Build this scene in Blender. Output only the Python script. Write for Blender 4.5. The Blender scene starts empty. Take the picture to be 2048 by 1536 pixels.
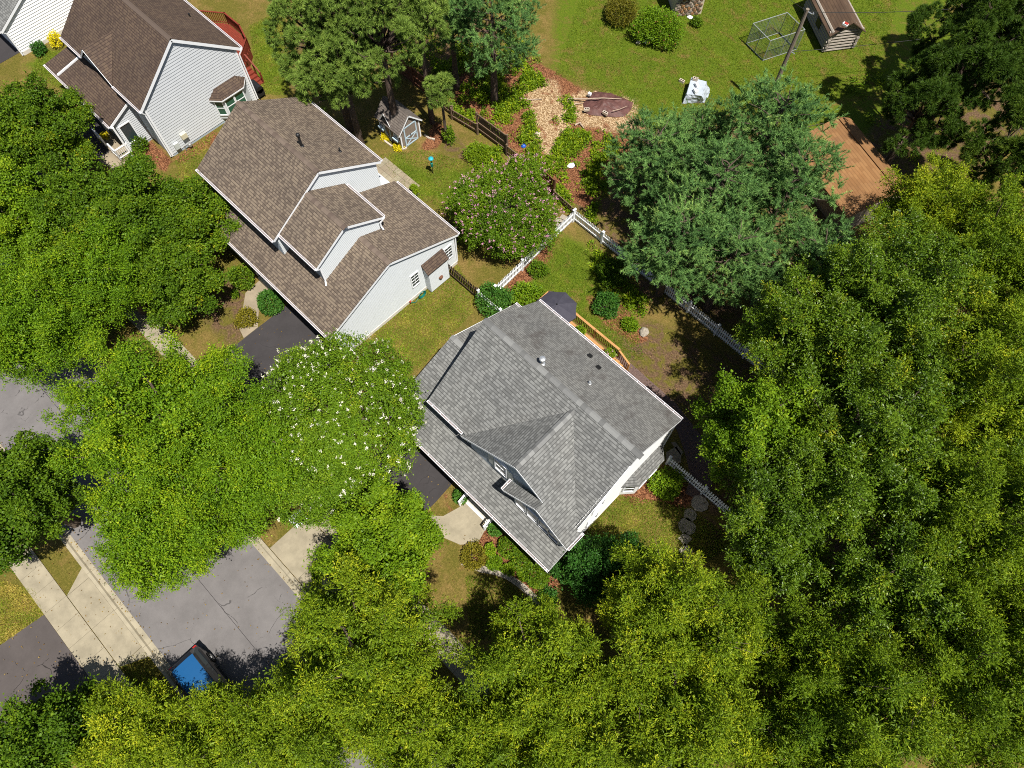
import bpy, math, random
import numpy as np
from mathutils import Vector, Matrix, noise as mnoise

R = math.radians
scene = bpy.context.scene
col = scene.collection

# ---------------------------------------------------------------- camera, sky, sun, exposure
# site frame: x runs along the street, y towards the back gardens, metres, ground at z = 0
cam_data = bpy.data.cameras.new('camera')
cam = bpy.data.objects.new('camera', cam_data)
col.objects.link(cam)
cam.location = (0, 0, 40)
cam.rotation_euler = (R(24.2), 0, R(44.4))
cam_data.sensor_width = 36
cam_data.lens = 24.98
cam_data.clip_start = 0.5
cam_data.clip_end = 1500
scene.camera = cam

SUN_EL, SUN_AZ = 67.0, -10.3
sdir = Vector((math.cos(R(SUN_EL)) * math.cos(R(SUN_AZ)), math.cos(R(SUN_EL)) * math.sin(R(SUN_AZ)), math.sin(R(SUN_EL))))
world = bpy.data.worlds.new('World')
scene.world = world
world.use_nodes = True
wn = world.node_tree.nodes
sky = wn.new('ShaderNodeTexSky')
sky.sky_type = 'NISHITA'
sky.sun_disc = False
sky.sun_elevation = R(SUN_EL)
sky.sun_rotation = math.atan2(sdir.x, sdir.y)
world.node_tree.links.new(sky.outputs[0], wn['Background'].inputs[0])
wn['Background'].inputs[1].default_value = 0.052
sun_data = bpy.data.lights.new('sun', 'SUN')
sun_data.energy = 5.0
sun_data.angle = R(0.5)
sun_data.color = (1.0, 0.96, 0.89)
sun = bpy.data.objects.new('sun', sun_data)
col.objects.link(sun)
sun.rotation_euler = sdir.to_track_quat('Z', 'Y').to_euler()
scene.view_settings.view_transform = 'Standard'
scene.view_settings.look = 'None'
scene.view_settings.exposure = 0.62
scene.view_settings.gamma = 1.0
scene.view_settings.use_curve_mapping = False
scene.cycles.filter_width = 1.0
scene.cycles.use_denoising = False
scene.cycles.max_bounces = 6
scene.cycles.transparent_max_bounces = 6

# ---------------------------------------------------------------- helpers
ORG = {}


class MB:
    """collects polygons; build() links them as one mesh object"""

    def __init__(self):
        self.v, self.f, self.uv = [], [], []

    def poly(self, pts, uv=None):
        n = len(self.v)
        self.v += [tuple(p) for p in pts]
        self.f.append(tuple(range(n, n + len(pts))))
        self.uv.append(uv)

    def obox(self, c, ex, ey, ez):
        c, ex, ey, ez = Vector(c), Vector(ex), Vector(ey), Vector(ez)
        n = len(self.v)
        for sz in (-1, 1):
            for sx, sy in ((-1, -1), (1, -1), (1, 1), (-1, 1)):
                self.v.append(tuple(c + ex * sx + ey * sy + ez * sz))
        flip = ex.cross(ey).dot(ez) < 0
        for f in ((0, 3, 2, 1), (4, 5, 6, 7), (0, 1, 5, 4), (1, 2, 6, 5), (2, 3, 7, 6), (3, 0, 4, 7)):
            f = tuple(n + i for i in f)
            self.f.append(f[::-1] if flip else f)
            self.uv.append(None)
        return self

    def box(self, x0, y0, z0, x1, y1, z1):
        return self.obox(((x0 + x1) / 2, (y0 + y1) / 2, (z0 + z1) / 2), (abs(x1 - x0) / 2, 0, 0), (0, abs(y1 - y0) / 2, 0), (0, 0, abs(z1 - z0) / 2))

    def bar(self, p, q, w, h, up=(0, 0, 1)):
        p, q = Vector(p), Vector(q)
        d = (q - p)
        L = d.length
        d = d / L
        up = Vector(up)
        if abs(d.dot(up)) > 0.98:
            up = Vector((1, 0, 0))
        s = d.cross(up).normalized()
        u = s.cross(d)
        return self.obox((p + q) / 2, d * L / 2, s * w / 2, u * h / 2)

    def tube(self, pts, rads, n=6, cap=True):
        pts = [Vector(p) for p in pts]
        if not isinstance(rads, (list, tuple)):
            rads = [rads] * len(pts)
        rings = []
        for i, p in enumerate(pts):
            d = (pts[min(i + 1, len(pts) - 1)] - pts[max(i - 1, 0)]).normalized()
            a = Vector((0, 0, 1)) if abs(d.z) < 0.9 else Vector((1, 0, 0))
            s = d.cross(a).normalized()
            u = s.cross(d)
            b = len(self.v)
            for k in range(n):
                t = 2 * math.pi * k / n
                self.v.append(tuple(p + (s * math.cos(t) + u * math.sin(t)) * rads[i]))
            rings.append(b)
        for a, b in zip(rings, rings[1:]):
            for k in range(n):
                self.f.append((a + k, b + k, b + (k + 1) % n, a + (k + 1) % n))
                self.uv.append(None)
        if cap:
            self.f.append(tuple(rings[0] + k for k in range(n)))
            self.f.append(tuple(rings[-1] + k for k in reversed(range(n))))
            self.uv += [None, None]
        return self

    def lathe(self, prof, c, n=16):
        rings = []
        for r, z in prof:
            b = len(self.v)
            for k in range(n):
                t = 2 * math.pi * k / n
                self.v.append((c[0] + r * math.cos(t), c[1] + r * math.sin(t), c[2] + z))
            rings.append(b)
        for a, b in zip(rings, rings[1:]):
            for k in range(n):
                self.f.append((a + k, a + (k + 1) % n, b + (k + 1) % n, b + k))
                self.uv.append(None)
        self.f.append(tuple(rings[0] + k for k in reversed(range(n))))
        self.f.append(tuple(rings[-1] + k for k in range(n)))
        self.uv += [None, None]
        return self

    def prism(self, xy, z0, z1):
        a = sum(xy[i][0] * xy[(i + 1) % len(xy)][1] - xy[(i + 1) % len(xy)][0] * xy[i][1] for i in range(len(xy)))
        if a < 0:
            xy = xy[::-1]
        n = len(xy)
        b = len(self.v)
        self.v += [(p[0], p[1], z0) for p in xy] + [(p[0], p[1], z1) for p in xy]
        self.f.append(tuple(b + i for i in reversed(range(n))))
        self.f.append(tuple(b + n + i for i in range(n)))
        self.uv += [None, None]
        for i in range(n):
            j = (i + 1) % n
            self.f.append((b + i, b + j, b + n + j, b + n + i))
            self.uv.append(None)
        return self

    def mesh(self, name, m, org=(0, 0, 0), smooth=False):
        me = bpy.data.meshes.new(name)
        ox, oy, oz = org
        me.from_pydata([(x - ox, y - oy, z - oz) for x, y, z in self.v], [], self.f)
        if any(u is not None for u in self.uv):
            lay = me.uv_layers.new(name='UVMap')
            k = 0
            for f, u in zip(self.f, self.uv):
                for i in range(len(f)):
                    lay.data[k].uv = u[i] if u else (0, 0)
                    k += 1
        if m is not None:
            me.materials.append(m)
        if smooth:
            me.polygons.foreach_set('use_smooth', [True] * len(me.polygons))
        return me


def link(name, me, parent=None, loc=None, rot=None):
    o = bpy.data.objects.new(name, me)
    col.objects.link(o)
    if parent is not None:
        o.parent = parent
    if loc is not None:
        o.location = loc
    if rot is not None:
        o.rotation_euler = rot
    return o


def tag(o, label=None, cat=None, group=None, kind=None):
    if label:
        o['label'] = label
    if cat:
        o['category'] = cat
    if group:
        o['group'] = group
    if kind:
        o['kind'] = kind
    return o


def thing(name, label, cat, loc=(0, 0, 0), group=None, rotz=0):
    o = link(name, None, None, loc, (0, 0, rotz))
    ORG[o.name] = tuple(loc) if not rotz else None
    return tag(o, label, cat, group)


def obj(name, mb, m, parent=None, smooth=False, local=False):
    """mesh written in site coordinates (or in the parent's own when local) under its thing"""
    if parent is None:
        xs = np.array(mb.v)
        org = (float(xs[:, 0].mean()), float(xs[:, 1].mean()), float(xs[:, 2].min()))
        o = link(name, mb.mesh(name, m, org, smooth), None, org)
        ORG[o.name] = org
    else:
        org = (0, 0, 0) if local else (ORG.get(parent.name) or (0, 0, 0))
        o = link(name, mb.mesh(name, m, org, smooth), parent)
        ORG[o.name] = org
    return o


def piece(name, me, parent, loc, rot=(0, 0, 0), scale=(1, 1, 1)):
    """one of many alike pieces sharing a mesh; loc in site coordinates"""
    org = ORG.get(parent.name) or (0, 0, 0)
    o = link(name, me, parent, (loc[0] - org[0], loc[1] - org[1], loc[2] - org[2]), rot)
    o.scale = scale
    return o


def structure(name, mb, m, smooth=False, label=None):
    o = obj(name, mb, m, None, smooth)
    o['kind'] = 'structure'
    if label:
        o['label'] = label
    return o


def copy_tree(o, parent=None):
    c = o.copy()
    col.objects.link(c)
    if parent is not None:
        c.parent = parent
    for ch in list(o.children):
        copy_tree(ch, c)
    return c


# ---------------------------------------------------------------- materials
class NG:
    def __init__(self, name):
        self.m = bpy.data.materials.new(name)
        self.m.use_nodes = True
        self.nt = self.m.node_tree
        self.b = self.nt.nodes['Principled BSDF']
        self.out = self.nt.nodes['Material Output']

    def n(self, t, **kw):
        nd = self.nt.nodes.new(t)
        for k, v in kw.items():
            setattr(nd, k, v)
        return nd

    def l(self, a, b):
        self.nt.links.new(a, b)

    def coord(self, which='Object'):
        return self.n('ShaderNodeTexCoord').outputs[which]

    def mapping(self, vec, scale=(1, 1, 1), rot=(0, 0, 0)):
        mp = self.n('ShaderNodeMapping')
        self.l(vec, mp.inputs[0])
        mp.inputs['Scale'].default_value = scale
        mp.inputs['Rotation'].default_value = rot
        return mp.outputs[0]

    def noise(self, vec, scale, detail=3, rough=0.6, dist=0.0):
        nd = self.n('ShaderNodeTexNoise')
        self.l(vec, nd.inputs['Vector'])
        nd.inputs['Scale'].default_value = scale
        nd.inputs['Detail'].default_value = detail
        nd.inputs['Roughness'].default_value = rough
        nd.inputs['Distortion'].default_value = dist
        return nd.outputs['Fac']

    def ramp(self, fac, stops, interp='LINEAR'):
        nd = self.n('ShaderNodeValToRGB')
        nd.color_ramp.interpolation = interp
        el = nd.color_ramp.elements
        while len(el) < len(stops):
            el.new(0.5)
        for e, (p, c) in zip(el, stops):
            e.position = p
            e.color = (*c, 1) if len(c) == 3 else c
        self.l(fac, nd.inputs[0])
        return nd.outputs[0]

    def math(self, op, a, b=None, c=None, clamp=False):
        nd = self.n('ShaderNodeMath', operation=op, use_clamp=clamp)
        for i, x in enumerate((a, b, c)):
            if x is None:
                continue
            if isinstance(x, (int, float)):
                nd.inputs[i].default_value = x
            else:
                self.l(x, nd.inputs[i])
        return nd.outputs[0]

    def mix(self, fac, a, b, blend='MIX'):
        nd = self.n('ShaderNodeMix', data_type='RGBA', blend_type=blend)
        for i, x in ((0, fac), (6, a), (7, b)):
            if isinstance(x, (int, float)):
                nd.inputs[i].default_value = x
            elif isinstance(x, tuple):
                nd.inputs[i].default_value = (*x, 1)
            else:
                self.l(x, nd.inputs[i])
        return nd.outputs[2]

    def smooth(self, x, lo, hi):
        nd = self.n('ShaderNodeMapRange', interpolation_type='SMOOTHSTEP')
        self.l(x, nd.inputs[0])
        nd.inputs[1].default_value = lo
        nd.inputs[2].default_value = hi
        return nd.outputs[0]

    def bump(self, h, strength=0.3, dist=0.02):
        nd = self.n('ShaderNodeBump')
        nd.inputs['Strength'].default_value = strength
        nd.inputs['Distance'].default_value = dist
        self.l(h, nd.inputs['Height'])
        self.l(nd.outputs[0], self.b.inputs['Normal'])

    def done(self, color, rough=0.8, spec=0.3, metal=0.0):
        if isinstance(color, tuple):
            self.b.inputs['Base Color'].default_value = (*color, 1)
        else:
            self.l(color, self.b.inputs['Base Color'])
        self.b.inputs['Roughness'].default_value = rough
        self.b.inputs['Specular IOR Level'].default_value = spec
        self.b.inputs['Metallic'].default_value = metal
        return self.m


def plain(name, c1, c2=None, scale=6, rough=0.75, spec=0.3, metal=0.0, bump=0.15, stretch=(1, 1, 1), detail=4):
    g = NG(name)
    if c2 is None:
        c2 = tuple(x * 0.8 for x in c1)
    v = g.mapping(g.coord(), stretch)
    n = g.noise(v, scale, detail)
    c = g.ramp(n, [(0.3, c2), (0.7, c1)])
    if bump:
        g.bump(n, bump, 0.01)
    return g.done(c, rough, spec, metal)


def shingle(name, cols, row=0.165, tab=0.125, stain=0.25, stain_col=(0.07, 0.06, 0.055), butt=0.68):
    g = NG(name)
    uv = g.n('ShaderNodeSeparateXYZ')
    g.l(g.coord('UV'), uv.inputs[0])
    u, v = uv.outputs[0], uv.outputs[1]
    rv = g.math('DIVIDE', v, row)
    ri = g.math('FLOOR', rv)
    fr = g.math('FRACT', rv)
    w1 = g.n('ShaderNodeTexWhiteNoise', noise_dimensions='1D')
    g.l(ri, w1.inputs['W'])
    uo = g.math('ADD', g.math('DIVIDE', u, tab), g.math('MULTIPLY', w1.outputs[0], 9.0))
    ui = g.math('FLOOR', uo)
    cv = g.n('ShaderNodeCombineXYZ')
    g.l(ui, cv.inputs[0])
    g.l(ri, cv.inputs[1])
    w2 = g.n('ShaderNodeTexWhiteNoise', noise_dimensions='2D')
    g.l(cv.outputs[0], w2.inputs['Vector'])
    c = g.ramp(w2.outputs[0], [(0.0, cols[0]), (0.34, cols[1]), (0.62, cols[2]), (0.86, cols[1])], 'CONSTANT')
    grit = g.noise(g.coord('UV'), 45, 2)
    c = g.mix(0.45, c, g.ramp(grit, [(0.3, tuple(x * 0.55 for x in cols[1])), (0.7, tuple(min(1, x * 1.35) for x in cols[1]))]))
    # shadow under the butt edge of every course, painted in as a dark strip
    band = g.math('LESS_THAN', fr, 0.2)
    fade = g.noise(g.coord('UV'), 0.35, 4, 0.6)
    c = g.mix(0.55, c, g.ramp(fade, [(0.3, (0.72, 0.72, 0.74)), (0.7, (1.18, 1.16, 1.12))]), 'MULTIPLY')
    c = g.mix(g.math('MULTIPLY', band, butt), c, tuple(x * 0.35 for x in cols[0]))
    # algae streaks running down the slope
    st = g.noise(g.mapping(g.coord('UV'), (0.9, 0.35, 1)), 1.1, 5, 0.65)
    sf = g.math('MULTIPLY', g.smooth(st, 0.5, 0.75), stain)
    c = g.mix(sf, c, stain_col)
    h = g.math('ADD', g.math('MULTIPLY', g.math('SUBTRACT', 1.0, fr), 0.7), g.math('MULTIPLY', w2.outputs[0], 0.3))
    g.bump(h, 0.6, 0.012)
    return g.done(c, 0.9, 0.2)


def leafmat(name, stops, trans=0.2, rough=0.5, spec=0.14, gain=1.62):
    stops = [(q, (c[0] * gain, c[1] * gain, c[2] * gain * 0.6)) for q, c in stops]
    g = NG(name)
    a = g.n('ShaderNodeAttribute', attribute_name='tint')
    b = g.n('ShaderNodeAttribute', attribute_name='itint', attribute_type='INSTANCER')
    c = g.ramp(g.math('ADD', a.outputs['Fac'], b.outputs['Fac']), stops)
    g.done(c, rough, spec)
    t = g.n('ShaderNodeBsdfTranslucent')
    tc = g.mix(1.0, c, (1.2, 1.25, 0.4), 'MULTIPLY')
    g.l(tc, t.inputs['Color'])
    mx = g.n('ShaderNodeMixShader')
    mx.inputs[0].default_value = trans
    g.l(g.b.outputs[0], mx.inputs[1])
    g.l(t.outputs[0], mx.inputs[2])
    g.l(mx.outputs[0], g.out.inputs['Surface'])
    return g.m


M = {}
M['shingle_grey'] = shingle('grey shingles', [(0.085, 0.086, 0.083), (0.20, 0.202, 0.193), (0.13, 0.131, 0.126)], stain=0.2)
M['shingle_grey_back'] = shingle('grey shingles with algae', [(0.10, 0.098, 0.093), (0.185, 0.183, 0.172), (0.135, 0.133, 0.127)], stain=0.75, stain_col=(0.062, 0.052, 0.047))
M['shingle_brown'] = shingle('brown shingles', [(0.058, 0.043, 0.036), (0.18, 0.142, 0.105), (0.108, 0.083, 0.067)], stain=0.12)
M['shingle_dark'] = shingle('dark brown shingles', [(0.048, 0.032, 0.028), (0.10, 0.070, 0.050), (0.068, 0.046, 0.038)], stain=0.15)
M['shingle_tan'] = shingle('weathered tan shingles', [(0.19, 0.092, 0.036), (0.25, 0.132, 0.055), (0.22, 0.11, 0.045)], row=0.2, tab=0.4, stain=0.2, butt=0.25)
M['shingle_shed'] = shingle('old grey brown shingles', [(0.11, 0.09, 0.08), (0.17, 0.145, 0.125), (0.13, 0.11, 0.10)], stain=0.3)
M['cap_grey'] = [plain('grey ridge cap a', (0.235, 0.236, 0.226), (0.19, 0.19, 0.183), 30, 0.9, 0.2), plain('grey ridge cap b', (0.15, 0.15, 0.145), (0.12, 0.12, 0.116), 30, 0.9, 0.2), plain('grey ridge cap c', (0.19, 0.19, 0.184), (0.15, 0.15, 0.145), 30, 0.9, 0.2)]
M['cap_brown'] = [plain('brown ridge cap a', (0.17, 0.13, 0.10), (0.13, 0.10, 0.08), 30, 0.9, 0.2), plain('brown ridge cap b', (0.12, 0.09, 0.072), (0.095, 0.07, 0.056), 30, 0.9, 0.2), plain('brown ridge cap c', (0.145, 0.11, 0.086), (0.11, 0.083, 0.066), 30, 0.9, 0.2)]
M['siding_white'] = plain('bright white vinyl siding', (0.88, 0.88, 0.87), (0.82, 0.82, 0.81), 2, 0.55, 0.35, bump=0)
M['siding_shade'] = plain('shade toned vinyl siding', (0.37, 0.43, 0.49), (0.34, 0.40, 0.46), 2, 0.55, 0.35, bump=0)  # blue grey shade of the front walls, put into the siding colour
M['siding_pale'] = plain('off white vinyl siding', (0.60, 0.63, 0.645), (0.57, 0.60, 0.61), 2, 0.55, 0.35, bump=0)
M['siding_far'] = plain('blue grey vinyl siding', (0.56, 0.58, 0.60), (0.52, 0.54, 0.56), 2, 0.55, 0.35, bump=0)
M['trim'] = plain('white trim paint', (0.82, 0.83, 0.84), (0.76, 0.77, 0.79), 4, 0.5, 0.4, bump=0)
M['gutter'] = plain('white aluminium gutter', (0.78, 0.77, 0.79), (0.7, 0.68, 0.72), 4, 0.4, 0.5, bump=0)
M['gutter_in'] = plain('gutter bottom with leaf litter', (0.30, 0.27, 0.26), (0.15, 0.12, 0.11), 20, 0.9)
M['glass'] = NG('window glass').done((0.03, 0.045, 0.05), 0.06, 0.6)
M['glass_tree_reflection'] = NG('tree reflection window glass').done((0.03, 0.10, 0.065), 0.08, 0.6)  # reflected trees painted as a green glass colour
M['foundation'] = plain('pale concrete foundation', (0.66, 0.62, 0.55), (0.55, 0.51, 0.45), 5, 0.85)
M['black'] = plain('black painted metal', (0.015, 0.015, 0.017), (0.01, 0.01, 0.01), 8, 0.5, 0.4)
M['steel'] = plain('galvanised steel', (0.62, 0.63, 0.63), (0.45, 0.46, 0.46), 10, 0.35, 0.5, 0.7)
M['cedar'] = plain('honey coloured deck wood', (0.46, 0.25, 0.09), (0.34, 0.17, 0.06), 5, 0.65, 0.3, stretch=(0.4, 6, 6))
M['cedar_rail'] = plain('brown stained railing wood', (0.27, 0.14, 0.055), (0.17, 0.085, 0.035), 5, 0.65, 0.3)
M['red_deck'] = plain('red stained deck wood', (0.20, 0.035, 0.018), (0.14, 0.024, 0.013), 5, 0.6, 0.3)
M['picket'] = plain('white vinyl picket', (0.80, 0.81, 0.82), (0.68, 0.70, 0.71), 5, 0.5, 0.4, bump=0)
M['fence_brown'] = plain('weathered brown fence wood', (0.20, 0.135, 0.085), (0.11, 0.075, 0.05), 6, 0.85, 0.2, stretch=(3, 3, 0.6))
M['fence_red'] = plain('reddish stained fence wood', (0.17, 0.075, 0.04), (0.10, 0.045, 0.028), 6, 0.8, 0.2, stretch=(3, 3, 0.6))
M['fence_dark'] = plain('dark stained picket wood', (0.075, 0.05, 0.03), (0.045, 0.03, 0.02), 6, 0.8, 0.2, stretch=(3, 3, 0.6))
M['bark'] = plain('grey brown bark', (0.16, 0.12, 0.09), (0.07, 0.052, 0.04), 9, 0.9, 0.1, bump=0.6, stretch=(2, 2, 0.5))
M['bark_pine'] = plain('pine bark', (0.13, 0.095, 0.075), (0.06, 0.043, 0.034), 9, 0.9, 0.1, bump=0.6, stretch=(2, 2, 0.5))
M['pole'] = plain('weathered utility pole wood', (0.25, 0.21, 0.165), (0.15, 0.12, 0.09), 5, 0.85, 0.2, stretch=(4, 4, 0.25))
M['cable'] = plain('black cable', (0.03, 0.03, 0.03), (0.02, 0.02, 0.02), 3, 0.6)
M['terracotta'] = plain('terracotta', (0.36, 0.12, 0.06), (0.27, 0.085, 0.045), 8, 0.8)
M['soil'] = plain('dark potting soil', (0.05, 0.033, 0.022), (0.02, 0.014, 0.01), 25, 0.95)
M['umbrella'] = plain('charcoal umbrella fabric', (0.052, 0.05, 0.066), (0.04, 0.038, 0.052), 3, 0.75, 0.25)
M['stone'] = plain('grey tan flagstone', (0.34, 0.30, 0.24), (0.22, 0.19, 0.15), 7, 0.85, bump=0.5)
M['block'] = plain('pale concrete block', (0.52, 0.44, 0.36), (0.40, 0.34, 0.27), 12, 0.9, bump=0.4)
M['teal'] = plain('teal hose', (0.01, 0.17, 0.13), (0.008, 0.12, 0.10), 8, 0.45)
M['turquoise'] = plain('turquoise plastic', (0.02, 0.36, 0.42), (0.02, 0.28, 0.34), 8, 0.35)
M['red'] = plain('red plastic', (0.45, 0.04, 0.03), (0.35, 0.03, 0.02), 8, 0.4)
M['meter'] = plain('pale grey meter box', (0.55, 0.58, 0.56), (0.45, 0.48, 0.46), 8, 0.5)
M['cream'] = plain('cream metal box', (0.62, 0.58, 0.42), (0.55, 0.5, 0.37), 8, 0.5)
M['shed_wall'] = plain('brown grey shed board', (0.26, 0.21, 0.165), (0.17, 0.135, 0.11), 6, 0.8, stretch=(3, 3, 0.5))
M['log'] = plain('weathered silver log', (0.40, 0.36, 0.30), (0.16, 0.13, 0.11), 7, 0.85, bump=0.5, stretch=(0.5, 4, 4))
M['log_dark'] = plain('dark gable boards', (0.12, 0.105, 0.09), (0.05, 0.042, 0.036), 7, 0.85, bump=0.4)
M['tarp_grey'] = plain('silver grey tarp', (0.42, 0.46, 0.50), (0.33, 0.37, 0.42), 4, 0.4, 0.5)
M['tarp_brown'] = plain('maroon brown tarp', (0.125, 0.055, 0.045), (0.07, 0.03, 0.026), 4, 0.6, 0.3, bump=0.3)
M['dead_wood'] = plain('dry bleached branch', (0.46, 0.37, 0.28), (0.30, 0.22, 0.16), 9, 0.85)
M['blue'] = plain('blue plastic', (0.02, 0.10, 0.45), (0.015, 0.07, 0.35), 8, 0.4)
M['car_dark'] = NG('black car paint').done((0.008, 0.009, 0.011), 0.18, 0.6)
M['car_blue'] = NG('blue car roof paint').done((0.008, 0.07, 0.19), 0.3, 0.5)
M['rubber'] = plain('tyre rubber', (0.02, 0.02, 0.02), (0.015, 0.015, 0.015), 8, 0.9)
M['lamp_red'] = NG('red tail lamp plastic').done((0.35, 0.015, 0.012), 0.2, 0.5)
M['cage_pipe'] = plain('dull galvanised pipe', (0.34, 0.36, 0.35), (0.24, 0.26, 0.25), 10, 0.5, 0.4, 0.3)
M['wire'] = plain('green grey wire mesh', (0.16, 0.20, 0.17), (0.12, 0.15, 0.13), 8, 0.5, 0.4, 0.3)

# ---------------------------------------------------------------- the ground, one sheet to the horizon
def inpoly(P, poly):
    x, y = P[:, 0], P[:, 1]
    ins = np.zeros(len(P), bool)
    dist = np.full(len(P), 1e9)
    n = len(poly)
    for i in range(n):
        (x0, y0), (x1, y1) = poly[i][:2], poly[(i + 1) % n][:2]
        c = ((y0 > y) != (y1 > y)) & (x < (x1 - x0) * (y - y0) / ((y1 - y0) if abs(y1 - y0) > 1e-9 else 1e-9) + x0)
        ins ^= c
        dx, dy = x1 - x0, y1 - y0
        t = np.clip(((x - x0) * dx + (y - y0) * dy) / (dx * dx + dy * dy + 1e-12), 0, 1)
        dist = np.minimum(dist, np.hypot(x - x0 - t * dx, y - y0 - t * dy))
    return np.where(ins, dist, -dist)          # signed distance, positive inside


Z_GREEN = [[(-29.22, 34.03, 0.00), (-33.29, 38.96, 0.00), (-36.27, 42.77, 0.00), (-13.62, 66.70, 0.00), (-3.60, 64.83, 0.00), (-5.07, 39.92, 0.00), (-13.26, 38.19, 0.00), (-19.76, 34.13, 0.00), (-23.76, 35.39, 0.00)],
           [(-31.90, 19.94, 0.00), (-28.31, 20.56, 0.00), (-26.25, 23.53, 0.00), (-23.55, 19.43, 0.00), (-28.68, 18.02, 0.00)],
           [(-17.79, 23.32, 0.00), (-14.02, 24.18, 0.00), (-11.00, 20.70, 0.00), (-15.94, 17.95, 0.00), (-17.00, 19.06, 0.00)],
           [(-15.24, 18.64, 0.00), (-12.18, 20.58, 0.00), (-7.78, 19.85, 0.00), (-7.55, 19.10, 0.00)],
           [(-58.40, 5.82, 0.00), (-58.66, 8.59, 0.00), (-52.19, 6.84, 0.00), (-55.62, 6.34, 0.00)],
           [(-49.06, 20.32, 0.00), (-49.17, 23.41, 0.00), (-41.57, 17.95, 0.00), (-43.33, 16.94, 0.00)]]
Z_MULCH = [[(-10.54, 5.23, 0.00), (-7.44, 4.04, 0.00), (-6.65, 3.08, 0.00), (-5.63, 3.81, 0.00), (-3.42, 4.70, 0.00), (-1.89, 4.87, 0.00), (-2.69, 7.14, 0.00), (-6.73, 6.31, 0.00), (-7.64, 5.82, 0.00), (-7.44, 4.62, 0.00), (-8.04, 3.84, 0.00)],
           [(-13.63, 20.74, 0.00), (-11.75, 22.06, 0.00), (-8.46, 21.16, 0.00), (-8.91, 20.22, 0.00), (-11.69, 20.03, 0.00)],
           [(-3.11, 12.29, 0.00), (-2.51, 15.40, 0.00), (0.26, 15.18, 0.00), (-0.19, 13.92, 0.00), (-1.38, 13.57, 0.00), (-2.42, 12.14, 0.00)],
           [(-34.23, 29.49, 0.00), (-31.52, 33.64, 0.00), (-28.13, 33.99, 0.00), (-25.11, 34.06, 0.00), (-22.89, 35.53, 0.00), (-19.76, 34.13, 0.00), (-19.15, 29.53, 0.00), (-17.97, 26.08, 0.00), (-20.59, 25.33, 0.00), (-24.01, 26.37, 0.00), (-31.22, 25.29, 0.00)],
           [(-18.88, 22.25, 0.00), (-18.45, 23.54, 0.00), (-17.13, 21.13, 0.00), (-16.90, 17.54, 0.00), (-17.64, 17.35, 0.00)],
           [(-30.34, 21.46, 0.00), (-31.66, 24.17, 0.00), (-30.16, 24.28, 0.00), (-29.57, 22.22, 0.00)], [(-45.78, 8.32, 0.00), (-42.38, 8.38, 0.00), (-41.80, 7.35, 0.00), (-45.49, 7.28, 0.00)], [(-42.38, 8.38, 0.00), (-42.43, 12.14, 0.00), (-41.47, 11.88, 0.00), (-41.61, 8.49, 0.00)]]
Z_CHIPS = [[(-29.46, 31.23, 0.00), (-28.05, 33.34, 0.00), (-24.51, 31.17, 0.00), (-21.90, 27.79, 0.00), (-22.20, 26.54, 0.00), (-25.04, 27.97, 0.00)],
           [(-26.66, 31.84, 0.00), (-25.45, 34.44, 0.00), (-22.36, 36.06, 0.00), (-19.89, 34.01, 0.00), (-21.96, 32.19, 0.00), (-25.04, 30.65, 0.00)]]
Z_SOIL = [[(-32.46, 3.92, 0.00), (-31.87, 5.31, 0.00), (-29.05, 5.64, 0.00), (-27.55, 4.50, 0.00), (-26.71, 2.30, 0.00), (-29.54, 2.04, 0.00)],
          [(-30.93, 23.40, 0.00), (-29.96, 24.35, 0.00), (-27.29, 23.80, 0.00), (-27.44, 22.69, 0.00), (-29.91, 22.54, 0.00)],
          [(-10.76, 20.43, 0.00), (-9.39, 22.28, 0.00), (-3.07, 24.46, 0.00), (-0.13, 23.54, 0.00), (5.56, 15.60, 0.00), (2.61, 13.10, 0.00), (-3.05, 17.94, 0.00), (-7.33, 18.36, 0.00)],
          [(-48.94, 25.27, 0.00), (-41.94, 35.48, 0.00), (-34.86, 34.23, 0.00), (-32.16, 31.52, 0.00), (-33.21, 26.14, 0.00), (-38.39, 24.67, 0.00), (-41.70, 18.53, 0.00)],
          [(-7.03, 52.48, 0.00), (-5.38, 56.26, 0.00), (-0.05, 57.90, 0.00), (-0.13, 43.55, 0.00), (-5.53, 43.19, 0.00), (-7.83, 44.16, 0.00), (-8.37, 47.67, 0.00)],
          [(-23.10, 28.56, 0.00), (-16.11, 40.78, 0.00), (-7.31, 42.08, 0.00), (-1.82, 36.13, 0.00), (-1.24, 27.23, 0.00), (-10.82, 22.97, 0.00), (-17.61, 24.66, 0.00)],
          [(-2.14, 26.35, 0.00), (6.41, 45.31, 0.00), (22.55, 19.09, 0.00), (11.56, 7.22, 0.00)]]


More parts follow.
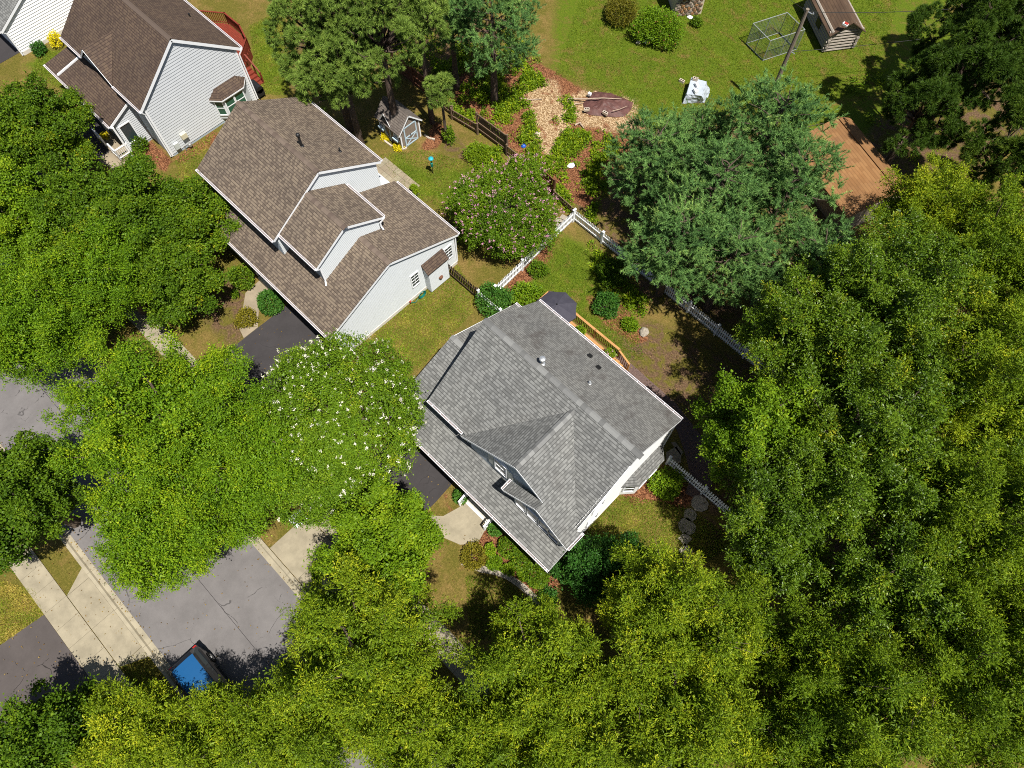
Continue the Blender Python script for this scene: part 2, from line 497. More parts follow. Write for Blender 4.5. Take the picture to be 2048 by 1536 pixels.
def ground():
    gx = np.concatenate([[-700, -300, -120], np.arange(-70, 24.01, 0.3), [60, 150, 400, 700]])
    gy = np.concatenate([[-700, -300, -80], np.arange(-24, 70.01, 0.3), [120, 300, 700]])
    X, Y = np.meshgrid(gx, gy)
    nx, ny = len(gx), len(gy)
    P = np.stack([X.ravel(), Y.ravel(), np.zeros(X.size)], 1)
    idx = np.arange(nx * ny).reshape(ny, nx)
    q = np.stack([idx[:-1, :-1], idx[:-1, 1:], idx[1:, 1:], idx[1:, :-1]], -1).reshape(-1, 4)
    me = bpy.data.meshes.new('ground')
    me.vertices.add(len(P))
    me.vertices.foreach_set('co', P.astype(np.float32).ravel())
    me.loops.add(q.size)
    me.loops.foreach_set('vertex_index', q.ravel().astype(np.int32))
    me.polygons.add(len(q))
    me.polygons.foreach_set('loop_start', np.arange(0, q.size, 4, dtype=np.int32))
    me.update(calc_edges=True)
    zone = np.zeros((len(P), 4), np.float32)
    for ch, polys, soft in ((0, Z_GREEN, 1.6), (1, Z_MULCH, 0.4), (2, Z_CHIPS, 0.7), (3, Z_SOIL, 1.0)):
        for pl in polys:
            d = inpoly(P, pl)
            zone[:, ch] = np.maximum(zone[:, ch], np.clip(0.5 + d / (2 * soft), 0, 1))
    at = me.attributes.new('zone', 'FLOAT_COLOR', 'POINT')
    at.data.foreach_set('color', zone.ravel())
    g = NG('garden ground')
    a = g.n('ShaderNodeAttribute', attribute_name='zone')
    sp = g.n('ShaderNodeSeparateColor')
    g.l(a.outputs['Color'], sp.inputs[0])
    co = g.coord()
    big = g.noise(co, 0.28, 4, 0.6)
    mid = g.noise(co, 1.3, 5, 0.65, 0.6)
    fine = g.noise(co, 9, 4, 0.75)
    blade = g.noise(g.mapping(co, (26, 7, 1), (0, 0, 0.7)), 1.0, 3, 0.7, 1.2)
    tex = g.math('ADD', g.math('MULTIPLY', fine, 0.5), g.math('MULTIPLY', blade, 0.5))
    green = g.ramp(tex, [(0.3, (0.028, 0.056, 0.004)), (0.5, (0.078, 0.118, 0.007)), (0.7, (0.16, 0.172, 0.018))])
    olive = g.ramp(tex, [(0.28, (0.04, 0.042, 0.007)), (0.5, (0.105, 0.094, 0.016)), (0.72, (0.22, 0.165, 0.042))])
    straw = g.ramp(tex, [(0.28, (0.066, 0.045, 0.014)), (0.5, (0.17, 0.115, 0.034)), (0.72, (0.33, 0.23, 0.085))])
    dry = g.mix(g.smooth(g.math('ADD', g.math('MULTIPLY', big, 0.5), g.math('MULTIPLY', mid, 0.5)), 0.42, 0.62), olive, straw)
    patch = g.noise(co, 0.55, 5, 0.7, 1.0)
    wet = g.mix(g.smooth(g.math('ADD', g.math('MULTIPLY', mid, 0.5), g.math('MULTIPLY', patch, 0.5)), 0.47, 0.62), green, olive)
    wet = g.mix(g.math('MULTIPLY', g.smooth(patch, 0.53, 0.70), 0.75), wet, straw)

    def fac(ch, k=0.75):
        return g.smooth(g.math('ADD', ch, g.math('MULTIPLY', g.math('SUBTRACT', g.math('ADD', g.math('MULTIPLY', mid, 0.6), g.math('MULTIPLY', fine, 0.4)), 0.5), k * 2)), 0.35, 0.65)
    c = g.mix(fac(sp.outputs[0], 0.6), dry, wet)
    soil = g.ramp(fine, [(0.3, (0.045, 0.026, 0.016)), (0.55, (0.13, 0.08, 0.045)), (0.75, (0.26, 0.17, 0.10))])
    c = g.mix(fac(a.outputs['Alpha']), c, g.mix(g.smooth(mid, 0.42, 0.6), soil, olive))
    vor = g.n('ShaderNodeTexVoronoi', feature='F1')
    g.l(g.mapping(co, (13, 22, 1), (0, 0, 0.4)), vor.inputs['Vector'])
    vor.inputs['Scale'].default_value = 1.0
    vs = g.n('ShaderNodeSeparateColor')
    g.l(vor.outputs['Color'], vs.inputs[0])
    mulch = g.ramp(vs.outputs[0], [(0.0, (0.055, 0.02, 0.01)), (0.5, (0.15, 0.06, 0.028)), (0.9, (0.27, 0.125, 0.06))])
    c = g.mix(fac(sp.outputs[1]), c, mulch)
    chips = g.ramp(vs.outputs[1], [(0.0, (0.12, 0.066, 0.03)), (0.45, (0.29, 0.185, 0.09)), (0.95, (0.52, 0.39, 0.24))])
    c = g.mix(fac(sp.outputs[2], 1.3), c, g.mix(g.smooth(mid, 0.52, 0.66), chips, mulch))
    g.bump(g.math('ADD', tex, g.math('MULTIPLY', vs.outputs[0], 0.4)), 0.8, 0.06)
    me.materials.append(g.done(c, 0.95, 0.1))
    o = link('ground', me)
    o['kind'] = 'structure'


ground()


def asphalt(name, base, crack=0.5):
    g = NG(name)
    co = g.coord()
    n = g.noise(co, 60, 2)
    b = g.noise(co, 0.8, 5, 0.7)
    c = g.mix(0.6, g.ramp(n, [(0.3, tuple(x * 0.78 for x in base)), (0.7, tuple(x * 1.2 for x in base))]), g.ramp(b, [(0.3, tuple(x * 0.72 for x in base)), (0.7, tuple(x * 1.2 for x in base))]))
    v = g.n('ShaderNodeTexVoronoi', feature='DISTANCE_TO_EDGE')
    dn = g.n('ShaderNodeTexNoise')
    g.l(co, dn.inputs['Vector'])
    dn.inputs['Scale'].default_value = 1.2
    ad = g.mix(0.35, co, dn.outputs['Color'])
    g.l(ad, v.inputs['Vector'])
    v.inputs['Scale'].default_value = 0.55
    ck = g.math('MULTIPLY', g.math('LESS_THAN', v.outputs[0], 0.0055), g.smooth(b, 0.5, 0.56))
    c = g.mix(g.math('MULTIPLY', ck, crack), c, tuple(x * 0.3 for x in base))
    g.bump(n, 0.25, 0.006)
    return g.done(c, 0.9, 0.2)


def concrete(name, base, spots=0.4):
    g = NG(name)
    co = g.coord()
    n = g.noise(co, 45, 2)
    b = g.noise(co, 1.1, 5, 0.65)
    c = g.mix(0.55, g.ramp(n, [(0.3, tuple(x * 0.85 for x in base)), (0.7, tuple(x * 1.12 for x in base))]), g.ramp(b, [(0.35, tuple(x * 0.6 for x in base)), (0.65, tuple(x * 1.12 for x in base))]))
    g.bump(n, 0.2, 0.005)
    return g.done(c, 0.9, 0.2)


M['road'] = asphalt('aged road asphalt', (0.145, 0.135, 0.132), 0.7)
M['drive'] = asphalt('fresh driveway asphalt', (0.042, 0.038, 0.039), 0.3)
M['drive_old'] = asphalt('cracked driveway asphalt', (0.075, 0.064, 0.06), 0.9)
M['concrete'] = concrete('tan weathered concrete', (0.29, 0.252, 0.178))
M['concrete2'] = concrete('light kerb concrete', (0.31, 0.272, 0.195))
M['paver'] = plain('purple brown paver', (0.145, 0.095, 0.08), (0.07, 0.045, 0.04), 14, 0.9)
M['tan_slab'] = concrete('tan patio slab', (0.27, 0.222, 0.155))

structure('road', MB().box(-300, -11.22, -0.2, 250, -4.37, 0.012), M['road'])
o = obj('paving_seam', MB().box(-90, -7.63, 0.013, 40, -7.605, 0.016), M['drive'], bpy.data.objects['road'])


def kerb(name, ys, x0, x1):
    root = link(name, None)
    root['kind'] = 'structure'
    ORG[root.name] = (0, 0, 0)
    yg, yi, yb = ys            # gutter edge, foot of the kerb face, back
    s = 1 if yb > yg else -1
    prof = [(0.0, -0.1), (0.0, 0.02), (abs(yi - yg), 0.025), (abs(yi - yg) + 0.07, 0.12), (abs(yb - yg), 0.125), (abs(yb - yg), -0.1)]
    L = 2.72
    mb = MB()
    n = len(prof)
    a = [(0.008, s * p[0], p[1]) for p in prof]
    b = [(L - 0.008, s * p[0], p[1]) for p in prof]
    for i in range(n):
        j = (i + 1) % n
        q = [a[i], b[i], b[j], a[j]]
        mb.poly(q if s < 0 else q[::-1])
    mb.poly(a if s > 0 else a[::-1])
    mb.poly(b[::-1] if s > 0 else b)
    me = mb.mesh('kerb_section', M['concrete2'])
    x = x0
    while x < x1:
        piece('kerb_section', me, root, (x, yg, 0))
        x += L
    return root


kerb('kerb', (-11.22, -11.48, -11.72), -62.0, 4)
kerb('kerb', (-4.37, -4.1, -3.84), -62.3, 8)

pav = link('pavement', None)
pav['kind'] = 'structure'
ORG[pav.name] = (0, 0, 0)


def slab(x0, y0, x1, y1, m, parent=None, z=0.055, name='slab', j=0.008):
    parent = parent or pav
    mb = MB().box(x0 + j, y0 + j, -0.1, x1 - j, y1 - j, z + random.uniform(-0.006, 0.006))
    return obj(name, mb, m, parent)


random.seed(4)
for i in range(-22, 20):                       # footway on the far kerb, 1.25 m slabs
    x = -21.04 + 1.25 * i
    slab(x, -14.5, x + 1.25, -13.14, M['concrete'])
slab(-21.0, -13.12, -18.54, -11.74, M['concrete'])
slab(-18.54, -13.12, -15.9, -11.74, M['concrete'])
for tri in ([(-21.02, -13.12), (-21.02, -11.74), (-21.75, -11.74)], [(-15.88, -13.12), (-15.2, -11.74), (-15.88, -11.74)]):
    obj('slab', MB().prism(tri, -0.1, 0.05), M['concrete'], pav)
for i in range(-24, 16):                       # footway on the near kerb
    x = -14.9 + 1.3 * i
    slab(x, -1.15, x + 1.3, 0.2, M['concrete'])
for i in range(2):
    slab(-15.2 + 2.45 * i, -3.82, -12.75 + 2.45 * i, -1.17, M['concrete'])
    slab(-27.0 + 2.6 * i, -3.82, -24.4 + 2.6 * i, -1.17, M['concrete'])
    slab(-47.0 + 2.6 * i, -3.82, -44.4 + 2.6 * i, -1.17, M['concrete'])


def sheet(name, xy, m, z=0.02, label=None):
    return structure(name, MB().prism([p[:2] for p in xy], -0.15, z), m, label=label)


sheet('driveway', [(-15.2, 0.22), (-10.5, 0.22), (-10.5, 4.4), (-10.75, 7.4), (-15.2, 7.4)], M['drive'])
sheet('driveway', [(-26.95, 0.22), (-21.6, 0.22), (-21.6, 6.8), (-26.95, 6.8)], M['drive'])
sheet('driveway', [(-21.05, -14.52), (-21.33, -17), (-21.5, -60), (-16.3, -60), (-16.14, -14.52)], M['drive_old'])
sheet('driveway', [(-51.5, 0.22), (-46.2, 0.22), (-46.2, 7.4), (-51.5, 7.4)], M['drive'])
sheet('driveway', [(-64.5, 0.22), (-59.9, 0.22), (-59.9, 7.2), (-64.5, 7.2)], M['drive'])
# front walks
sheet('garden_walk', [(-9.2, 5.62), (-7.42, 5.62), (-7.1, 4.5), (-7.75, 3.75), (-8.9, 3.3), (-9.6, 2.2), (-10.5, 2.2), (-10.5, 3.4), (-9.6, 4.2)], M['concrete'], 0.04)
sheet('garden_walk', [(-29.75, 6.9), (-28.6, 6.9), (-28.45, 5.6), (-27.3, 4.55), (-26.97, 4.3), (-26.97, 3.2), (-27.7, 3.4), (-28.6, 4.3), (-29.6, 5.3)], M['tan_slab'], 0.04)
sheet('garden_walk', [(-47.5, 6.6), (-44.6, 6.3), (-44.2, 5.0), (-46.2, 4.6), (-46.2, 5.6)], M['tan_slab'], 0.04)
sheet('mulch_path', [(-9.5, 18.3), (-6.2, 18.1), (-3.4, 17.6), (-2.0, 16.7), (-1.0, 15.9), (-0.6, 14.9), (0.55, 15.2), (0.2, 16.4), (-0.7, 17.5), (-2.2, 18.35), (-4.5, 18.9), (-9.5, 19.1)], M['paver'], 0.015)

# ---------------------------------------------------------------- house builders
def slope(mb, pts, thick=0.09, flip=False):
    """a roof plane (top corners, any order round) with shingle coordinates in metres and real thickness"""
    P = [Vector(p) for p in pts]
    n = Vector((0, 0, 0))
    for i in range(len(P)):
        n += P[i].cross(P[(i + 1) % len(P)])
    if n.z < 0:
        P = P[::-1]
        n = -n
    n.normalize()
    h = Vector((0, 0, 1)).cross(n)
    h = h.normalized() if h.length > 1e-4 else Vector((1, 0, 0))
    s = n.cross(h)
    mb.poly(P, [(p.dot(h), p.dot(s)) for p in P])
    Q = [p - Vector((0, 0, thick)) for p in P]
    mb.poly(Q[::-1])
    for i in range(len(P)):
        j = (i + 1) % len(P)
        mb.poly([P[i], Q[i], Q[j], P[j]], [(0, 0)] * 4)


def siding(mb, o, sd, nd, poly, course=0.125, lip=0.02):
    """lapped boards over a convex outline poly [(s, z)] on the plane o + s*sd, facing nd"""
    o, sd, nd = Vector(o), Vector(sd), Vector(nd)
    zs = [p[1] for p in poly]
    z = min(zs)
    top = max(zs)

    def ext(zz):
        xs = []
        for i in range(len(poly)):
            (s0, z0), (s1, z1) = poly[i], poly[(i + 1) % len(poly)]
            if (z0 - zz) * (z1 - zz) <= 0:
                if abs(z1 - z0) < 1e-9:
                    xs += [s0, s1]
                else:
                    xs.append(s0 + (s1 - s0) * (zz - z0) / (z1 - z0))
        return (min(xs), max(xs)) if xs else None
    kinks = sorted(set(round(q, 4) for q in zs))
    up = Vector((0, 0, 1))
    right = sd.cross(up).dot(nd) > 0

    def put(a, b, za, zb, la, lb):
        q = [o + sd * a[0] + nd * la + up * za, o + sd * a[1] + nd * la + up * za, o + sd * b[1] + nd * lb + up * zb, o + sd * b[0] + nd * lb + up * zb]
        mb.poly(q if right else q[::-1])
    while z < top - 1e-4:
        z1 = min(z + course, top)
        cuts = [z] + [k for k in kinks if z + 1e-4 < k < z1 - 1e-4] + [z1]
        e = ext(z + 1e-6)
        put(e, e, z, z, 0, lip)
        for a, b in zip(cuts, cuts[1:]):
            la, lb = lip * (1 - (a - z) / course), lip * (1 - (b - z) / course)
            ea, eb = ext(a + 1e-6), ext(b - 1e-6)
            if ea and eb:
                put(ea, eb, a, b, la, lb)
        z = z1


def gable_core(mb, x0, x1, y0, y1, ze, yr, zr):
    """a closed body under a two-slope roof whose ridge runs along x"""
    a = [(y0, 0), (y1, 0), (y1, ze), (yr, zr), (y0, ze)]
    L = [(x0, y, z) for y, z in a]
    Rr = [(x1, y, z) for y, z in a]
    mb.poly(L[::-1])
    mb.poly(Rr)
    for i in range(5):
        j = (i + 1) % 5
        mb.poly([L[i], L[j], Rr[j], Rr[i]])


CAPS = {}


def ridge_caps(roof, p, q, pitch, mats, key, step=0.29, w=0.165):
    p, q = Vector(p), Vector(q)
    d = (q - p)
    L = d.length
    d.normalize()
    ang = math.atan2(d.y, d.x)
    if (key, round(pitch, 2)) not in CAPS:
        ms = []
        for m in mats:
            mb = MB()
            t = 0.05
            for sgn in (1, -1):
                a, b = 0, w * sgn
                za, zb = t, t - abs(w) * pitch
                top = [(0, a, za), (step * 1.02, a, za + 0.0), (step * 1.02, b, zb), (0, b, zb)]
                bot = [(x, y, z - 0.03) for x, y, z in top]
                if sgn < 0:
                    mb.poly(top)
                    mb.poly(bot[::-1])
                else:
                    mb.poly(top[::-1])
                    mb.poly(bot)
                for i in range(4):
                    j = (i + 1) % 4
                    qd = [top[i], bot[i], bot[j], top[j]]
                    mb.poly(qd if sgn < 0 else qd[::-1])
            ms.append(mb.mesh('ridge_cap', m))
        CAPS[(key, round(pitch, 2))] = ms
    ms = CAPS[(key, round(pitch, 2))]
    k = 0
    while k * step < L - 0.1:
        pos = p + d * (k * step)
        o = piece('ridge_cap', random.choice(ms), roof, (pos.x, pos.y, pos.z + random.uniform(0, 0.008)), (0, 0, ang))
        k += 1


def gutter(parent, p, q, out, m=None, straps=True):
    """an open eaves channel from p to q on the side `out`"""
    p, q, out = Vector(p), Vector(q), Vector(out)
    up = Vector((0, 0, 1))
    d = (q - p).normalized()
    mb = MB()
    mb.bar(p + out * 0.125 - up * 0.055, q + out * 0.125 - up * 0.055, 0.022, 0.12)
    mb.bar(p + out * 0.012 - up * 0.07, q + out * 0.012 - up * 0.07, 0.02, 0.15)
    for e in (p, q):
        mb.bar(e + out * 0.0 - up * 0.06, e + out * 0.13 - up * 0.06, 0.02, 0.11)
    if straps:
        L = (q - p).length
        k = 0.4
        while k < L:
            c = p + d * k
            mb.bar(c + out * 0.0 + up * 0.0, c + out * 0.13 + up * 0.0, 0.025, 0.012)
            k += 0.62
    g = obj('gutter', mb, M['gutter'], parent)
    obj('gutter_trough', MB().bar(p + out * 0.068 - up * 0.105, q + out * 0.068 - up * 0.105, 0.09, 0.015), M['gutter_in'], g)
    return g


def downspout(parent, pts, w=0.085):
    mb = MB()
    for a, b in zip(pts, pts[1:]):
        mb.bar(a, b, w, w * 0.8)
    return obj('downspout', mb, M['trim'], parent)


def rake(parent, pts, down=0.17, name='rake_board'):
    mb = MB()
    for a, b in zip(pts, pts[1:]):
        a, b = Vector(a) - Vector((0, 0, down / 2 + 0.05)), Vector(b) - Vector((0, 0, down / 2 + 0.05))
        mb.bar(a, b, 0.03, down)
    return obj(name, mb, M['trim'], parent)


def window(parent, c, sd, nd, w, h, glass='glass', bars=(1, 1), fw=0.07, name='window'):
    """a framed window centred at c on a wall facing nd; the pane and the bars are sub-parts"""
    c, sd, nd = Vector(c), Vector(sd), Vector(nd)
    up = Vector((0, 0, 1))
    f = MB()
    for s in (-1, 1):
        f.obox(c + sd * s * (w / 2 + fw / 2) + nd * 0.03, sd * fw / 2, nd * 0.03, up * (h / 2 + fw))
        f.obox(c + up * s * (h / 2 + fw / 2) + nd * 0.035, sd * (w / 2), nd * 0.035, up * fw / 2)
    fr = obj(name, f, M['trim'], parent)
    obj('pane', MB().obox(c + nd * 0.012, sd * w / 2, nd * 0.008, up * h / 2), M[glass], fr)
    b = MB()
    for i in range(bars[0]):
        b.obox(c + sd * w * ((i + 1) / (bars[0] + 1) - 0.5) + nd * 0.027, sd * 0.013, nd * 0.006, up * h / 2)
    for i in range(bars[1]):
        t = 0.028 if (bars[1] % 2 and i == bars[1] // 2) else 0.013
        b.obox(c + up * h * ((i + 1) / (bars[1] + 1) - 0.5) + nd * 0.03, sd * w / 2, nd * 0.008, up * t)
    if bars != (0, 0):
        obj('glazing_bar', b, M['trim'], fr)
    return fr


def baluster_rail(parent, pts, z0, h, m, sp=0.13, bw=0.035, name='railing', posts=True):
    """hand rail, bottom rail and single balusters along a line of points"""
    up = Vector((0, 0, 1))
    rail = MB()
    for a, b in zip(pts, pts[1:]):
        a, b = Vector(a), Vector(b)
        rail.bar(a + up * h, b + up * h, 0.11, 0.045)
        rail.bar(a + up * 0.1, b + up * 0.1, 0.05, 0.05)
    r = obj(name, rail, m, parent)
    me = MB().box(-bw / 2, -bw / 2, 0.1, bw / 2, bw / 2, h).mesh('baluster', m)
    pm = MB().box(-0.05, -0.05, -z0 if z0 else 0, 0.05, 0.05, h + 0.06).mesh('rail_post', m)
    for a, b in zip(pts, pts[1:]):
        a, b = Vector(a), Vector(b)
        L = (b - a).length
        n = max(2, int(L / sp))
        for k in range(1, n):
            p = a.lerp(b, k / n)
            piece('baluster', me, r, p)
        if posts:
            n = max(1, round(L / 1.7))
            for k in range(n + 1):
                p = a.lerp(b, k / n)
                piece('rail_post', pm, r, p)
    return r


X, Y, Z = Vector((1, 0, 0)), Vector((0, 1, 0)), Vector((0, 0, 1))
random.seed(11)


def house_grey():
    t = thing('house', 'white sided house with grey shingle roof and front cross gable, in the middle', 'house', (-8.3, 11.6, 0))
    x0, x1 = -13.43, -3.13
    yr, zr, yb, yf, ze = 11.71, 8.49, 15.89, 7.38, 5.32
    cx, cz = -6.91, 8.18
    # ---- walls
    core = MB()
    gable_core(core, x0 + 0.2, x1 - 0.17, 7.65, 15.58, ze - 0.12, yr, zr - 0.15)
    core.box(-10.35, 7.5, 0, x1 - 0.17, 7.9, 5.0)
    gable_core(core, -15.25, -13.0, 7.2, 15.5, 3.0, 10.95, 4.8)
    core.box(-15.25, 7.0, 0, x1 - 0.17, 7.7, 3.1)
    obj('wall', core, M['siding_white'], t)
    w = MB()
    siding(w, (x1 - 0.165, 0, 0), Y, X, [(6.98, 0.25), (15.6, 0.25), (15.6, ze - 0.05), (yr, zr - 0.1), (7.38, ze - 0.12), (6.98, ze - 0.3)])
    obj('siding', w, M['siding_white'], t)
    w = MB()
    siding(w, (x0 + 0.19, 0, 0), Y, -X, [(7.65, 3.0), (15.6, 3.0), (15.6, ze - 0.05), (yr, zr - 0.1), (7.65, ze - 0.05)])
    siding(w, (-15.26, 0, 0), Y, -X, [(7.0, 0.2), (15.5, 0.2), (15.5, 3.05), (10.95, 4.85), (7.0, 3.2)])
    obj('siding', w, M['siding_white'], t)
    w = MB()
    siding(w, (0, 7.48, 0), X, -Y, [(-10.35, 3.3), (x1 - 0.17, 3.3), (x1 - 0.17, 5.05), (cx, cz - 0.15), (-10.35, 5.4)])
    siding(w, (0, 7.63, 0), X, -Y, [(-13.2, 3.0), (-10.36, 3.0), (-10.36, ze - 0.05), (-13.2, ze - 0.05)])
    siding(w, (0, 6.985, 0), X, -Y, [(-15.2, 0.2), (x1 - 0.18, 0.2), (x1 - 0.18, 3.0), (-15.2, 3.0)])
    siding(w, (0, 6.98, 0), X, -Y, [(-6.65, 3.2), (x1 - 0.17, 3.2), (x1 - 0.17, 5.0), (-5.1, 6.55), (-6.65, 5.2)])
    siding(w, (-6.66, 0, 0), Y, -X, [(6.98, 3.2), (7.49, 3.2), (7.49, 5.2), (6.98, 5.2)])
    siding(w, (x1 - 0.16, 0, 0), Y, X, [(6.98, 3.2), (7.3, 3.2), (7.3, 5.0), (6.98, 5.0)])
    obj('siding', w, M['siding_shade'], t)
    w = MB()
    siding(w, (0, 15.6, 0), X, Y, [(-15.2, 0.3), (x1 - 0.17, 0.3), (x1 - 0.17, 3.0), (-15.2, 3.0)])
    siding(w, (0, 15.6, 0), X, Y, [(-13.2, 3.02), (x1 - 0.17, 3.02), (x1 - 0.17, ze - 0.05), (-13.2, ze - 0.05)])
    obj('siding', w, M['siding_white'], t)
    obj('foundation', MB().box(x1 - 0.16, 7.2, 0, x1 - 0.12, 15.62, 0.24), M['foundation'], t)
    # ---- roof
    back = MB()
    slope(back, [(x0, yr, zr), (x1, yr, zr), (x1, yb, ze), (x0, yb, ze)])
    slope(back, [(-15.4, 10.95, 5.0), (-13.2, 10.95, 5.0), (-13.2, 15.75, 3.12), (-15.15, 15.75, 3.12)])
    rb = obj('roof', back, M['shingle_grey_back'], t)
    rb['label'] = 'rear roof slope streaked with dark algae'
    rf = MB()
    k = (zr - ze) / (yr - yf)
    J = (cx, yr - (zr - cz) / k, cz)
    slope(rf, [(x0, yr, zr), (J[0], yr, zr), J, (-10.6, yf, ze), (x0, yf, ze)])
    VB = (x1, 7.7, 5.27)
    slope(rf, [(J[0], yr, zr), (x1, yr, zr), VB, J])
    LC = (-10.78, 7.22, 5.16)
    ap = (cx, 7.28, cz)
    slope(rf, [J, ap, LC, (-10.78, yf - 0.03, 5.16), (-10.6, yf, ze)])
    C = (-5.03, 7.28, 6.735)
    D = (-5.10, 6.78, 6.79)
    E = (-2.89, 6.76, 5.08)
    slope(rf, [J, ap, C, D, E, (-2.89, 7.9, 5.08), VB])
    A0 = (-7.13, 6.62, 5.5)
    B0 = (-7.15, 7.27, 5.5)
    slope(rf, [A0, D, C, B0])
    # the long front roof over garage and porch
    slope(rf, [(-15.45, 5.74, 3.0), (-2.98, 5.74, 3.0), (-2.98, 7.05, 3.5), (x1, 7.25, 3.6), (-13.3, 7.68, 3.75), (-13.3, 10.95, 5.0), (-15.45, 10.95, 5.0)])
    r = obj('roof', rf, M['shingle_grey'], t)
    ridge_caps(r, (x0, yr, zr), (x1, yr, zr), 0.74, M['cap_grey'], 'grey')
    ridge_caps(r, (cx, 7.28, cz), (cx, J[1] - 0.1, cz), 0.8, M['cap_grey'], 'grey')
    ridge_caps(r, (-15.45, 10.95, 5.0), (-13.5, 10.95, 5.0), 0.39, M['cap_grey'], 'grey')
    # ---- trim, gutters, spouts
    rake(t, [(x1 - 0.01, yf + 0.45, ze + 0.25), (x1 - 0.01, yr, zr), (x1 - 0.01, yb, ze)])
    rake(t, [(x0 + 0.01, yf, ze), (x0 + 0.01, yr, zr), (x0 + 0.01, yb, ze)])
    rake(t, [LC, ap, C])
    rake(t, [A0, D, E])
    rake(t, [(-15.44, 5.74, 3.0), (-15.44, 10.95, 5.0), (-15.16, 15.75, 3.12)])
    rake(t, [(-2.99, 5.74, 3.0), (-2.99, 7.05, 3.5)])
    gutter(t, (x0, yb, ze), (x1, yb, ze), Y)
    gutter(t, (x0, yf, ze), (-10.8, yf, ze), -Y)
    gutter(t, (-15.45, 5.74, 3.0), (-2.98, 5.74, 3.0), -Y)
    gutter(t, (-15.15, 15.75, 3.12), (-13.3, 15.75, 3.12), Y)
    gutter(t, (-2.89, 6.8, 5.08), (-2.89, 7.9, 5.1), X)
    gutter(t, A0, B0, -X)
    downspout(t, [(-2.85, 7.85, 5.0), (x1 - 0.1, 7.4, 4.6), (x1 - 0.1, 7.4, 0.2), (-2.7, 7.4, 0.08)])
    downspout(t, [(x1 - 0.1, 15.7, 5.2), (x1 - 0.1, 15.7, 0.3)])
    downspout(t, [(-3.1, 5.65, 2.9), (-3.1, 6.0, 2.7), (-3.1, 6.0, 0.2)])
    # porch: floor, posts, railing, steps
    obj('porch_floor', MB().box(-9.0, 5.95, 0, x1 - 0.2, 6.97, 0.42), M['concrete2'], t)
    pm = MB().box(-0.06, -0.06, 0.42, 0.06, 0.06, 2.95).mesh('porch_post', M['trim'])
    for x in (-9.35, -7.35, -5.3, -3.4):
        piece('porch_post', pm, t, (x, 6.05, 0))
    baluster_rail(t, [(-7.35, 6.05, 0.42), (-3.4, 6.05, 0.42)], 0.0, 0.85, M['trim'], name='porch_railing', posts=False)
    baluster_rail(t, [(-9.35, 5.3, 0.05), (-9.35, 6.0, 0.42)], 0.0, 0.85, M['trim'], name='porch_railing')
    baluster_rail(t, [(-7.35, 5.3, 0.05), (-7.35, 6.0, 0.42)], 0.0, 0.85, M['trim'], name='porch_railing')
    for i in range(3):
        obj('step', MB().box(-9.25, 5.6 + 0.18 * i, 0, -7.45, 5.78 + 0.18 * i, 0.13 + 0.13 * i), M['foundation'], t)
    d = obj('front_door', MB().box(-8.8, 6.95, 0.42, -7.9, 6.968, 2.5), M['red_deck'], t)
    obj('handle', MB().lathe([(0.03, 0), (0.03, 0.06)], (-8.0, 6.94, 1.4), 8), M['steel'], d)
    g = obj('garage_door', MB().box(-14.8, 6.95, 0.02, -10.2, 6.966, 2.3), M['trim'], t)
    # ---- windows
    window(t, (-8.1, 7.46, 5.15), X, -Y, 0.75, 1.5, bars=(1, 1))
    arch = MB()
    pts = [(-8.1 + 0.52 * math.cos(a), 7.44, 5.98 + 0.34 * math.sin(a)) for a in np.linspace(0, math.pi, 9)]
    arch.tube(pts, 0.035, 5)
    obj('window_arch', arch, M['trim'], t)
    for x in (-8.78, -7.42):
        obj('shutter', MB().box(x - 0.18, 7.42, 4.4, x + 0.18, 7.47, 5.95), M['meter'], t)
    for x in (-6.15, -5.35, -4.55, -3.85):
        window(t, (x, 6.96, 4.35 if x < -4 else 4.15), X, -Y, 0.62, 1.25 if x < -4 else 0.9, bars=(0, 0), fw=0.06)
    window(t, (x1 - 0.15, 9.5, 2.0), Y, X, 0.75, 1.25)
    window(t, (x1 - 0.15, 8.1, 2.0), Y, X, 0.5, 1.0)
    window(t, (x1 - 0.15, 9.6, 4.5), Y, X, 0.75, 1.1)
    for x in (-12, -9.5, -6.5, -4.5):
        window(t, (x, 15.6, 4.3), X, Y, 0.8, 1.2)
    # ---- the splayed bay on the right wall
    bx = x1 - 0.165
    b = MB()
    b.prism([(bx, 12.05), (bx + 0.62, 12.75), (bx + 0.62, 14.65), (bx, 15.3)], 0.25, 2.15)
    bay = obj('bay', b, M['siding_white'], t)
    br = MB()
    wl, wh = (bx, 11.95, 2.72), (bx, 15.4, 2.72)
    o1, o2 = (bx + 0.72, 12.68, 2.2), (bx + 0.72, 14.75, 2.2)
    l1, l2 = (bx, 11.86, 2.2), (bx, 15.5, 2.2)
    slope(br, [(bx, 12.75, 2.78), o1, o2, (bx, 14.65, 2.78)])
    slope(br, [(bx, 12.75, 2.78), l1, o1])
    slope(br, [(bx, 14.65, 2.78), o2, l2])
    obj('bay_roof', br, M['shingle_grey'], bay)
    dv = Vector((0.62, 0.70, 0)).normalized()
    window(bay, (bx + 0.31, 12.40, 1.45), dv, Vector((dv.y, -dv.x, 0)), 0.55, 1.0, bars=(0, 1))
    for y in (13.25, 14.15):
        window(bay, (bx + 0.62, y, 1.45), Y, X, 0.7, 1.0, bars=(0, 1))
    obj('vent_pipe', MB().tube([(x1 - 0.15, 8.6, 0.5), (x1 + 0.15, 8.6, 0.5)], 0.06, 8), M['trim'], t)
    # ---- roof vents
    p = (-9.70, 12.04, 8.24)
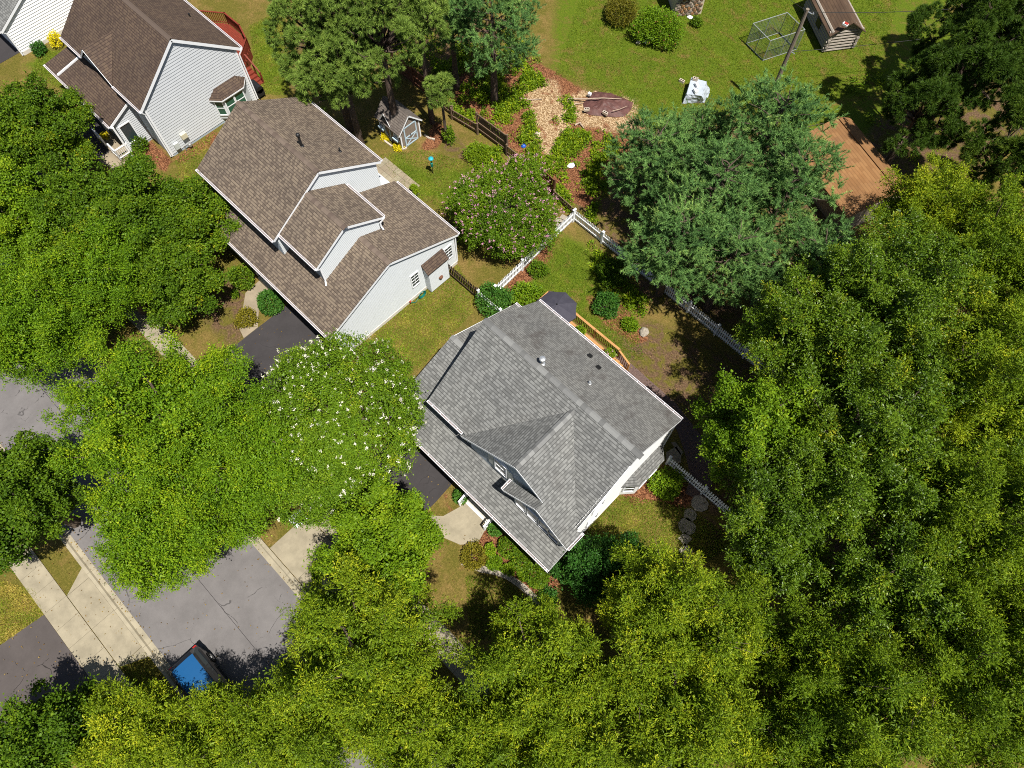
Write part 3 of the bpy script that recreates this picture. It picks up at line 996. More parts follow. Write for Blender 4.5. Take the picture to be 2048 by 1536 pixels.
    v = obj('roof_vent', MB().lathe([(0.17, -0.1), (0.16, 0.02), (0.08, 0.06), (0.08, 0.42), (0.15, 0.43), (0.17, 0.5), (0.15, 0.57), (0.05, 0.6)], p, 14), M['steel'], t, smooth=False)
    for px in ((-8.85, 14.95, 6.04), (-8.02, 14.66, 6.25)):
        n = Vector((0, 0.758, 1)).normalized()
        s = Vector((0, 1, -0.758)).normalized()
        obj('roof_vent', MB().obox(Vector(px) + n * 0.05, X * 0.12, s * 0.11, n * 0.06), M['black'], t)
    p = (-7.50, 13.25, 7.33)
    obj('roof_vent', MB().lathe([(0.11, -0.08), (0.10, 0.03), (0.06, 0.05), (0.06, 0.24), (0.03, 0.26)], p, 12), M['steel'], t)
    return t


def house_brown():
    t = thing('house', 'pale sided house with stepped brown shingle roofs and a black pipe', 'house', (-28, 11.9, 0))
    x0, x1, yr, zr, yb, yf, ze = -34.62, -27.06, 11.93, 8.23, 16.1, 7.81, 5.77
    m1, mr, mz, mb_, mf, me = -23.70, 10.79, 7.37, 13.36, 8.30, 5.9
    g0, g1, gr, gz, gb, gf, ge = -34.4, -21.23, 11.58, 5.52, 16.86, 6.42, 3.16
    core = MB()
    gable_core(core, x0 + 0.2, x1 - 0.17, 8.1, 15.8, ze - 0.1, yr, zr - 0.15)
    gable_core(core, x1 - 0.2, m1 - 0.17, 8.6, 13.05, me - 0.1, mr, mz - 0.15)
    gable_core(core, g0 + 0.2, g1 - 0.17, 6.75 + 0.4, 16.55, ge - 0.0, gr, gz - 0.15)
    obj('wall', core, M['siding_pale'], t)
    w = MB()
    siding(w, (x1 - 0.165, 0, 0), Y, X, [(8.1, 0.3), (15.8, 0.3), (15.8, ze - 0.02), (yr, zr - 0.1), (8.1, ze - 0.02)])
    siding(w, (m1 - 0.165, 0, 0), Y, X, [(8.6, 4.0), (13.05, 4.0), (13.05, me - 0.02), (mr, mz - 0.1), (8.6, me - 0.02)])
    siding(w, (g1 - 0.165, 0, 0), Y, X, [(6.8, 0.32), (16.55, 0.32), (16.55, ge + 0.05), (gr, gz - 0.08), (6.8, ge + 0.08)])
    obj('siding', w, M['siding_pale'], t)
    w = MB()
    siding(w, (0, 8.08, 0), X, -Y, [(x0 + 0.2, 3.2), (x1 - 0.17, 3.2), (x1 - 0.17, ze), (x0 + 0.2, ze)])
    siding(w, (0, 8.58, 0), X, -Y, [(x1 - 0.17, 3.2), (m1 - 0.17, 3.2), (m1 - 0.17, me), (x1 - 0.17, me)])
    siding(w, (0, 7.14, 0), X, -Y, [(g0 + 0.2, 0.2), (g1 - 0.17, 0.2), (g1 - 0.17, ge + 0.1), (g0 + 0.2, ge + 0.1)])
    obj('siding', w, M['siding_shade'], t)
    obj('foundation', MB().box(g1 - 0.16, 6.9, 0, g1 - 0.12, 16.6, 0.3), M['foundation'], t)
    for y in (6.86, 16.52):
        obj('corner_board', MB().box(g1 - 0.16, y - 0.05, 0.3, g1 - 0.135, y + 0.05, ge), M['trim'], t)
    rf = MB()
    slope(rf, [(x0, yr, zr), (x1, yr, zr), (x1, yb, ze), (x0, yb, ze)])
    slope(rf, [(x0, yr, zr), (x1, yr, zr), (x1, yf, ze), (x0, yf, ze)])
    slope(rf, [(x1 - 0.15, mr, mz), (m1, mr, mz), (m1, mb_, me), (x1 - 0.15, mb_, me)])
    slope(rf, [(x1 - 0.15, mr, mz), (m1, mr, mz), (m1, mf, me), (x1 - 0.15, mf, me)])
    slope(rf, [(x1 - 0.15, gr, gz), (g1, gr, gz), (g1, gb, ge), (x1 - 0.15, gb, ge)])
    slope(rf, [(x1 - 0.15, gr, gz), (g1, gr, gz), (g1, gf, ge), (g0, gf, ge), (g0, 8.15, ge + (gz - ge) * (8.15 - gf) / (gr - gf)), (x1 - 0.15, 8.15, ge + (gz - ge) * (8.15 - gf) / (gr - gf))])
    r = obj('roof', rf, M['shingle_brown'], t)
    ridge_caps(r, (x0, yr, zr), (x1, yr, zr), 0.6, M['cap_brown'], 'brown')
    ridge_caps(r, (x1, mr, mz), (m1, mr, mz), 0.59, M['cap_brown'], 'brown')
    ridge_caps(r, (m1 - 0.1, gr, gz), (g1, gr, gz), 0.46, M['cap_brown'], 'brown')
    rake(t, [(x1 - 0.01, yf, ze), (x1 - 0.01, yr, zr), (x1 - 0.01, yb, ze)])
    rake(t, [(x0 + 0.01, yf, ze), (x0 + 0.01, yr, zr), (x0 + 0.01, yb, ze)])
    rake(t, [(m1 - 0.01, mf, me), (m1 - 0.01, mr, mz), (m1 - 0.01, mb_, me)])
    rake(t, [(g1 - 0.01, gf, ge), (g1 - 0.01, gr, gz), (g1 - 0.01, gb, ge)])
    gutter(t, (x0, yf, ze), (x1, yf, ze), -Y, straps=False)
    gutter(t, (x0, yb, ze), (x1, yb, ze), Y, straps=False)
    gutter(t, (x1, mf, me), (m1, mf, me), -Y, straps=False)
    gutter(t, (x1, mb_, me), (m1, mb_, me), Y, straps=False)
    gutter(t, (g0, gf, ge), (g1, gf, ge), -Y, straps=False)
    gutter(t, (x1, gb, ge), (g1, gb, ge), Y, straps=False)
    downspout(t, [(m1 + 0.03, mb_ + 0.05, me - 0.1), (m1 - 0.1, mb_ - 0.25, me - 0.45), (m1 - 0.1, mb_ - 0.25, 5.1), (m1 + 0.1, mb_ - 0.25, 4.95)])
    downspout(t, [(m1 + 0.03, mf - 0.05, me - 0.1), (m1 - 0.1, mf + 0.25, me - 0.45), (m1 - 0.1, mf + 0.25, 4.2), (m1 + 0.12, mf + 0.1, 4.08)])
    downspout(t, [(g1 - 0.12, gb - 0.2, ge - 0.1), (g1 - 0.12, gb - 0.25, 0.3)])
    # chimney box on the gable wall
    bx = g1 - 0.165
    b = MB()
    b.poly([(bx + 0.5, 13.85, 0.14), (bx + 0.5, 15.45, 0.14), (bx, 15.45, 0.14), (bx, 13.85, 0.14)][::-1])
    for y, s in ((13.85, -1), (15.45, 1)):
        q = [(bx, y, 0.14), (bx + 0.5, y, 0.14), (bx + 0.5, y, 2.3), (bx, y, 2.72)]
        b.poly(q if s < 0 else q[::-1])
    box = obj('chimney_box', b, M['siding_shade'], t)
    w = MB()
    siding(w, (bx + 0.5, 0, 0), Y, X, [(13.85, 0.14), (15.45, 0.14), (15.45, 2.3), (13.85, 2.3)])
    siding(w, (0, 13.84, 0), X, -Y, [(bx, 0.14), (bx + 0.5, 0.14), (bx + 0.5, 2.25), (bx, 2.25)])
    obj('siding', w, M['siding_pale'], box)
    br = MB()
    slope(br, [(bx - 0.02, 13.75, 2.80), (bx + 0.58, 13.75, 2.28), (bx + 0.58, 15.55, 2.28), (bx - 0.02, 15.55, 2.80)])
    obj('box_roof', br, M['shingle_dark'], box)
    obj('exhaust_vent', MB().lathe([(0.15, 0.0), (0.17, 0.04), (0.15, 0.1), (0.06, 0.12)], (bx + 0.53, 14.72, 0.95), 9), M['fence_red'], box)
    window(t, (g1 - 0.15, 13.1, 1.95), Y, X, 0.55, 1.2, bars=(1, 3))
    window(t, (g1 - 0.15, 15.98, 1.9), Y, X, 0.55, 1.2, bars=(1, 3))
    # porch
    obj('porch_floor', MB().box(-34.0, 6.95, 0, -27.3, 7.13, 0.3), M['concrete2'], t)
    pm = MB().box(-0.07, -0.07, 0.0, 0.07, 0.07, 3.1).mesh('porch_post', M['trim'])
    for x in (-28.35, -30.1, -33.6):
        piece('porch_post', pm, t, (x, 6.72, 0))
    baluster_rail(t, [(-33.6, 6.72, 0.25), (-30.1, 6.72, 0.25)], 0.0, 0.85, M['trim'], name='porch_railing', posts=False)
    obj('step', MB().box(-29.9, 6.55, 0, -28.5, 6.95, 0.15), M['foundation'], t)
    obj('garage_door', MB().box(-26.6, 7.1, 0.02, -22.0, 7.125, 2.3), M['trim'], t)
    for x in (-33, -30.5, -28.4):
        window(t, (x, 15.8, 4.6), X, Y, 0.8, 1.2)
    # pipes
    p = (-29.57, 12.64, 7.81)
    v = obj('flue_pipe', MB().lathe([(0.14, -0.1), (0.13, 0.04), (0.075, 0.06), (0.075, 0.78), (0.11, 0.8), (0.13, 0.88), (0.11, 0.96), (0.04, 1.0)], p, 12), M['black'], t)
    p = (-28.54, 14.38, 6.79)
    obj('vent_pipe', MB().lathe([(0.12, -0.1), (0.1, 0.03), (0.045, 0.05), (0.045, 0.3), (0.02, 0.31)], p, 10), M['black'], t)
    return t


def house_far():
    t = thing('house', 'blue grey sided house with dark brown roof and a red deck behind it', 'house', (-47.3, 12.3, 0))
    x0, x1, yr, zr, yb, yf, ze = -52.25, -42.41, 12.31, 7.86, 16.44, 8.27, 4.68
    core = MB()
    gable_core(core, x0 + 0.2, x1 - 0.17, 8.6, 16.1, ze - 0.1, yr, zr - 0.15)
    core.box(-51.9, 6.75, 0, -45.05, 8.7, 2.7)
    obj('wall', core, M['siding_shade'], t)
    w = MB()
    siding(w, (x1 - 0.165, 0, 0), Y, X, [(8.55, 0.22), (16.1, 0.22), (16.1, ze - 0.02), (yr, zr - 0.1), (8.55, ze + 0.05)], 0.21, 0.026)
    siding(w, (-45.03, 0, 0), Y, X, [(6.75, 0.22), (8.58, 0.22), (8.58, 3.7), (6.75, 2.75)], 0.16, 0.026)
    obj('siding', w, M['siding_far'], t)
    w = MB()
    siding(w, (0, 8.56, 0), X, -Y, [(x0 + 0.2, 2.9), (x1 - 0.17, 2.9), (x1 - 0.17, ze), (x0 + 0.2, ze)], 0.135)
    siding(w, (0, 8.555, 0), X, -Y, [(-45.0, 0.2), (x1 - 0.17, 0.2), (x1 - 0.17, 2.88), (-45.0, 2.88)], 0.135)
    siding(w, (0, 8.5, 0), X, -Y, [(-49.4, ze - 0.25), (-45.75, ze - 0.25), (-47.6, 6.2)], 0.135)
    obj('siding', w, M['siding_shade'], t)
    for y in (8.6, 16.06):
        obj('corner_board', MB().box(x1 - 0.16, y - 0.06, 0.1, x1 - 0.12, y + 0.06, ze), M['trim'], t)
    rf = MB()
    slope(rf, [(x0, yr, zr), (x1, yr, zr), (x1, yb, ze), (x0, yb, ze)])
    k = (zr - ze) / (yr - yf)
    dx, dz = -47.6, 6.45
    yj = yf + (dz - ze) / k
    slope(rf, [(x0, yr, zr), (x1, yr, zr), (x1, yf, ze), (-45.65, yf, ze), (dx, yj, dz), (-49.55, yf, ze), (x0, yf, ze)])
    slope(rf, [(dx, yj, dz + 0.03), (dx, 8.22, dz + 0.03), (-45.6, 8.22, ze), (-45.65, yf, ze)])
    slope(rf, [(dx, yj, dz + 0.03), (dx, 8.22, dz + 0.03), (-49.6, 8.22, ze), (-49.55, yf, ze)])
    slope(rf, [(-53.3, 6.42, 2.85), (-44.88, 6.42, 2.85), (-44.88, 8.55, 3.85), (-52.3, 8.55, 3.85)])
    r = obj('roof', rf, M['shingle_dark'], t)
    ridge_caps(r, (x0, yr, zr), (x1, yr, zr), 0.77, [M['cap_brown'][1]], 'dark')
    rake(t, [(x1 - 0.01, yf, ze), (x1 - 0.01, yr, zr), (x1 - 0.01, yb, ze)], 0.2)
    rake(t, [(-44.87, 6.42, 2.85), (-44.87, 8.55, 3.85)])
    rake(t, [(-49.6, 8.21, ze), (dx, 8.21, dz), (-45.6, 8.21, ze)], 0.12)
    gutter(t, (x0, yf, ze), (-49.6, yf, ze), -Y, straps=False)
    gutter(t, (-45.6, yf, ze), (x1, yf, ze), -Y, straps=False)
    gutter(t, (x0, yb, ze), (x1, yb, ze), Y, straps=False)
    gutter(t, (-53.3, 6.42, 2.85), (-44.88, 6.42, 2.85), -Y, straps=False)
    downspout(t, [(x1 + 0.03, yf - 0.05, ze - 0.1), (x1 - 0.1, 8.45, ze - 0.5), (x1 - 0.1, 8.45, 0.2)])
    downspout(t, [(x1 + 0.03, yb + 0.05, ze - 0.1), (x1 - 0.1, 16.2, ze - 0.5), (x1 - 0.1, 16.2, 0.2)])
    downspout(t, [(-50.8, 8.4, 3.84), (-51.55, 6.5, 2.95)], 0.13)
    # the bay on the gable wall, the green of reflected trees painted into its panes
    bx = x1 - 0.165
    b = MB().prism([(bx, 13.0), (bx + 0.55, 13.55), (bx + 0.55, 15.2), (bx, 15.8)], 0.5, 2.3)
    bay = obj('bay', b, M['siding_pale'], t)
    br = MB()
    o1, o2 = (bx + 0.72, 13.4, 2.35), (bx + 0.72, 15.3, 2.35)
    slope(br, [(bx, 13.5, 2.95), o1, o2, (bx, 15.25, 2.95)])
    slope(br, [(bx, 13.5, 2.95), (bx, 12.75, 2.35), o1])
    slope(br, [(bx, 15.25, 2.95), o2, (bx, 15.98, 2.35)])
    obj('bay_roof', br, M['shingle_dark'], bay)
    rake(bay, [(bx, 12.75, 2.4), (o1[0], o1[1], 2.4), (o2[0], o2[1], 2.4), (bx, 15.98, 2.4)], 0.09, 'fascia')
    dv = Vector((0.55, 0.55, 0)).normalized()
    window(bay, (bx + 0.27, 13.27, 1.5), dv, Vector((dv.y, -dv.x, 0)), 0.5, 1.2, 'glass_tree_reflection', (0, 1))
    for y in (13.97, 14.78):
        window(bay, (bx + 0.55, y, 1.5), Y, X, 0.66, 1.2, 'glass_tree_reflection', (0, 1))
    # porch
    window(t, (-45.02, 7.35, 1.55), Y, X, 0.75, 1.5, 'glass', (0, 0))
    obj('porch_floor', MB().box(-47.6, 5.7, 0, -44.7, 6.74, 0.3), M['tan_slab'], t)
    baluster_rail(t, [(-47.6, 5.75, 0.3), (-46.6, 5.75, 0.3)], 0.0, 0.85, M['trim'], name='porch_railing')
    baluster_rail(t, [(-45.6, 5.75, 0.3), (-44.75, 5.75, 0.3), (-44.75, 6.7, 0.3)], 0.0, 0.85, M['trim'], name='porch_railing')
    for x in (-47.6, -44.75):
        obj('porch_post', MB().box(x - 0.06, 6.5, 0, x + 0.06, 6.62, 2.75), M['trim'], t)
    # meters on the wall
    obj('meter_box', MB().box(bx + 0.02, 9.0, 0.5, bx + 0.22, 9.35, 1.0), M['meter'], t)
    obj('meter_box', MB().box(bx + 0.02, 9.75, 0.95, bx + 0.25, 10.2, 1.35), M['cream'], t)
    obj('gas_meter', MB().tube([(bx + 0.25, 9.6, 0.1), (bx + 0.25, 9.6, 0.5), (bx + 0.25, 9.95, 0.5), (bx + 0.25, 9.95, 0.15)], 0.05, 8).lathe([(0.1, 0), (0.15, 0.1), (0.15, 0.25), (0.08, 0.33)], (bx + 0.3, 10.0, 0.2), 10), M['steel'], t)
    obj('roof_vent', MB().tube([(-46.42, 15.44, 5.45), tuple(Vector((-46.42, 15.44, 5.45)) + Vector((0, 0, 0.25)))], 0.06, 8), M['black'], t)
    return t


def house_corner():
    t = thing('house', 'white sided house with grey roof cut by the top left corner', 'house', (-65, 11, 0))
    x1 = -59.2
    core = MB()
    gable_core(core, -72, x1 - 0.17, 6.3, 17.5, 2.55, 12, 5.6)
    obj('wall', core, M['siding_white'], t)
    w = MB()
    siding(w, (x1 - 0.165, 0, 0), Y, X, [(6.28, 0.3), (17.5, 0.3), (17.5, 2.6), (12, 5.65), (6.28, 2.6)], 0.21, 0.038)
    obj('siding', w, M['siding_white'], t)
    w = MB()
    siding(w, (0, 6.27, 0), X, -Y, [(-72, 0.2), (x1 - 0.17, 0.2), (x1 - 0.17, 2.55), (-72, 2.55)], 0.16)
    obj('siding', w, M['siding_shade'], t)
    rf = MB()
    slope(rf, [(-72, 12, 5.75), (x1, 12, 5.75), (x1, 5.95, 2.45), (-72, 5.95, 2.45)])
    slope(rf, [(-72, 12, 5.75), (x1, 12, 5.75), (x1, 18, 2.45), (-72, 18, 2.45)])
    obj('roof', rf, M['shingle_grey'], t)
    rake(t, [(x1 - 0.01, 5.95, 2.45), (x1 - 0.01, 12, 5.75), (x1 - 0.01, 18, 2.45)])
    gutter(t, (-72, 5.95, 2.45), (x1, 5.95, 2.45), -Y, straps=False)
    downspout(t, [(x1 - 0.05, 6.0, 2.3), (x1 - 0.1, 6.22, 2.1), (x1 - 0.1, 6.22, 0.1)])
    obj('foundation', MB().box(x1 - 0.16, 6.35, 0, x1 - 0.12, 17.4, 0.28), M['foundation'], t)
    obj('garage_door', MB().box(-64.3, 6.24, 0.02, -60.0, 6.255, 2.2), M['trim'], t)
    return t


house_grey()
house_brown()
house_far()
house_corner()

# ---------------------------------------------------------------- fences
def picket_mesh(w, h, t, m, point=0.06):
    mb = MB()
    a = [(-w / 2, 0), (w / 2, 0), (w / 2, h - point), (0, h), (-w / 2, h - point)]
    F = [(x, -t / 2, z) for x, z in a]
    B = [(x, t / 2, z) for x, z in a]
    mb.poly(F)
    mb.poly(B[::-1])
    for i in range(5):
        j = (i + 1) % 5
        mb.poly([F[i], B[i], B[j], F[j]])
    return mb.mesh('picket', m)


def picket_fence(label, p, q, m, h=1.1, pitch=0.145, w=0.085, post=2.4, cap=True, group=None, skip=()):
    p, q = Vector(p[:2] + (0,)), Vector(q[:2] + (0,))
    d = q - p
    L = d.length
    d.normalize()
    ang = math.atan2(d.y, d.x)
    t = thing('picket_fence', label, 'fence', tuple(p), group)
    nrm = Vector((-d.y, d.x, 0))
    for z in (0.28, h - 0.28):
        obj('rail', MB().bar(p + Z * z, q + Z * z, 0.04, 0.085), m, t)
    me = picket_mesh(w, h, 0.022, m)
    n = int(L / pitch)
    for k in range(n):
        c = p + d * (pitch * (k + 0.5)) + nrm * 0.035
        piece('picket', me, t, (c.x, c.y, 0.05), (random.uniform(-0.01, 0.01), random.uniform(-0.012, 0.012), ang))
    mb = MB().box(-0.06, -0.06, 0, 0.06, 0.06, h + 0.16)
    if cap:
        mb.box(-0.085, -0.085, h + 0.16, 0.085, 0.085, h + 0.2)
        mb.lathe([(0.075, 0), (0.0, 0.08)], (0, 0, h + 0.2), 4)
    pm = mb.mesh('post', m)
    k = max(1, round(L / post))
    for i in range(k + 1):
        c = p + d * (L * i / k)
        piece('post', pm, t, (c.x, c.y, 0), (0, 0, ang))
    return t


picket_fence('white picket fence along the back under the blue green pines', (-18.15, 24.6), (-10.4, 24.45), M['picket'])
picket_fence('white picket fence running out from the pines to the big tree on the right', (-10.35, 24.45), (-1.2, 24.2), M['picket'])
picket_fence('white picket fence between the pink flowering tree and the back lawn', (-17.75, 16.6), (-18.15, 24.5), M['picket'])
picket_fence('white picket fence beside the bay of the grey roofed house', (-2.5, 15.5), (5.2, 15.55), M['picket'])
picket_fence('short white picket gate by the shrubs at the rear corner of the grey house', (-18.3, 15.6), (-16.3, 15.6), M['picket'])
picket_fence('dark wooden picket fence from the brown roofed house to the shrubs', (-21.2, 15.6), (-18.4, 15.6), M['fence_dark'], h=1.25, pitch=0.17, w=0.11, cap=False)


def board_fence(label, p, q, h, m, low=False):
    p, q = Vector(p[:2] + (0,)), Vector(q[:2] + (0,))
    d = q - p
    L = d.length
    d.normalize()
    ang = math.atan2(d.y, d.x)
    nrm = Vector((-d.y, d.x, 0))
    t = thing('board_fence', label, 'fence', tuple(p), 'brown wooden fence along the back gardens')
    zr = (0.35, h - 0.05) if low else (0.35, h * 0.55, h - 0.04)
    for z in zr:
        obj('rail', MB().bar(p + Z * z, q + Z * z, 0.05, 0.09), m, t)
    me = MB().box(-0.065, -0.011, 0.06, 0.065, 0.011, h - (0.08 if low else 0.02)).mesh('board', m)
    pitch = 0.19 if low else 0.145
    for k in range(int(L / pitch)):
        c = p + d * (pitch * (k + 0.5)) + nrm * 0.045
        piece('board', me, t, (c.x, c.y, 0), (random.uniform(-0.02, 0.02), random.uniform(-0.02, 0.02), ang))
    pm = MB().box(-0.06, -0.06, 0, 0.06, 0.06, h + 0.12).mesh('post', m)
    n = max(1, round(L / 2.3))
    for i in range(n + 1):
        c = p + d * (L * i / n)
        piece('post', pm, t, (c.x, c.y, 0))
    return t


board_fence('tall reddish board fence in the shade under the pines', (-39.5, 25.5), (-33.2, 25.4), 1.7, M['fence_red'])
board_fence('low brown rail fence behind the playhouse shed', (-33.1, 25.35), (-30.9, 25.3), 1.0, M['fence_brown'], True)
board_fence('low brown slatted fence beside the dark garden bed', (-30.8, 25.1), (-28.4, 25.4), 1.0, M['fence_brown'], True)
board_fence('tall brown board fence panel beside the weedy clearing', (-28.6, 25.6), (-25.6, 25.65), 1.75, M['fence_brown'])
board_fence('brown slatted fence running behind the pink flowering tree', (-25.5, 25.5), (-21.8, 25.4), 1.0, M['fence_brown'], True)
board_fence('reddish brown board fence end near the white corner post', (-21.7, 25.3), (-20.6, 25.2), 1.6, M['fence_red'])
board_fence('grey brown low boards joining the white corner post', (-20.5, 25.1), (-18.4, 24.95), 0.7, M['fence_brown'], True)


# ---------------------------------------------------------------- decks
def deck_grey():
    t = thing('garden_deck', 'honey coloured deck with railing and steps behind the grey house', 'deck', (-11.6, 17.1, 0))
    y0, y1, x0, x1, z = 15.66, 18.55, -14.9, -9.0, 0.55
    n = int((y1 - y0) / 0.145)
    me = MB().box(x0, -0.068, -0.03, x1, 0.068, 0.0).mesh('deck_board', M['cedar'])
    for k in range(n):
        o = link('deck_board', me, t, (-t.location.x, y0 + 0.145 * (k + 0.5) - t.location.y, z + random.uniform(-0.002, 0.002)))
    obj('deck_frame', MB().box(x0 + 0.05, y0 + 0.02, 0.0, x1 - 0.05, y1 - 0.05, z - 0.04), M['cedar_rail'], t)
    baluster_rail(t, [(x0, y0 + 0.1, z), (x0, y1, z), (x1, y1, z)], 0.0, 0.95, M['cedar_rail'], 0.14, 0.045)
    cap = MB()
    for a, b in (((x0, y0 + 0.1), (x0, y1)), ((x0, y1), (x1, y1))):
        cap.bar((*a, z + 0.985), (*b, z + 0.985), 0.15, 0.03)
    obj('rail_cap', cap, M['cedar'], t)
    for i in range(3):
        obj('step', MB().box(x1 + 0.28 * i, 17.3, 0, x1 + 0.28 * (i + 1), 18.5, z - 0.14 * (i + 1)), M['cedar'], t)
    r = MB()
    r.bar((x1, 18.5, z + 0.98), (x1 + 0.9, 18.5, 0.95), 0.12, 0.04)
    r.box(x1 + 0.84, 18.45, 0, x1 + 0.94, 18.55, 0.98)
    so = obj('stair_rail', r, M['cedar'], t)
    bm = MB().box(-0.022, -0.022, 0, 0.022, 0.022, 0.85).mesh('baluster', M['cedar_rail'])
    for k in range(1, 6):
        piece('baluster', bm, so, (x1 + 0.15 * k, 18.5, z - 0.07 * k))
    return t


deck_grey()


def umbrella():
    c = Vector((-13.4, 17.55, 0))
    t = thing('garden_umbrella', 'charcoal octagonal garden umbrella open on the rear deck', 'umbrella', (c.x, c.y, 0.55))
    obj('pole', MB().tube([c + Z * 0.55, c + Z * 3.05], 0.025, 8), M['black'], t)
    top = c + Z * 2.95
    rim = [c + Vector((1.32 * math.cos(k * math.pi / 4 + 0.3), 1.32 * math.sin(k * math.pi / 4 + 0.3), 2.4)) for k in range(8)]
    for k in range(8):
        a, b = rim[k], rim[(k + 1) % 8]
        m = (a + b) / 2 - Z * 0.0 + (c - (a + b) / 2) * 0.03
        m.z = 2.42
        ia, ib = top.lerp(a, 0.5) + Z * 0.05, top.lerp(b, 0.5) + Z * 0.05
        im = (ia + ib) / 2 - Z * 0.025
        mb = MB()
        for tri in ([top, ia, im], [top, im, ib], [ia, a, m, im], [im, m, b, ib]):
            mb.poly(tri)
            mb.poly([p - Z * 0.012 for p in tri[::-1]])
        mb.poly([a, a - Z * 0.09, m - Z * 0.09, m])
        mb.poly([m, m - Z * 0.09, b - Z * 0.09, b])
        obj('canopy_panel', mb, M['umbrella'], t)
        obj('rib', MB().bar(top - Z * 0.03, a - Z * 0.03, 0.02, 0.02), M['black'], t)
    obj('finial', MB().lathe([(0.05, 0), (0.035, 0.06), (0.0, 0.1)], tuple(top), 8), M['black'], t)
    return t


umbrella()


def deck_red():
    t = thing('garden_deck', 'red stained deck with railing and stairs behind the blue grey house', 'deck', (-49, 18, 0))
    z = 0.75
    xy = [(-53.5, 16.5), (-45.6, 16.5), (-45.2, 17.2), (-46.5, 18.7), (-48.0, 19.2), (-49.9, 19.2), (-51.6, 17.9)]
    obj('deck_frame', MB().prism(xy, 0, z - 0.035), M['red_deck'], t)
    P = np.array([(p[0], p[1]) for p in xy])
    y = 16.5
    while y < 19.1:
        ym = y + 0.07
        xs = []
        for i in range(len(xy)):
            (xa, ya), (xb, yb) = xy[i], xy[(i + 1) % len(xy)]
            if (ya - ym) * (yb - ym) < 0:
                xs.append(xa + (xb - xa) * (ym - ya) / (yb - ya))
        if len(xs) >= 2:
            obj('deck_board', MB().box(min(xs), y, z - 0.03, max(xs), y + 0.135, z), M['red_deck'], t)
        y += 0.145
    baluster_rail(t, [(-51.6, 17.9, z), (-49.9, 19.2, z), (-48.0, 19.2, z), (-46.5, 18.7, z), (-45.25, 17.2, z)], 0.0, 0.95, M['red_deck'], 0.15, 0.05)
    for i in range(5):
        x = -45.2 + 0.3 * i
        obj('step', MB().box(x, 16.55, 0, x + 0.3, 17.6, z - 0.14 * (i + 1) + 0.02), M['red_deck'], t)
    obj('stair_rail', MB().bar((-45.2, 17.6, z + 0.95), (-43.7, 17.6, 0.98), 0.1, 0.05).box(-43.78, 17.55, 0, -43.68, 17.65, 1.0).box(-44.5, 17.56, 0, -44.42, 17.64, 1.3), M['red_deck'], t)
    return t


deck_red()


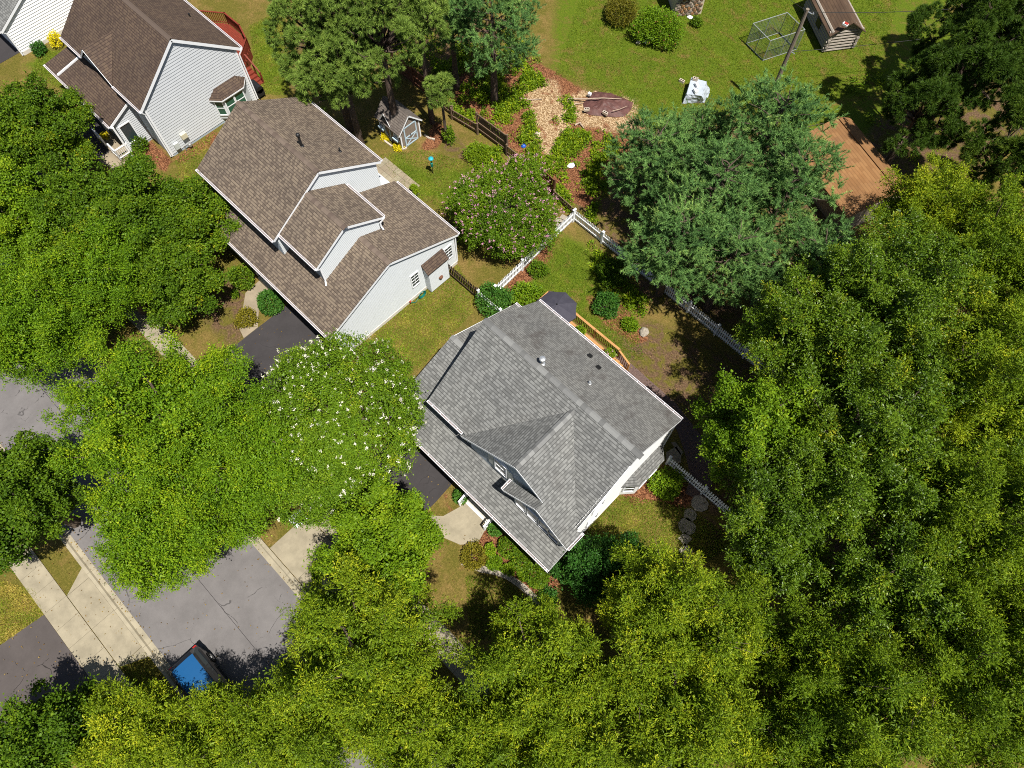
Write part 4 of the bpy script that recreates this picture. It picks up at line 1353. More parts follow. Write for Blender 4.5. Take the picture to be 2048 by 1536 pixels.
# ---------------------------------------------------------------- sheds, cabin, barn
def shed():
    t = thing('garden_shed', 'brown playhouse shed with pale blue cross braced door and dormer', 'shed', (-32.4, 21.5, 0))
    x0, x1, y0, y1, ze, zr = -33.6, -31.25, 20.6, 22.4, 1.75, 2.75
    yr = (y0 + y1) / 2
    core = MB()
    gable_core(core, x0, x1, y0, y1, ze, yr, zr - 0.05)
    obj('wall', core, M['shed_wall'], t)
    me = MB().box(-0.06, 0, 0.05, 0.06, 0.02, ze).mesh('wall_board', M['shed_wall'])
    for k in range(16):
        piece('wall_board', me, t, (x0 + 0.08 + k * 0.146, y0 - 0.021, 0))
    rf = MB()
    slope(rf, [(x0 - 0.15, yr, zr), (x1 + 0.15, yr, zr), (x1 + 0.15, y0 - 0.2, ze - 0.18), (x0 - 0.15, y0 - 0.2, ze - 0.18)], 0.06)
    slope(rf, [(x0 - 0.15, yr, zr), (x1 + 0.15, yr, zr), (x1 + 0.15, y1 + 0.2, ze - 0.18), (x0 - 0.15, y1 + 0.2, ze - 0.18)], 0.06)
    xm = x0 + 0.95
    slope(rf, [(xm, yr + 0.0, zr - 0.1), (xm, y0 - 0.15, zr - 0.15), (xm + 0.55, y0 - 0.15, ze), (xm + 0.55, y0 + 0.1, ze + 0.1)], 0.05)
    slope(rf, [(xm, yr + 0.0, zr - 0.1), (xm, y0 - 0.15, zr - 0.15), (xm - 0.55, y0 - 0.15, ze), (xm - 0.55, y0 + 0.1, ze + 0.1)], 0.05)
    obj('roof', rf, M['shingle_shed'], t)
    rake(t, [(x1 + 0.14, y0 - 0.2, ze - 0.16), (x1 + 0.14, yr, zr + 0.02), (x1 + 0.14, y1 + 0.2, ze - 0.16)], 0.1)
    rake(t, [(xm - 0.55, y0 - 0.14, ze + 0.02), (xm, y0 - 0.14, zr - 0.12), (xm + 0.55, y0 - 0.14, ze + 0.02)], 0.08)
    lb = plain('pale blue trim paint', (0.48, 0.60, 0.68), (0.4, 0.52, 0.6), 5, 0.5)
    d = MB()
    yd0, yd1 = 20.98, 22.05
    d.box(x1 + 0.0, yd0, 0.08, x1 + 0.03, yd1, 1.75)
    door = obj('door', d, M['shed_wall'], t)
    tr = MB()
    for y in (yd0, yd1):
        tr.box(x1 + 0.03, y - 0.05, 0.05, x1 + 0.055, y + 0.05, 1.8)
    for z in (0.1, 0.85, 1.78):
        tr.box(x1 + 0.032, yd0, z - 0.05, x1 + 0.053, yd1, z + 0.05)
    tr.bar((x1 + 0.045, yd0, 0.12), (x1 + 0.045, yd1, 0.83), 0.02, 0.07, (0, 0, 1))
    tr.bar((x1 + 0.048, yd1, 0.12), (x1 + 0.048, yd0, 0.83), 0.02, 0.07, (0, 0, 1))
    obj('door_brace', tr, lb, door)
    obj('handle', MB().box(x1 + 0.055, 21.45, 0.8, x1 + 0.09, 21.5, 1.0), M['black'], door)
    tr = MB()
    for x in (xm - 0.28, xm + 0.28):
        tr.box(x - 0.04, y0 - 0.06, 0.08, x + 0.04, y0 - 0.025, 1.75)
    tr.bar((xm - 0.28, y0 - 0.05, 0.12), (xm + 0.28, y0 - 0.05, 0.75), 0.07, 0.02)
    tr.bar((xm + 0.28, y0 - 0.05, 0.12), (xm - 0.28, y0 - 0.05, 0.75), 0.07, 0.02)
    obj('door_brace', tr, lb, t)
    for x in (x0 + 0.35, x1 - 0.45):
        window(t, (x, y0 - 0.02, 1.15), X, -Y, 0.38, 0.45, bars=(1, 1), fw=0.05)
        obj('window_box', MB().box(x - 0.28, y0 - 0.22, 0.72, x + 0.28, y0 - 0.03, 0.86), lb, t)
    for y in (y0 + 0.03, y1 - 0.03):
        obj('corner_board', MB().box(x1 - 0.01, y - 0.05, 0, x1 + 0.02, y + 0.05, ze), M['trim'], t)
    return t


shed()


def cabin():
    # log cabin, its long wall facing the lawn, turned a little off the street grid
    p = Vector((-15.11, 50.09, 0.00)[:2])
    q = Vector((-13.79, 51.92, 0.00)[:2])
    d = (q - p).normalized()
    e = Vector((-d.y, d.x))
    ang = math.atan2(d.y, d.x)
    t = thing('log_cabin', 'small weathered log cabin with brown shingle roof beside the cage', 'cabin', (p.x, p.y, 0), rotz=ang)
    W, L, ze, zr = 2.4, 4.6, 1.9, 2.75

    def add(name, mb, m, par=None):
        return obj(name, mb, m, par or t, local=True)
    add('wall', MB().box(0.08, 0.08, 0, W - 0.08, L - 0.08, ze - 0.02), M['log_dark'])
    n = 7
    for k in range(n):
        z = 0.16 + k * 0.265
        e0 = random.uniform(0.05, 0.18)
        add('log', MB().tube([(-e0, 0.05, z), (W + e0, 0.05, z)], [0.125, 0.115], 7), M['log'])
        add('log', MB().tube([(0.05, -e0, z + 0.12), (0.05, L + e0, z + 0.12)], [0.125, 0.115], 7), M['log'])
        add('log', MB().tube([(W - 0.05, -e0, z + 0.12), (W - 0.05, L + e0, z + 0.12)], [0.125, 0.115], 7), M['log'])
    nb = 10
    for k in range(nb):
        x0 = W * k / nb + 0.01
        x1 = W * (k + 1) / nb - 0.01
        zt = ze + (zr - ze) * (1 - abs((x0 + x1) / W - 1)) - 0.06
        add('gable_board', MB().box(x0, 0.0, ze - 0.1, x1, 0.03, max(zt, ze)), M['log'])
    rf = MB()
    ov = 0.25
    s = (zr - ze) / (W / 2)
    for a, b in ((W / 2, -ov), (W / 2, W + ov)):
        slope(rf, [(a, -0.3, zr), (b, -0.3, ze - ov * s), (b, L + 0.3, ze - ov * s), (a, L + 0.3, zr)], 0.06)
    add('roof', rf, M['shingle_tan_dark'])
    ch = add('window', MB().box(-0.10, 1.6, 0.8, -0.06, 2.3, 1.4), M['black'])
    return t


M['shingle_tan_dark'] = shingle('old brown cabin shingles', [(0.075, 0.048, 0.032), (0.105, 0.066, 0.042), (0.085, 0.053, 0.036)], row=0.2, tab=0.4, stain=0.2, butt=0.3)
ct = cabin()
c = Vector((-14.52, 50.27, 2.70))
o = obj('roof_tool', MB().box(c.x - 0.2, c.y - 0.12, 2.68, c.x + 0.2, c.y + 0.12, 2.82), M['trim'])
tag(o, 'small white and red box left on the cabin roof', 'box')
obj('lid', MB().box(c.x - 0.1, c.y - 0.08, 2.82, c.x + 0.18, c.y + 0.1, 2.88), M['red'], o)


def barn():
    p = Vector((-9.70, 41.98, 3.00)[:2])
    q = Vector((-4.62, 39.90, 3.00)[:2])
    d = (q - p).normalized()
    ang = math.atan2(d.y, d.x)
    L = (q - p).length + 1.5
    t = thing('outbuilding', 'long outbuilding with plain orange brown shingle roof among the trees', 'shed', (p.x, p.y, 0), rotz=ang)
    obj('wall', MB().box(0.25, -3.2, 0, L - 0.2, 1.0, 2.05), M['shed_wall'], t, local=True)
    rf = MB()
    slope(rf, [(0, 0, 3.0), (L, 0, 3.0), (L, -3.6, 2.1), (0, -3.6, 2.1)])
    slope(rf, [(0, 0, 3.0), (L, 0, 3.0), (L, 1.3, 2.35), (0, 1.3, 2.35)])
    obj('roof', rf, M['shingle_tan'], t, local=True)
    obj('ridge_board', MB().box(0.1, -0.12, 3.005, L - 0.1, 0.13, 3.05), M['shingle_tan'], t, local=True)
    return t


barn()


def stone_house():
    a = Vector((-25.97, 45.08, 0.00)[:2])
    b = Vector((-24.57, 46.85, 0.00)[:2])
    d = (b - a).normalized()
    ang = math.atan2(d.y, d.x)
    L = (b - a).length
    t = thing('stone_house', 'fieldstone cottage wall with pale mortar at the top edge', 'house', (a.x, a.y, 0), rotz=ang)
    mort = plain('pale mortar', (0.60, 0.52, 0.38), (0.48, 0.41, 0.29), 9, 0.9)
    obj('wall', MB().box(0, 0, 0, L, 4, 2.35), mort, t, local=True)
    st = [plain('rust fieldstone', (0.28, 0.15, 0.06), (0.19, 0.10, 0.045), 9, 0.9), plain('brown fieldstone', (0.19, 0.12, 0.07), (0.12, 0.075, 0.05), 9, 0.9), plain('grey fieldstone', (0.27, 0.22, 0.17), (0.17, 0.14, 0.11), 9, 0.9)]
    ms = []
    rng = random.Random(5)
    for k in range(9):
        n = rng.choice((6, 7, 8))
        pr = [(rng.uniform(0.85, 1.1) * math.cos(2 * math.pi * i / n) * 0.17, rng.uniform(0.8, 1.1) * math.sin(2 * math.pi * i / n) * 0.12) for i in range(n)]
        mb = MB()
        F = [(x * 0.8, -0.07, z * 0.8) for x, z in pr]
        B = [(x, 0.0, z) for x, z in pr]
        mb.poly(F)
        for i in range(n):
            j = (i + 1) % n
            mb.poly([B[i], B[j], F[j], F[i]])
        ms.append(mb.mesh('stone', st[k % 3]))
    z = 0.13
    row = 0
    while z < 2.3:
        x = 0.1 + (row % 2) * 0.16
        while x < L - 0.1:
            o = link('stone', rng.choice(ms), t, (x + rng.uniform(-0.03, 0.03), -0.003, z + rng.uniform(-0.025, 0.025)), (0, rng.uniform(-0.4, 0.4), 0))
            x += 0.35
        z += 0.245
        row += 1
    rf = MB()
    slope(rf, [(-0.4, -0.45, 2.3), (L * 0.55, -0.45, 2.3), (L * 0.55, 3, 3.4), (-0.4, 3, 3.4)])
    obj('roof', rf, M['shingle_tan_dark'], t, local=True)
    obj('fascia', MB().box(-0.4, -0.48, 2.2, L * 0.55, -0.45, 2.31), M['trim'], t, local=True)
    return t


stone_house()


# ---------------------------------------------------------------- utility pole and wires
def utility_pole():
    b = Vector((-14.77, 42.02, 0.00))
    t = thing('utility_pole', 'tall leaning looking wooden utility pole rising out of the pines', 'pole', tuple(b))
    H = 8.5
    obj('shaft', MB().tube([b, b + Z * H * 0.5, b + Z * H], [0.16, 0.14, 0.115], 10), M['pole'], t)
    top = b + Z * (H - 0.15)
    mid = b + Z * 5.3
    obj('bracket', MB().tube([top + X * 0.1, top + X * 0.45], 0.035, 6).tube([mid + X * 0.1, mid + X * 0.4], 0.03, 6), M['steel'], t)
    obj('insulator', MB().lathe([(0.05, 0), (0.07, 0.05), (0.04, 0.12)], tuple(top + X * 0.45), 8), M['steel'], t)

    def wire(a, e, sag, label, r=0.018):
        pts = [Vector(a).lerp(Vector(e), k / 16) - Z * sag * 4 * (k / 16) * (1 - k / 16) for k in range(17)]
        o = obj('overhead_wire', MB().tube(pts, r, 5), M['cable'])
        tag(o, label, 'wire', 'overhead wires on the utility pole')
    wire(top + X * 0.1, (-2.35, 58.53, 7.50), 0.6, 'upper black overhead wire running from the pole top to the right')
    wire(mid + X * 0.1, (-1.44, 59.96, 5.50), 0.35, 'lower black overhead wire running from the pole across the cabin')
    wire(top, (-19.57, 43.85, 7.80), 0.2, 'thin black overhead wire going from the pole top to the upper edge', 0.012)


utility_pole()


# ---------------------------------------------------------------- wire cage
def cage():
    a, b, c = Vector((-17.91, 46.07, 0.00)), Vector((-19.94, 46.66, 0.00)), Vector((-16.75, 48.87, 0.00))
    h = 1.85
    u, v = c - a, b - a
    t = thing('wire_cage', 'empty wire mesh dog run with steel pipe frame on the lawn', 'cage', tuple(a))
    P = [a, a + u, a + u + v, a + v]
    fr = MB()
    for i in range(4):
        p, q = P[i], P[(i + 1) % 4]
        fr.tube([p + Z * h, q + Z * h], 0.03, 6)
        fr.tube([p + Z * 0.05, q + Z * 0.05], 0.025, 6)
        fr.tube([p, p + Z * h], 0.03, 6)
        fr.tube([(p + q) / 2, (p + q) / 2 + Z * h], 0.025, 6)
    obj('pipe_frame', fr, M['cage_pipe'], t)
    for i in range(4):
        p, q = P[i], P[(i + 1) % 4]
        mb = MB()
        L = (q - p).length
        n = int(L / 0.11)
        for k in range(1, n):
            s = p.lerp(q, k / n)
            mb.bar(s + Z * 0.05, s + Z * h, 0.009, 0.009)
        for k in range(1, 16):
            mb.bar(p + Z * (h * k / 16), q + Z * (h * k / 16), 0.009, 0.009)
        o = obj('mesh_panel', mb, M['wire'], t)
    return t


cage()

# ---------------------------------------------------------------- dog house under a tarp
dg = (-19.69, 40.23, 0.00)


def doghouse():
    t = thing('dog_house', 'low hutch draped with a silver grey tarp and weighed down by blocks', 'hutch', (dg[0], dg[1], 0))
    p = [(-20.27, 39.87, 0.95), (-19.21, 40.34, 0.95), (-18.60, 38.98, 0.90), (-19.59, 38.51, 0.75)]
    g = [(-20.48, 40.31, 0.00), (-18.76, 40.57, 0.00), (-18.46, 39.45, 0.00), (-19.58, 38.22, 0.00)]
    p = [Vector(q) for q in p]
    g = [Vector(q) for q in g]
    obj('hutch_body', MB().prism([(q.x * 0.9 + dg[0] * 0.1, q.y * 0.9 + dg[1] * 0.1) for q in p], 0, 0.68), M['shed_wall'], t)
    mb = MB()
    n = 7
    rng = random.Random(3)

    def patch(a, b, c, d, amp):
        G = {}
        for i in range(n + 1):
            for j in range(n + 1):
                q = a.lerp(b, i / n).lerp(d.lerp(c, i / n), j / n)
                k = amp * (0.3 if j in (0,) else 1)
                G[i, j] = q + Vector((rng.uniform(-k, k), rng.uniform(-k, k), rng.uniform(-k, k) * 0.6))
        for i in range(n):
            for j in range(n):
                mb.poly([G[i, j], G[i + 1, j], G[i + 1, j + 1], G[i, j + 1]])
                mb.poly([q - Z * 0.012 for q in [G[i, j + 1], G[i + 1, j + 1], G[i + 1, j], G[i, j]]])
    patch(p[0], p[1], p[2], p[3], 0.012)
    patch(p[1], p[2], g[2], g[1], 0.06)
    patch(p[3], p[2], g[2], g[3], 0.05)
    patch(p[0], p[3], g[3], g[0], 0.03)
    obj('tarp', mb, M['tarp_grey'], t)
    return t


doghouse()


def cblock(pos, rot, label, m=None, size=(0.2, 0.1, 0.1)):
    mb = MB()
    sx, sy, sz = size
    mb.box(-sx, -sy, 0, sx, sy, sz * 2)
    o = link('concrete_block', mb.mesh('concrete_block', m or M['block']), None, pos, (0, 0, rot))
    tag(o, label, 'block', 'pale blocks weighing down the tarps')
    me = MB().box(-sx * 0.75, -sy * 0.55, sz * 2, -sx * 0.12, sy * 0.55, sz * 2 + 0.004).box(sx * 0.12, -sy * 0.55, sz * 2, sx * 0.75, sy * 0.55, sz * 2 + 0.004).mesh('hollow_shade', M['soil'])  # dark plates on top paint the shade inside the block's holes
    if m is None:
        link('hollow_shade', me, o)
    return o


cblock((-19.92, 39.85, 0.96), 0.4, 'cream block at the far corner of the silver tarp')
cblock((-19.46, 39.46, 0.95), -0.5, 'white block in the middle of the silver tarp', M['trim'])
cblock((-19.19, 38.96, 0.90), -0.5, 'white block nearest the pines on the silver tarp', M['trim'])
cblock((-21.01, 39.94, 0.00), 0.1, 'pale block lying on grass left of the silver tarp')
cblock((-24.11, 32.52, 0.25), 0.9, 'tan block on the left corner of the maroon tarp')
cblock((-22.90, 33.22, 0.25), 0.1, 'tan block on the front edge of the maroon tarp')
cblock((-24.98, 33.82, 0.25), 0.1, 'small white block at the upper left of the maroon tarp', M['trim'], (0.12, 0.1, 0.1))


def tarp_pile():
    edge = [(-24.92, 33.06, 0.00), (-24.20, 32.44, 0.00), (-23.69, 32.59, 0.00), (-23.02, 33.12, 0.00), (-22.29, 33.69, 0.00), (-21.82, 34.28, 0.00), (-21.92, 35.08, 0.00), (-22.27, 35.72, 0.00), (-23.16, 35.55, 0.00), (-24.05, 35.25, 0.00), (-24.86, 34.74, 0.00), (-25.17, 34.29, 0.00), (-24.98, 33.69, 0.00)]
    cx = sum(p[0] for p in edge) / len(edge)
    cy = sum(p[1] for p in edge) / len(edge)
    mb = MB()
    rng = random.Random(8)
    rings = 7
    sub = 4
    E = []
    for i in range(len(edge)):
        for k in range(sub):
            a, b = edge[i], edge[(i + 1) % len(edge)]
            E.append((a[0] + (b[0] - a[0]) * k / sub, a[1] + (b[1] - a[1]) * k / sub))
    G = []
    for r in range(rings + 1):
        s = 1 - r / rings
        row = []
        for i, (x, y) in enumerate(E):
            px, py = cx + (x - cx) * s, cy + (y - cy) * s
            h = 0.42 * (1 - s ** 2.2) + 0.22 * (mnoise.noise(Vector((px * 1.3, py * 1.3, 2))) + 0.5 * mnoise.noise(Vector((px * 3.2, py * 3.2, 5)))) * (1 - s ** 6) + 0.04
            row.append((px, py, max(h, 0.03)))
        G.append(row)
    n = len(E)
    for r in range(rings):
        for i in range(n):
            j = (i + 1) % n
            q = [G[r][i], G[r][j], G[r + 1][j], G[r + 1][i]]
            mb.poly(q[::-1])
    o = obj('tarpaulin', mb, M['tarp_brown'])
    tag(o, 'crumpled maroon brown tarp spread over a heap in the clearing', 'tarp')
    return o


tarp_pile()


def branch(pts, r, label):
    o = obj('branch', MB().tube(pts, [r * (1 - 0.6 * i / (len(pts) - 1)) for i in range(len(pts))], 6), M['dead_wood'])
    tag(o, label, 'branch', 'cut branches around the clearing')


branch([(-25.91, 32.57, 0.15), (-24.89, 33.21, 0.35), (-23.87, 33.98, 0.60), (-22.86, 34.98, 0.50)], 0.06, 'long bleached branch lying across the maroon tarp')
branch([(-25.17, 31.77, 0.10), (-25.22, 32.48, 0.15), (-24.91, 32.99, 0.10)], 0.05, 'bleached curved branch left of the maroon tarp')
branch([(-22.56, 33.62, 0.50), (-22.26, 34.11, 0.55), (-22.12, 34.81, 0.45)], 0.03, 'thin stick on the right part of the maroon tarp')
branch([(-23.86, 31.00, 0.10), (-23.70, 31.35, 0.20), (-23.19, 31.24, 0.10)], 0.08, 'pale cut log pieces below the maroon tarp')
branch([(-28.61, 30.07, 0.05), (-27.95, 30.47, 0.12), (-27.37, 31.17, 0.08)], 0.06, 'pale stick lying in the weeds of the clearing')
branch([(-28.82, 31.93, 0.05), (-28.28, 32.46, 0.10)], 0.06, 'short pale log by the lawn edge of the clearing')


def rock(pos, s, label, m='block', seed=0, group='loose rocks'):
    rng = random.Random(seed)
    mb = MB()
    n = 8
    rings = [(0.75, 0), (1.0, 0.35), (0.8, 0.75), (0.35, 1.0)]
    V = []
    for r, z in rings:
        V.append([(s * r * math.cos(2 * math.pi * k / n) * rng.uniform(0.8, 1.2), s * 0.7 * r * math.sin(2 * math.pi * k / n) * rng.uniform(0.8, 1.2), s * z * 0.7 * rng.uniform(0.9, 1.1)) for k in range(n)])
    for a, b in zip(V, V[1:]):
        for k in range(n):
            mb.poly([a[k], a[(k + 1) % n], b[(k + 1) % n], b[k]])
    mb.poly(V[-1])
    o = link('rock', mb.mesh('rock', M[m]), None, pos, (0, 0, rng.uniform(0, 6)))
    tag(o, label, 'rock', group)


rock((-26.05, 40.83, 0.00), 0.28, 'tall pinkish rock standing below the flower bush', seed=1)
rock((-25.64, 41.38, 0.00), 0.3, 'round white rock on grass right of the pinkish rock', 'trim', 2)
rock((-26.95, 41.34, 0.00), 0.18, 'small tan rock at the edge of the flower bush', seed=3)
rock((-24.91, 45.87, 0.00), 0.25, 'white rock at the foot of the stone cottage', 'trim', 4)
rock((-21.53, 28.02, 0.00), 0.32, 'white rock beside the wood chip track', 'trim', 5)
rock((-25.30, 28.51, 0.00), 0.25, 'pale rock near the blue bags in the clearing', seed=6)
for i, (p, lab) in enumerate([((2.89, 16.33, 0.00), 'grey boulder beyond the fence under the right hand trees'), ((-9.08, 21.31, 0.00), 'grey curved stone in the back garden bed')]):
    rock(p, 0.4, lab, 'stone', 20 + i)
o = obj('blue_bag', MB().lathe([(0.15, 0), (0.2, 0.08), (0.13, 0.16), (0.05, 0.2)], (-25.21, 26.94, 0.00), 7), M['blue'])
tag(o, 'bright blue crumpled bag in the weeds behind the brown fence', 'bag')

# stacked blocks beside the white corner post
for i, (px, z) in enumerate((((-18.73, 23.74, 0.00), 0), ((-18.65, 24.17, 0.00), 0), ((-18.43, 23.57, 0.00), 0))):
    cblock((px[0], px[1], z), 0.2 * i, ['grey block furthest from the white corner post', 'grey block next to the white corner post', 'grey block lying in front of the other two by the corner post'][i], M['stone'], (0.28, 0.18, 0.16))['group'] = 'grey blocks by the white corner post'

# ---------------------------------------------------------------- bird feeder, hose, pots, grill, white slab
b = Vector((-28.09, 20.65, 0.00))
t = thing('bird_feeder', 'bird feeder pole with turquoise dome on the back lawn', 'bird feeder', tuple(b))
obj('pole', MB().tube([b, b + Z * 1.55], 0.025, 8), M['black'], t)
obj('feeder', MB().lathe([(0.09, 0), (0.1, 0.3), (0.05, 0.34)], tuple(b + Z * 0.75), 10), M['teal'], t)
obj('dome', MB().lathe([(0.19, 0), (0.17, 0.06), (0.09, 0.12), (0.01, 0.15)], tuple(b + Z * 1.5), 14), M['turquoise'], t)

h = Vector((-21.22, 13.21, 0.00))
t = thing('hose_reel', 'teal coiled garden hose against the pale foundation wall', 'hose', tuple(h))
mb = MB()
for k in range(4):
    r = 0.2 + 0.035 * k
    mb.tube([h + Vector((0.1 + 0.02 * k, r * math.cos(a), 0.36 + r * math.sin(a))) for a in np.linspace(0, 2 * math.pi, 17)], 0.022, 5)
obj('hose_coil', mb, M['teal'], t)
obj('hose_tail', MB().tube([h + Vector((0.05, -0.3, 0.1)), h + Vector((0.1, -0.6, 0.05)), h + Vector((0.02, -0.9, 0.25))], 0.02, 5), M['teal'], t)
obj('tap', MB().box(h.x - 0.06, h.y - 0.95, 0.25, h.x + 0.02, h.y - 0.85, 0.4), M['red'], t)


def pot(pos, r, hgt, label, m='terracotta', plant=None):
    t = thing('flower_pot', label, 'flower pot', pos, 'plant pots')
    obj('pot', MB().lathe([(r * 0.7, 0), (r, hgt), (r * 1.08, hgt), (r * 1.08, hgt * 1.08), (r * 0.9, hgt * 1.08)], pos, 14), M[m], t)
    obj('earth', MB().lathe([(r * 0.9, 0), (r * 0.5, 0.02)], (pos[0], pos[1], pos[2] + hgt * 1.05), 12), M['soil' if m != 'terracotta_top' else 'terracotta'], t)
    return t


POTS = [pot((-28.07, 18.80, 0.00), 0.17, 0.28, 'pot with yellow green plant on the rear patio', 'stone'),
        pot((-27.68, 18.63, 0.00), 0.15, 0.25, 'second smaller pot at the tip of the rear patio', 'stone'),
        pot((-29.91, 4.75, 0.00), 0.2, 0.3, 'pot with sparse plant beside the curved front walk', 'soil'),
        pot((-2.20, 14.06, 0.00), 0.26, 0.35, 'round pot of reddish blooms below the grey house bay', 'stone'),
        pot((-11.67, 18.25, 0.56), 0.16, 0.3, 'planter with bright green plant on the honey deck', 'stone'),
        pot((-9.48, 18.23, 0.56), 0.17, 0.3, 'planter with pink flowers at the deck steps', 'stone')]
p = (-2.98, 6.60, 0.00)
t = thing('flower_pot', 'big empty terracotta bowl at the front corner of the grey house', 'flower pot', p, 'plant pots')
obj('pot', MB().lathe([(0.2, 0), (0.34, 0.35), (0.38, 0.36), (0.38, 0.42), (0.33, 0.42), (0.28, 0.32)], p, 18), M['terracotta'], t)

p = Vector((-42.95, 16.60, 0.00))
t = thing('grill', 'black covered barbecue grill at the rear corner of the blue grey house', 'grill', tuple(p))
obj('body', MB().box(p.x - 0.5, p.y - 0.28, 0.25, p.x + 0.5, p.y + 0.28, 0.8), M['black'], t)
lid = MB()
lid.tube([p + Vector((-0.5, 0, 0.8)), p + Vector((0.5, 0, 0.8))], 0.29, 14)
obj('lid', lid, M['black'], t)
obj('handle', MB().tube([p + Vector((-0.3, -0.32, 0.85)), p + Vector((0.3, -0.32, 0.85))], 0.02, 6), M['steel'], t)
for sx in (-0.45, 0.45):
    for sy in (-0.24, 0.24):
        obj('leg', MB().tube([p + Vector((sx, sy, 0)), p + Vector((sx, sy, 0.28))], 0.03, 6), M['black'], t)

o = obj('drain_cover', MB().box(-15.75, -2.1, -0.05, -14.98, -1.25, 0.1), M['trim'])
tag(o, 'bright white slab in the dry grass at the edge of the apron', 'slab')
obj('lid', MB().box(-15.66, -2.0, 0.1, -15.07, -1.35, 0.12), M['trim'], o)


# ---------------------------------------------------------------- stone edging, stepping stones, patios
def stones_along(name, label, pts, m, step, size, cat='edging'):
    pts = [Vector((p[0], p[1], 0)) for p in pts]
    root = thing(name, label, cat, tuple(pts[0]))
    rng = random.Random(len(pts) * 7)
    ms = []
    for k in range(5):
        mb = MB()
        sx, sy, sz = size[0] * rng.uniform(0.9, 1.05), size[1] * rng.uniform(0.85, 1.1), size[2] * rng.uniform(0.85, 1.15)
        mb.prism([(-sx / 2, -sy / 2 * 0.9), (sx / 2 * 0.95, -sy / 2), (sx / 2, sy / 2 * 0.95), (-sx / 2 * 0.95, sy / 2)], -0.02, sz)
        ms.append(mb.mesh('stone', m))
    tot = 0
    for a, b in zip(pts, pts[1:]):
        L = (b - a).length
        d = (b - a) / L
        ang = math.atan2(d.y, d.x)
        s = step / 2 - tot if tot < step / 2 else 0
        n = max(1, round(L / step))
        for k in range(n):
            c = a + d * (L * (k + 0.5) / n)
            piece('stone', rng.choice(ms), root, (c.x, c.y, 0), (0, 0, ang + rng.uniform(-0.06, 0.06)))
    return root


stones_along('stone_edging', 'curved low grey stone edging round the front garden bed', [(-6.95, 3.17, 0.00), (-6.39, 3.40, 0.00), (-5.76, 3.75, 0.00), (-5.29, 4.06, 0.00), (-4.71, 4.34, 0.00), (-4.05, 4.49, 0.00), (-3.40, 4.57, 0.00), (-2.74, 4.59, 0.00), (-2.22, 4.63, 0.00), (-1.71, 4.68, 0.00)], M['stone'], 0.34, (0.33, 0.36, 0.14))
stones_along('stone_edging', 'small pale stone edging round the yellow flowers at the shed', [(-33.68, 20.64, 0.00), (-33.33, 20.38, 0.00), (-32.75, 20.21, 0.00), (-32.12, 20.24, 0.00), (-31.58, 20.38, 0.00), (-31.21, 20.68, 0.00), (-31.15, 20.93, 0.00)], M['block'], 0.24, (0.22, 0.13, 0.1))
stones_along('stone_edging', 'short pale stone edging between lawn and dark bed by the shed', [(-31.12, 22.62, 0.00), (-30.67, 22.65, 0.00), (-30.25, 22.86, 0.00)], M['block'], 0.24, (0.22, 0.13, 0.1))
for i, (p, lab) in enumerate([((0.37, 15.00, 0.00), 'flat stepping stone just below the white fence'), ((0.40, 14.09, 0.00), 'round stepping stone second below the fence'), ((0.67, 13.44, 0.00), 'wide round stepping stone in the middle of the row'), ((1.05, 12.82, 0.00), 'square pale stepping stone in dappled sun'), ((1.48, 12.34, 0.00), 'square stepping stone nearest the front trees')]):
    rng = random.Random(i)
    n = 9 if i < 3 else 4
    r = [0.5, 0.4, 0.5, 0.42, 0.44][i]
    xy = [(p[0] + r * rng.uniform(0.88, 1.08) * math.cos(2 * math.pi * k / n + 0.75), p[1] + r * rng.uniform(0.88, 1.08) * math.sin(2 * math.pi * k / n + 0.75)) for k in range(n)]
    o = obj('stepping_stone', MB().prism(xy, -0.05, 0.035), M['stone'])
    tag(o, lab, 'stepping stone', 'stepping stones across the side lawn')
for i, (pts, lab) in enumerate([([(-2.96, 16.04, 0.00), (-2.77, 16.75, 0.00), (-2.27, 16.59, 0.00), (-1.94, 16.18, 0.00), (-2.16, 15.66, 0.00), (-2.55, 15.58, 0.00)], 'large tan patio flagstone beside the grey house bay'), ([(-3.13, 16.71, 0.00), (-3.00, 16.93, 0.00), (-2.24, 16.75, 0.00), (-2.19, 16.49, 0.00)], 'narrow tan kerb stone along the dark path')]):
    o = obj('flagstone', MB().prism([q[:2] for q in pts], -0.05, 0.06), M['tan_slab'])
    tag(o, lab, 'flagstone', 'tan flagstones at the side of the grey house')
root = link('patio', None)
root['kind'] = 'structure'
ORG[root.name] = (0, 0, 0)
for i in range(9):
    for j in range(5):
        x, y = -31.6 + 0.46 * i, 16.95 + 0.46 * j
        if math.hypot(x + 31.6, 0) > 3.3 and j > 3:
            continue
        obj('paver', MB().box(x + 0.008, y + 0.008, -0.05, x + 0.452, y + 0.452, 0.045 + random.uniform(-0.004, 0.004)), random.choice((M['tan_slab'], M['tan_slab'], M['concrete'])), root)

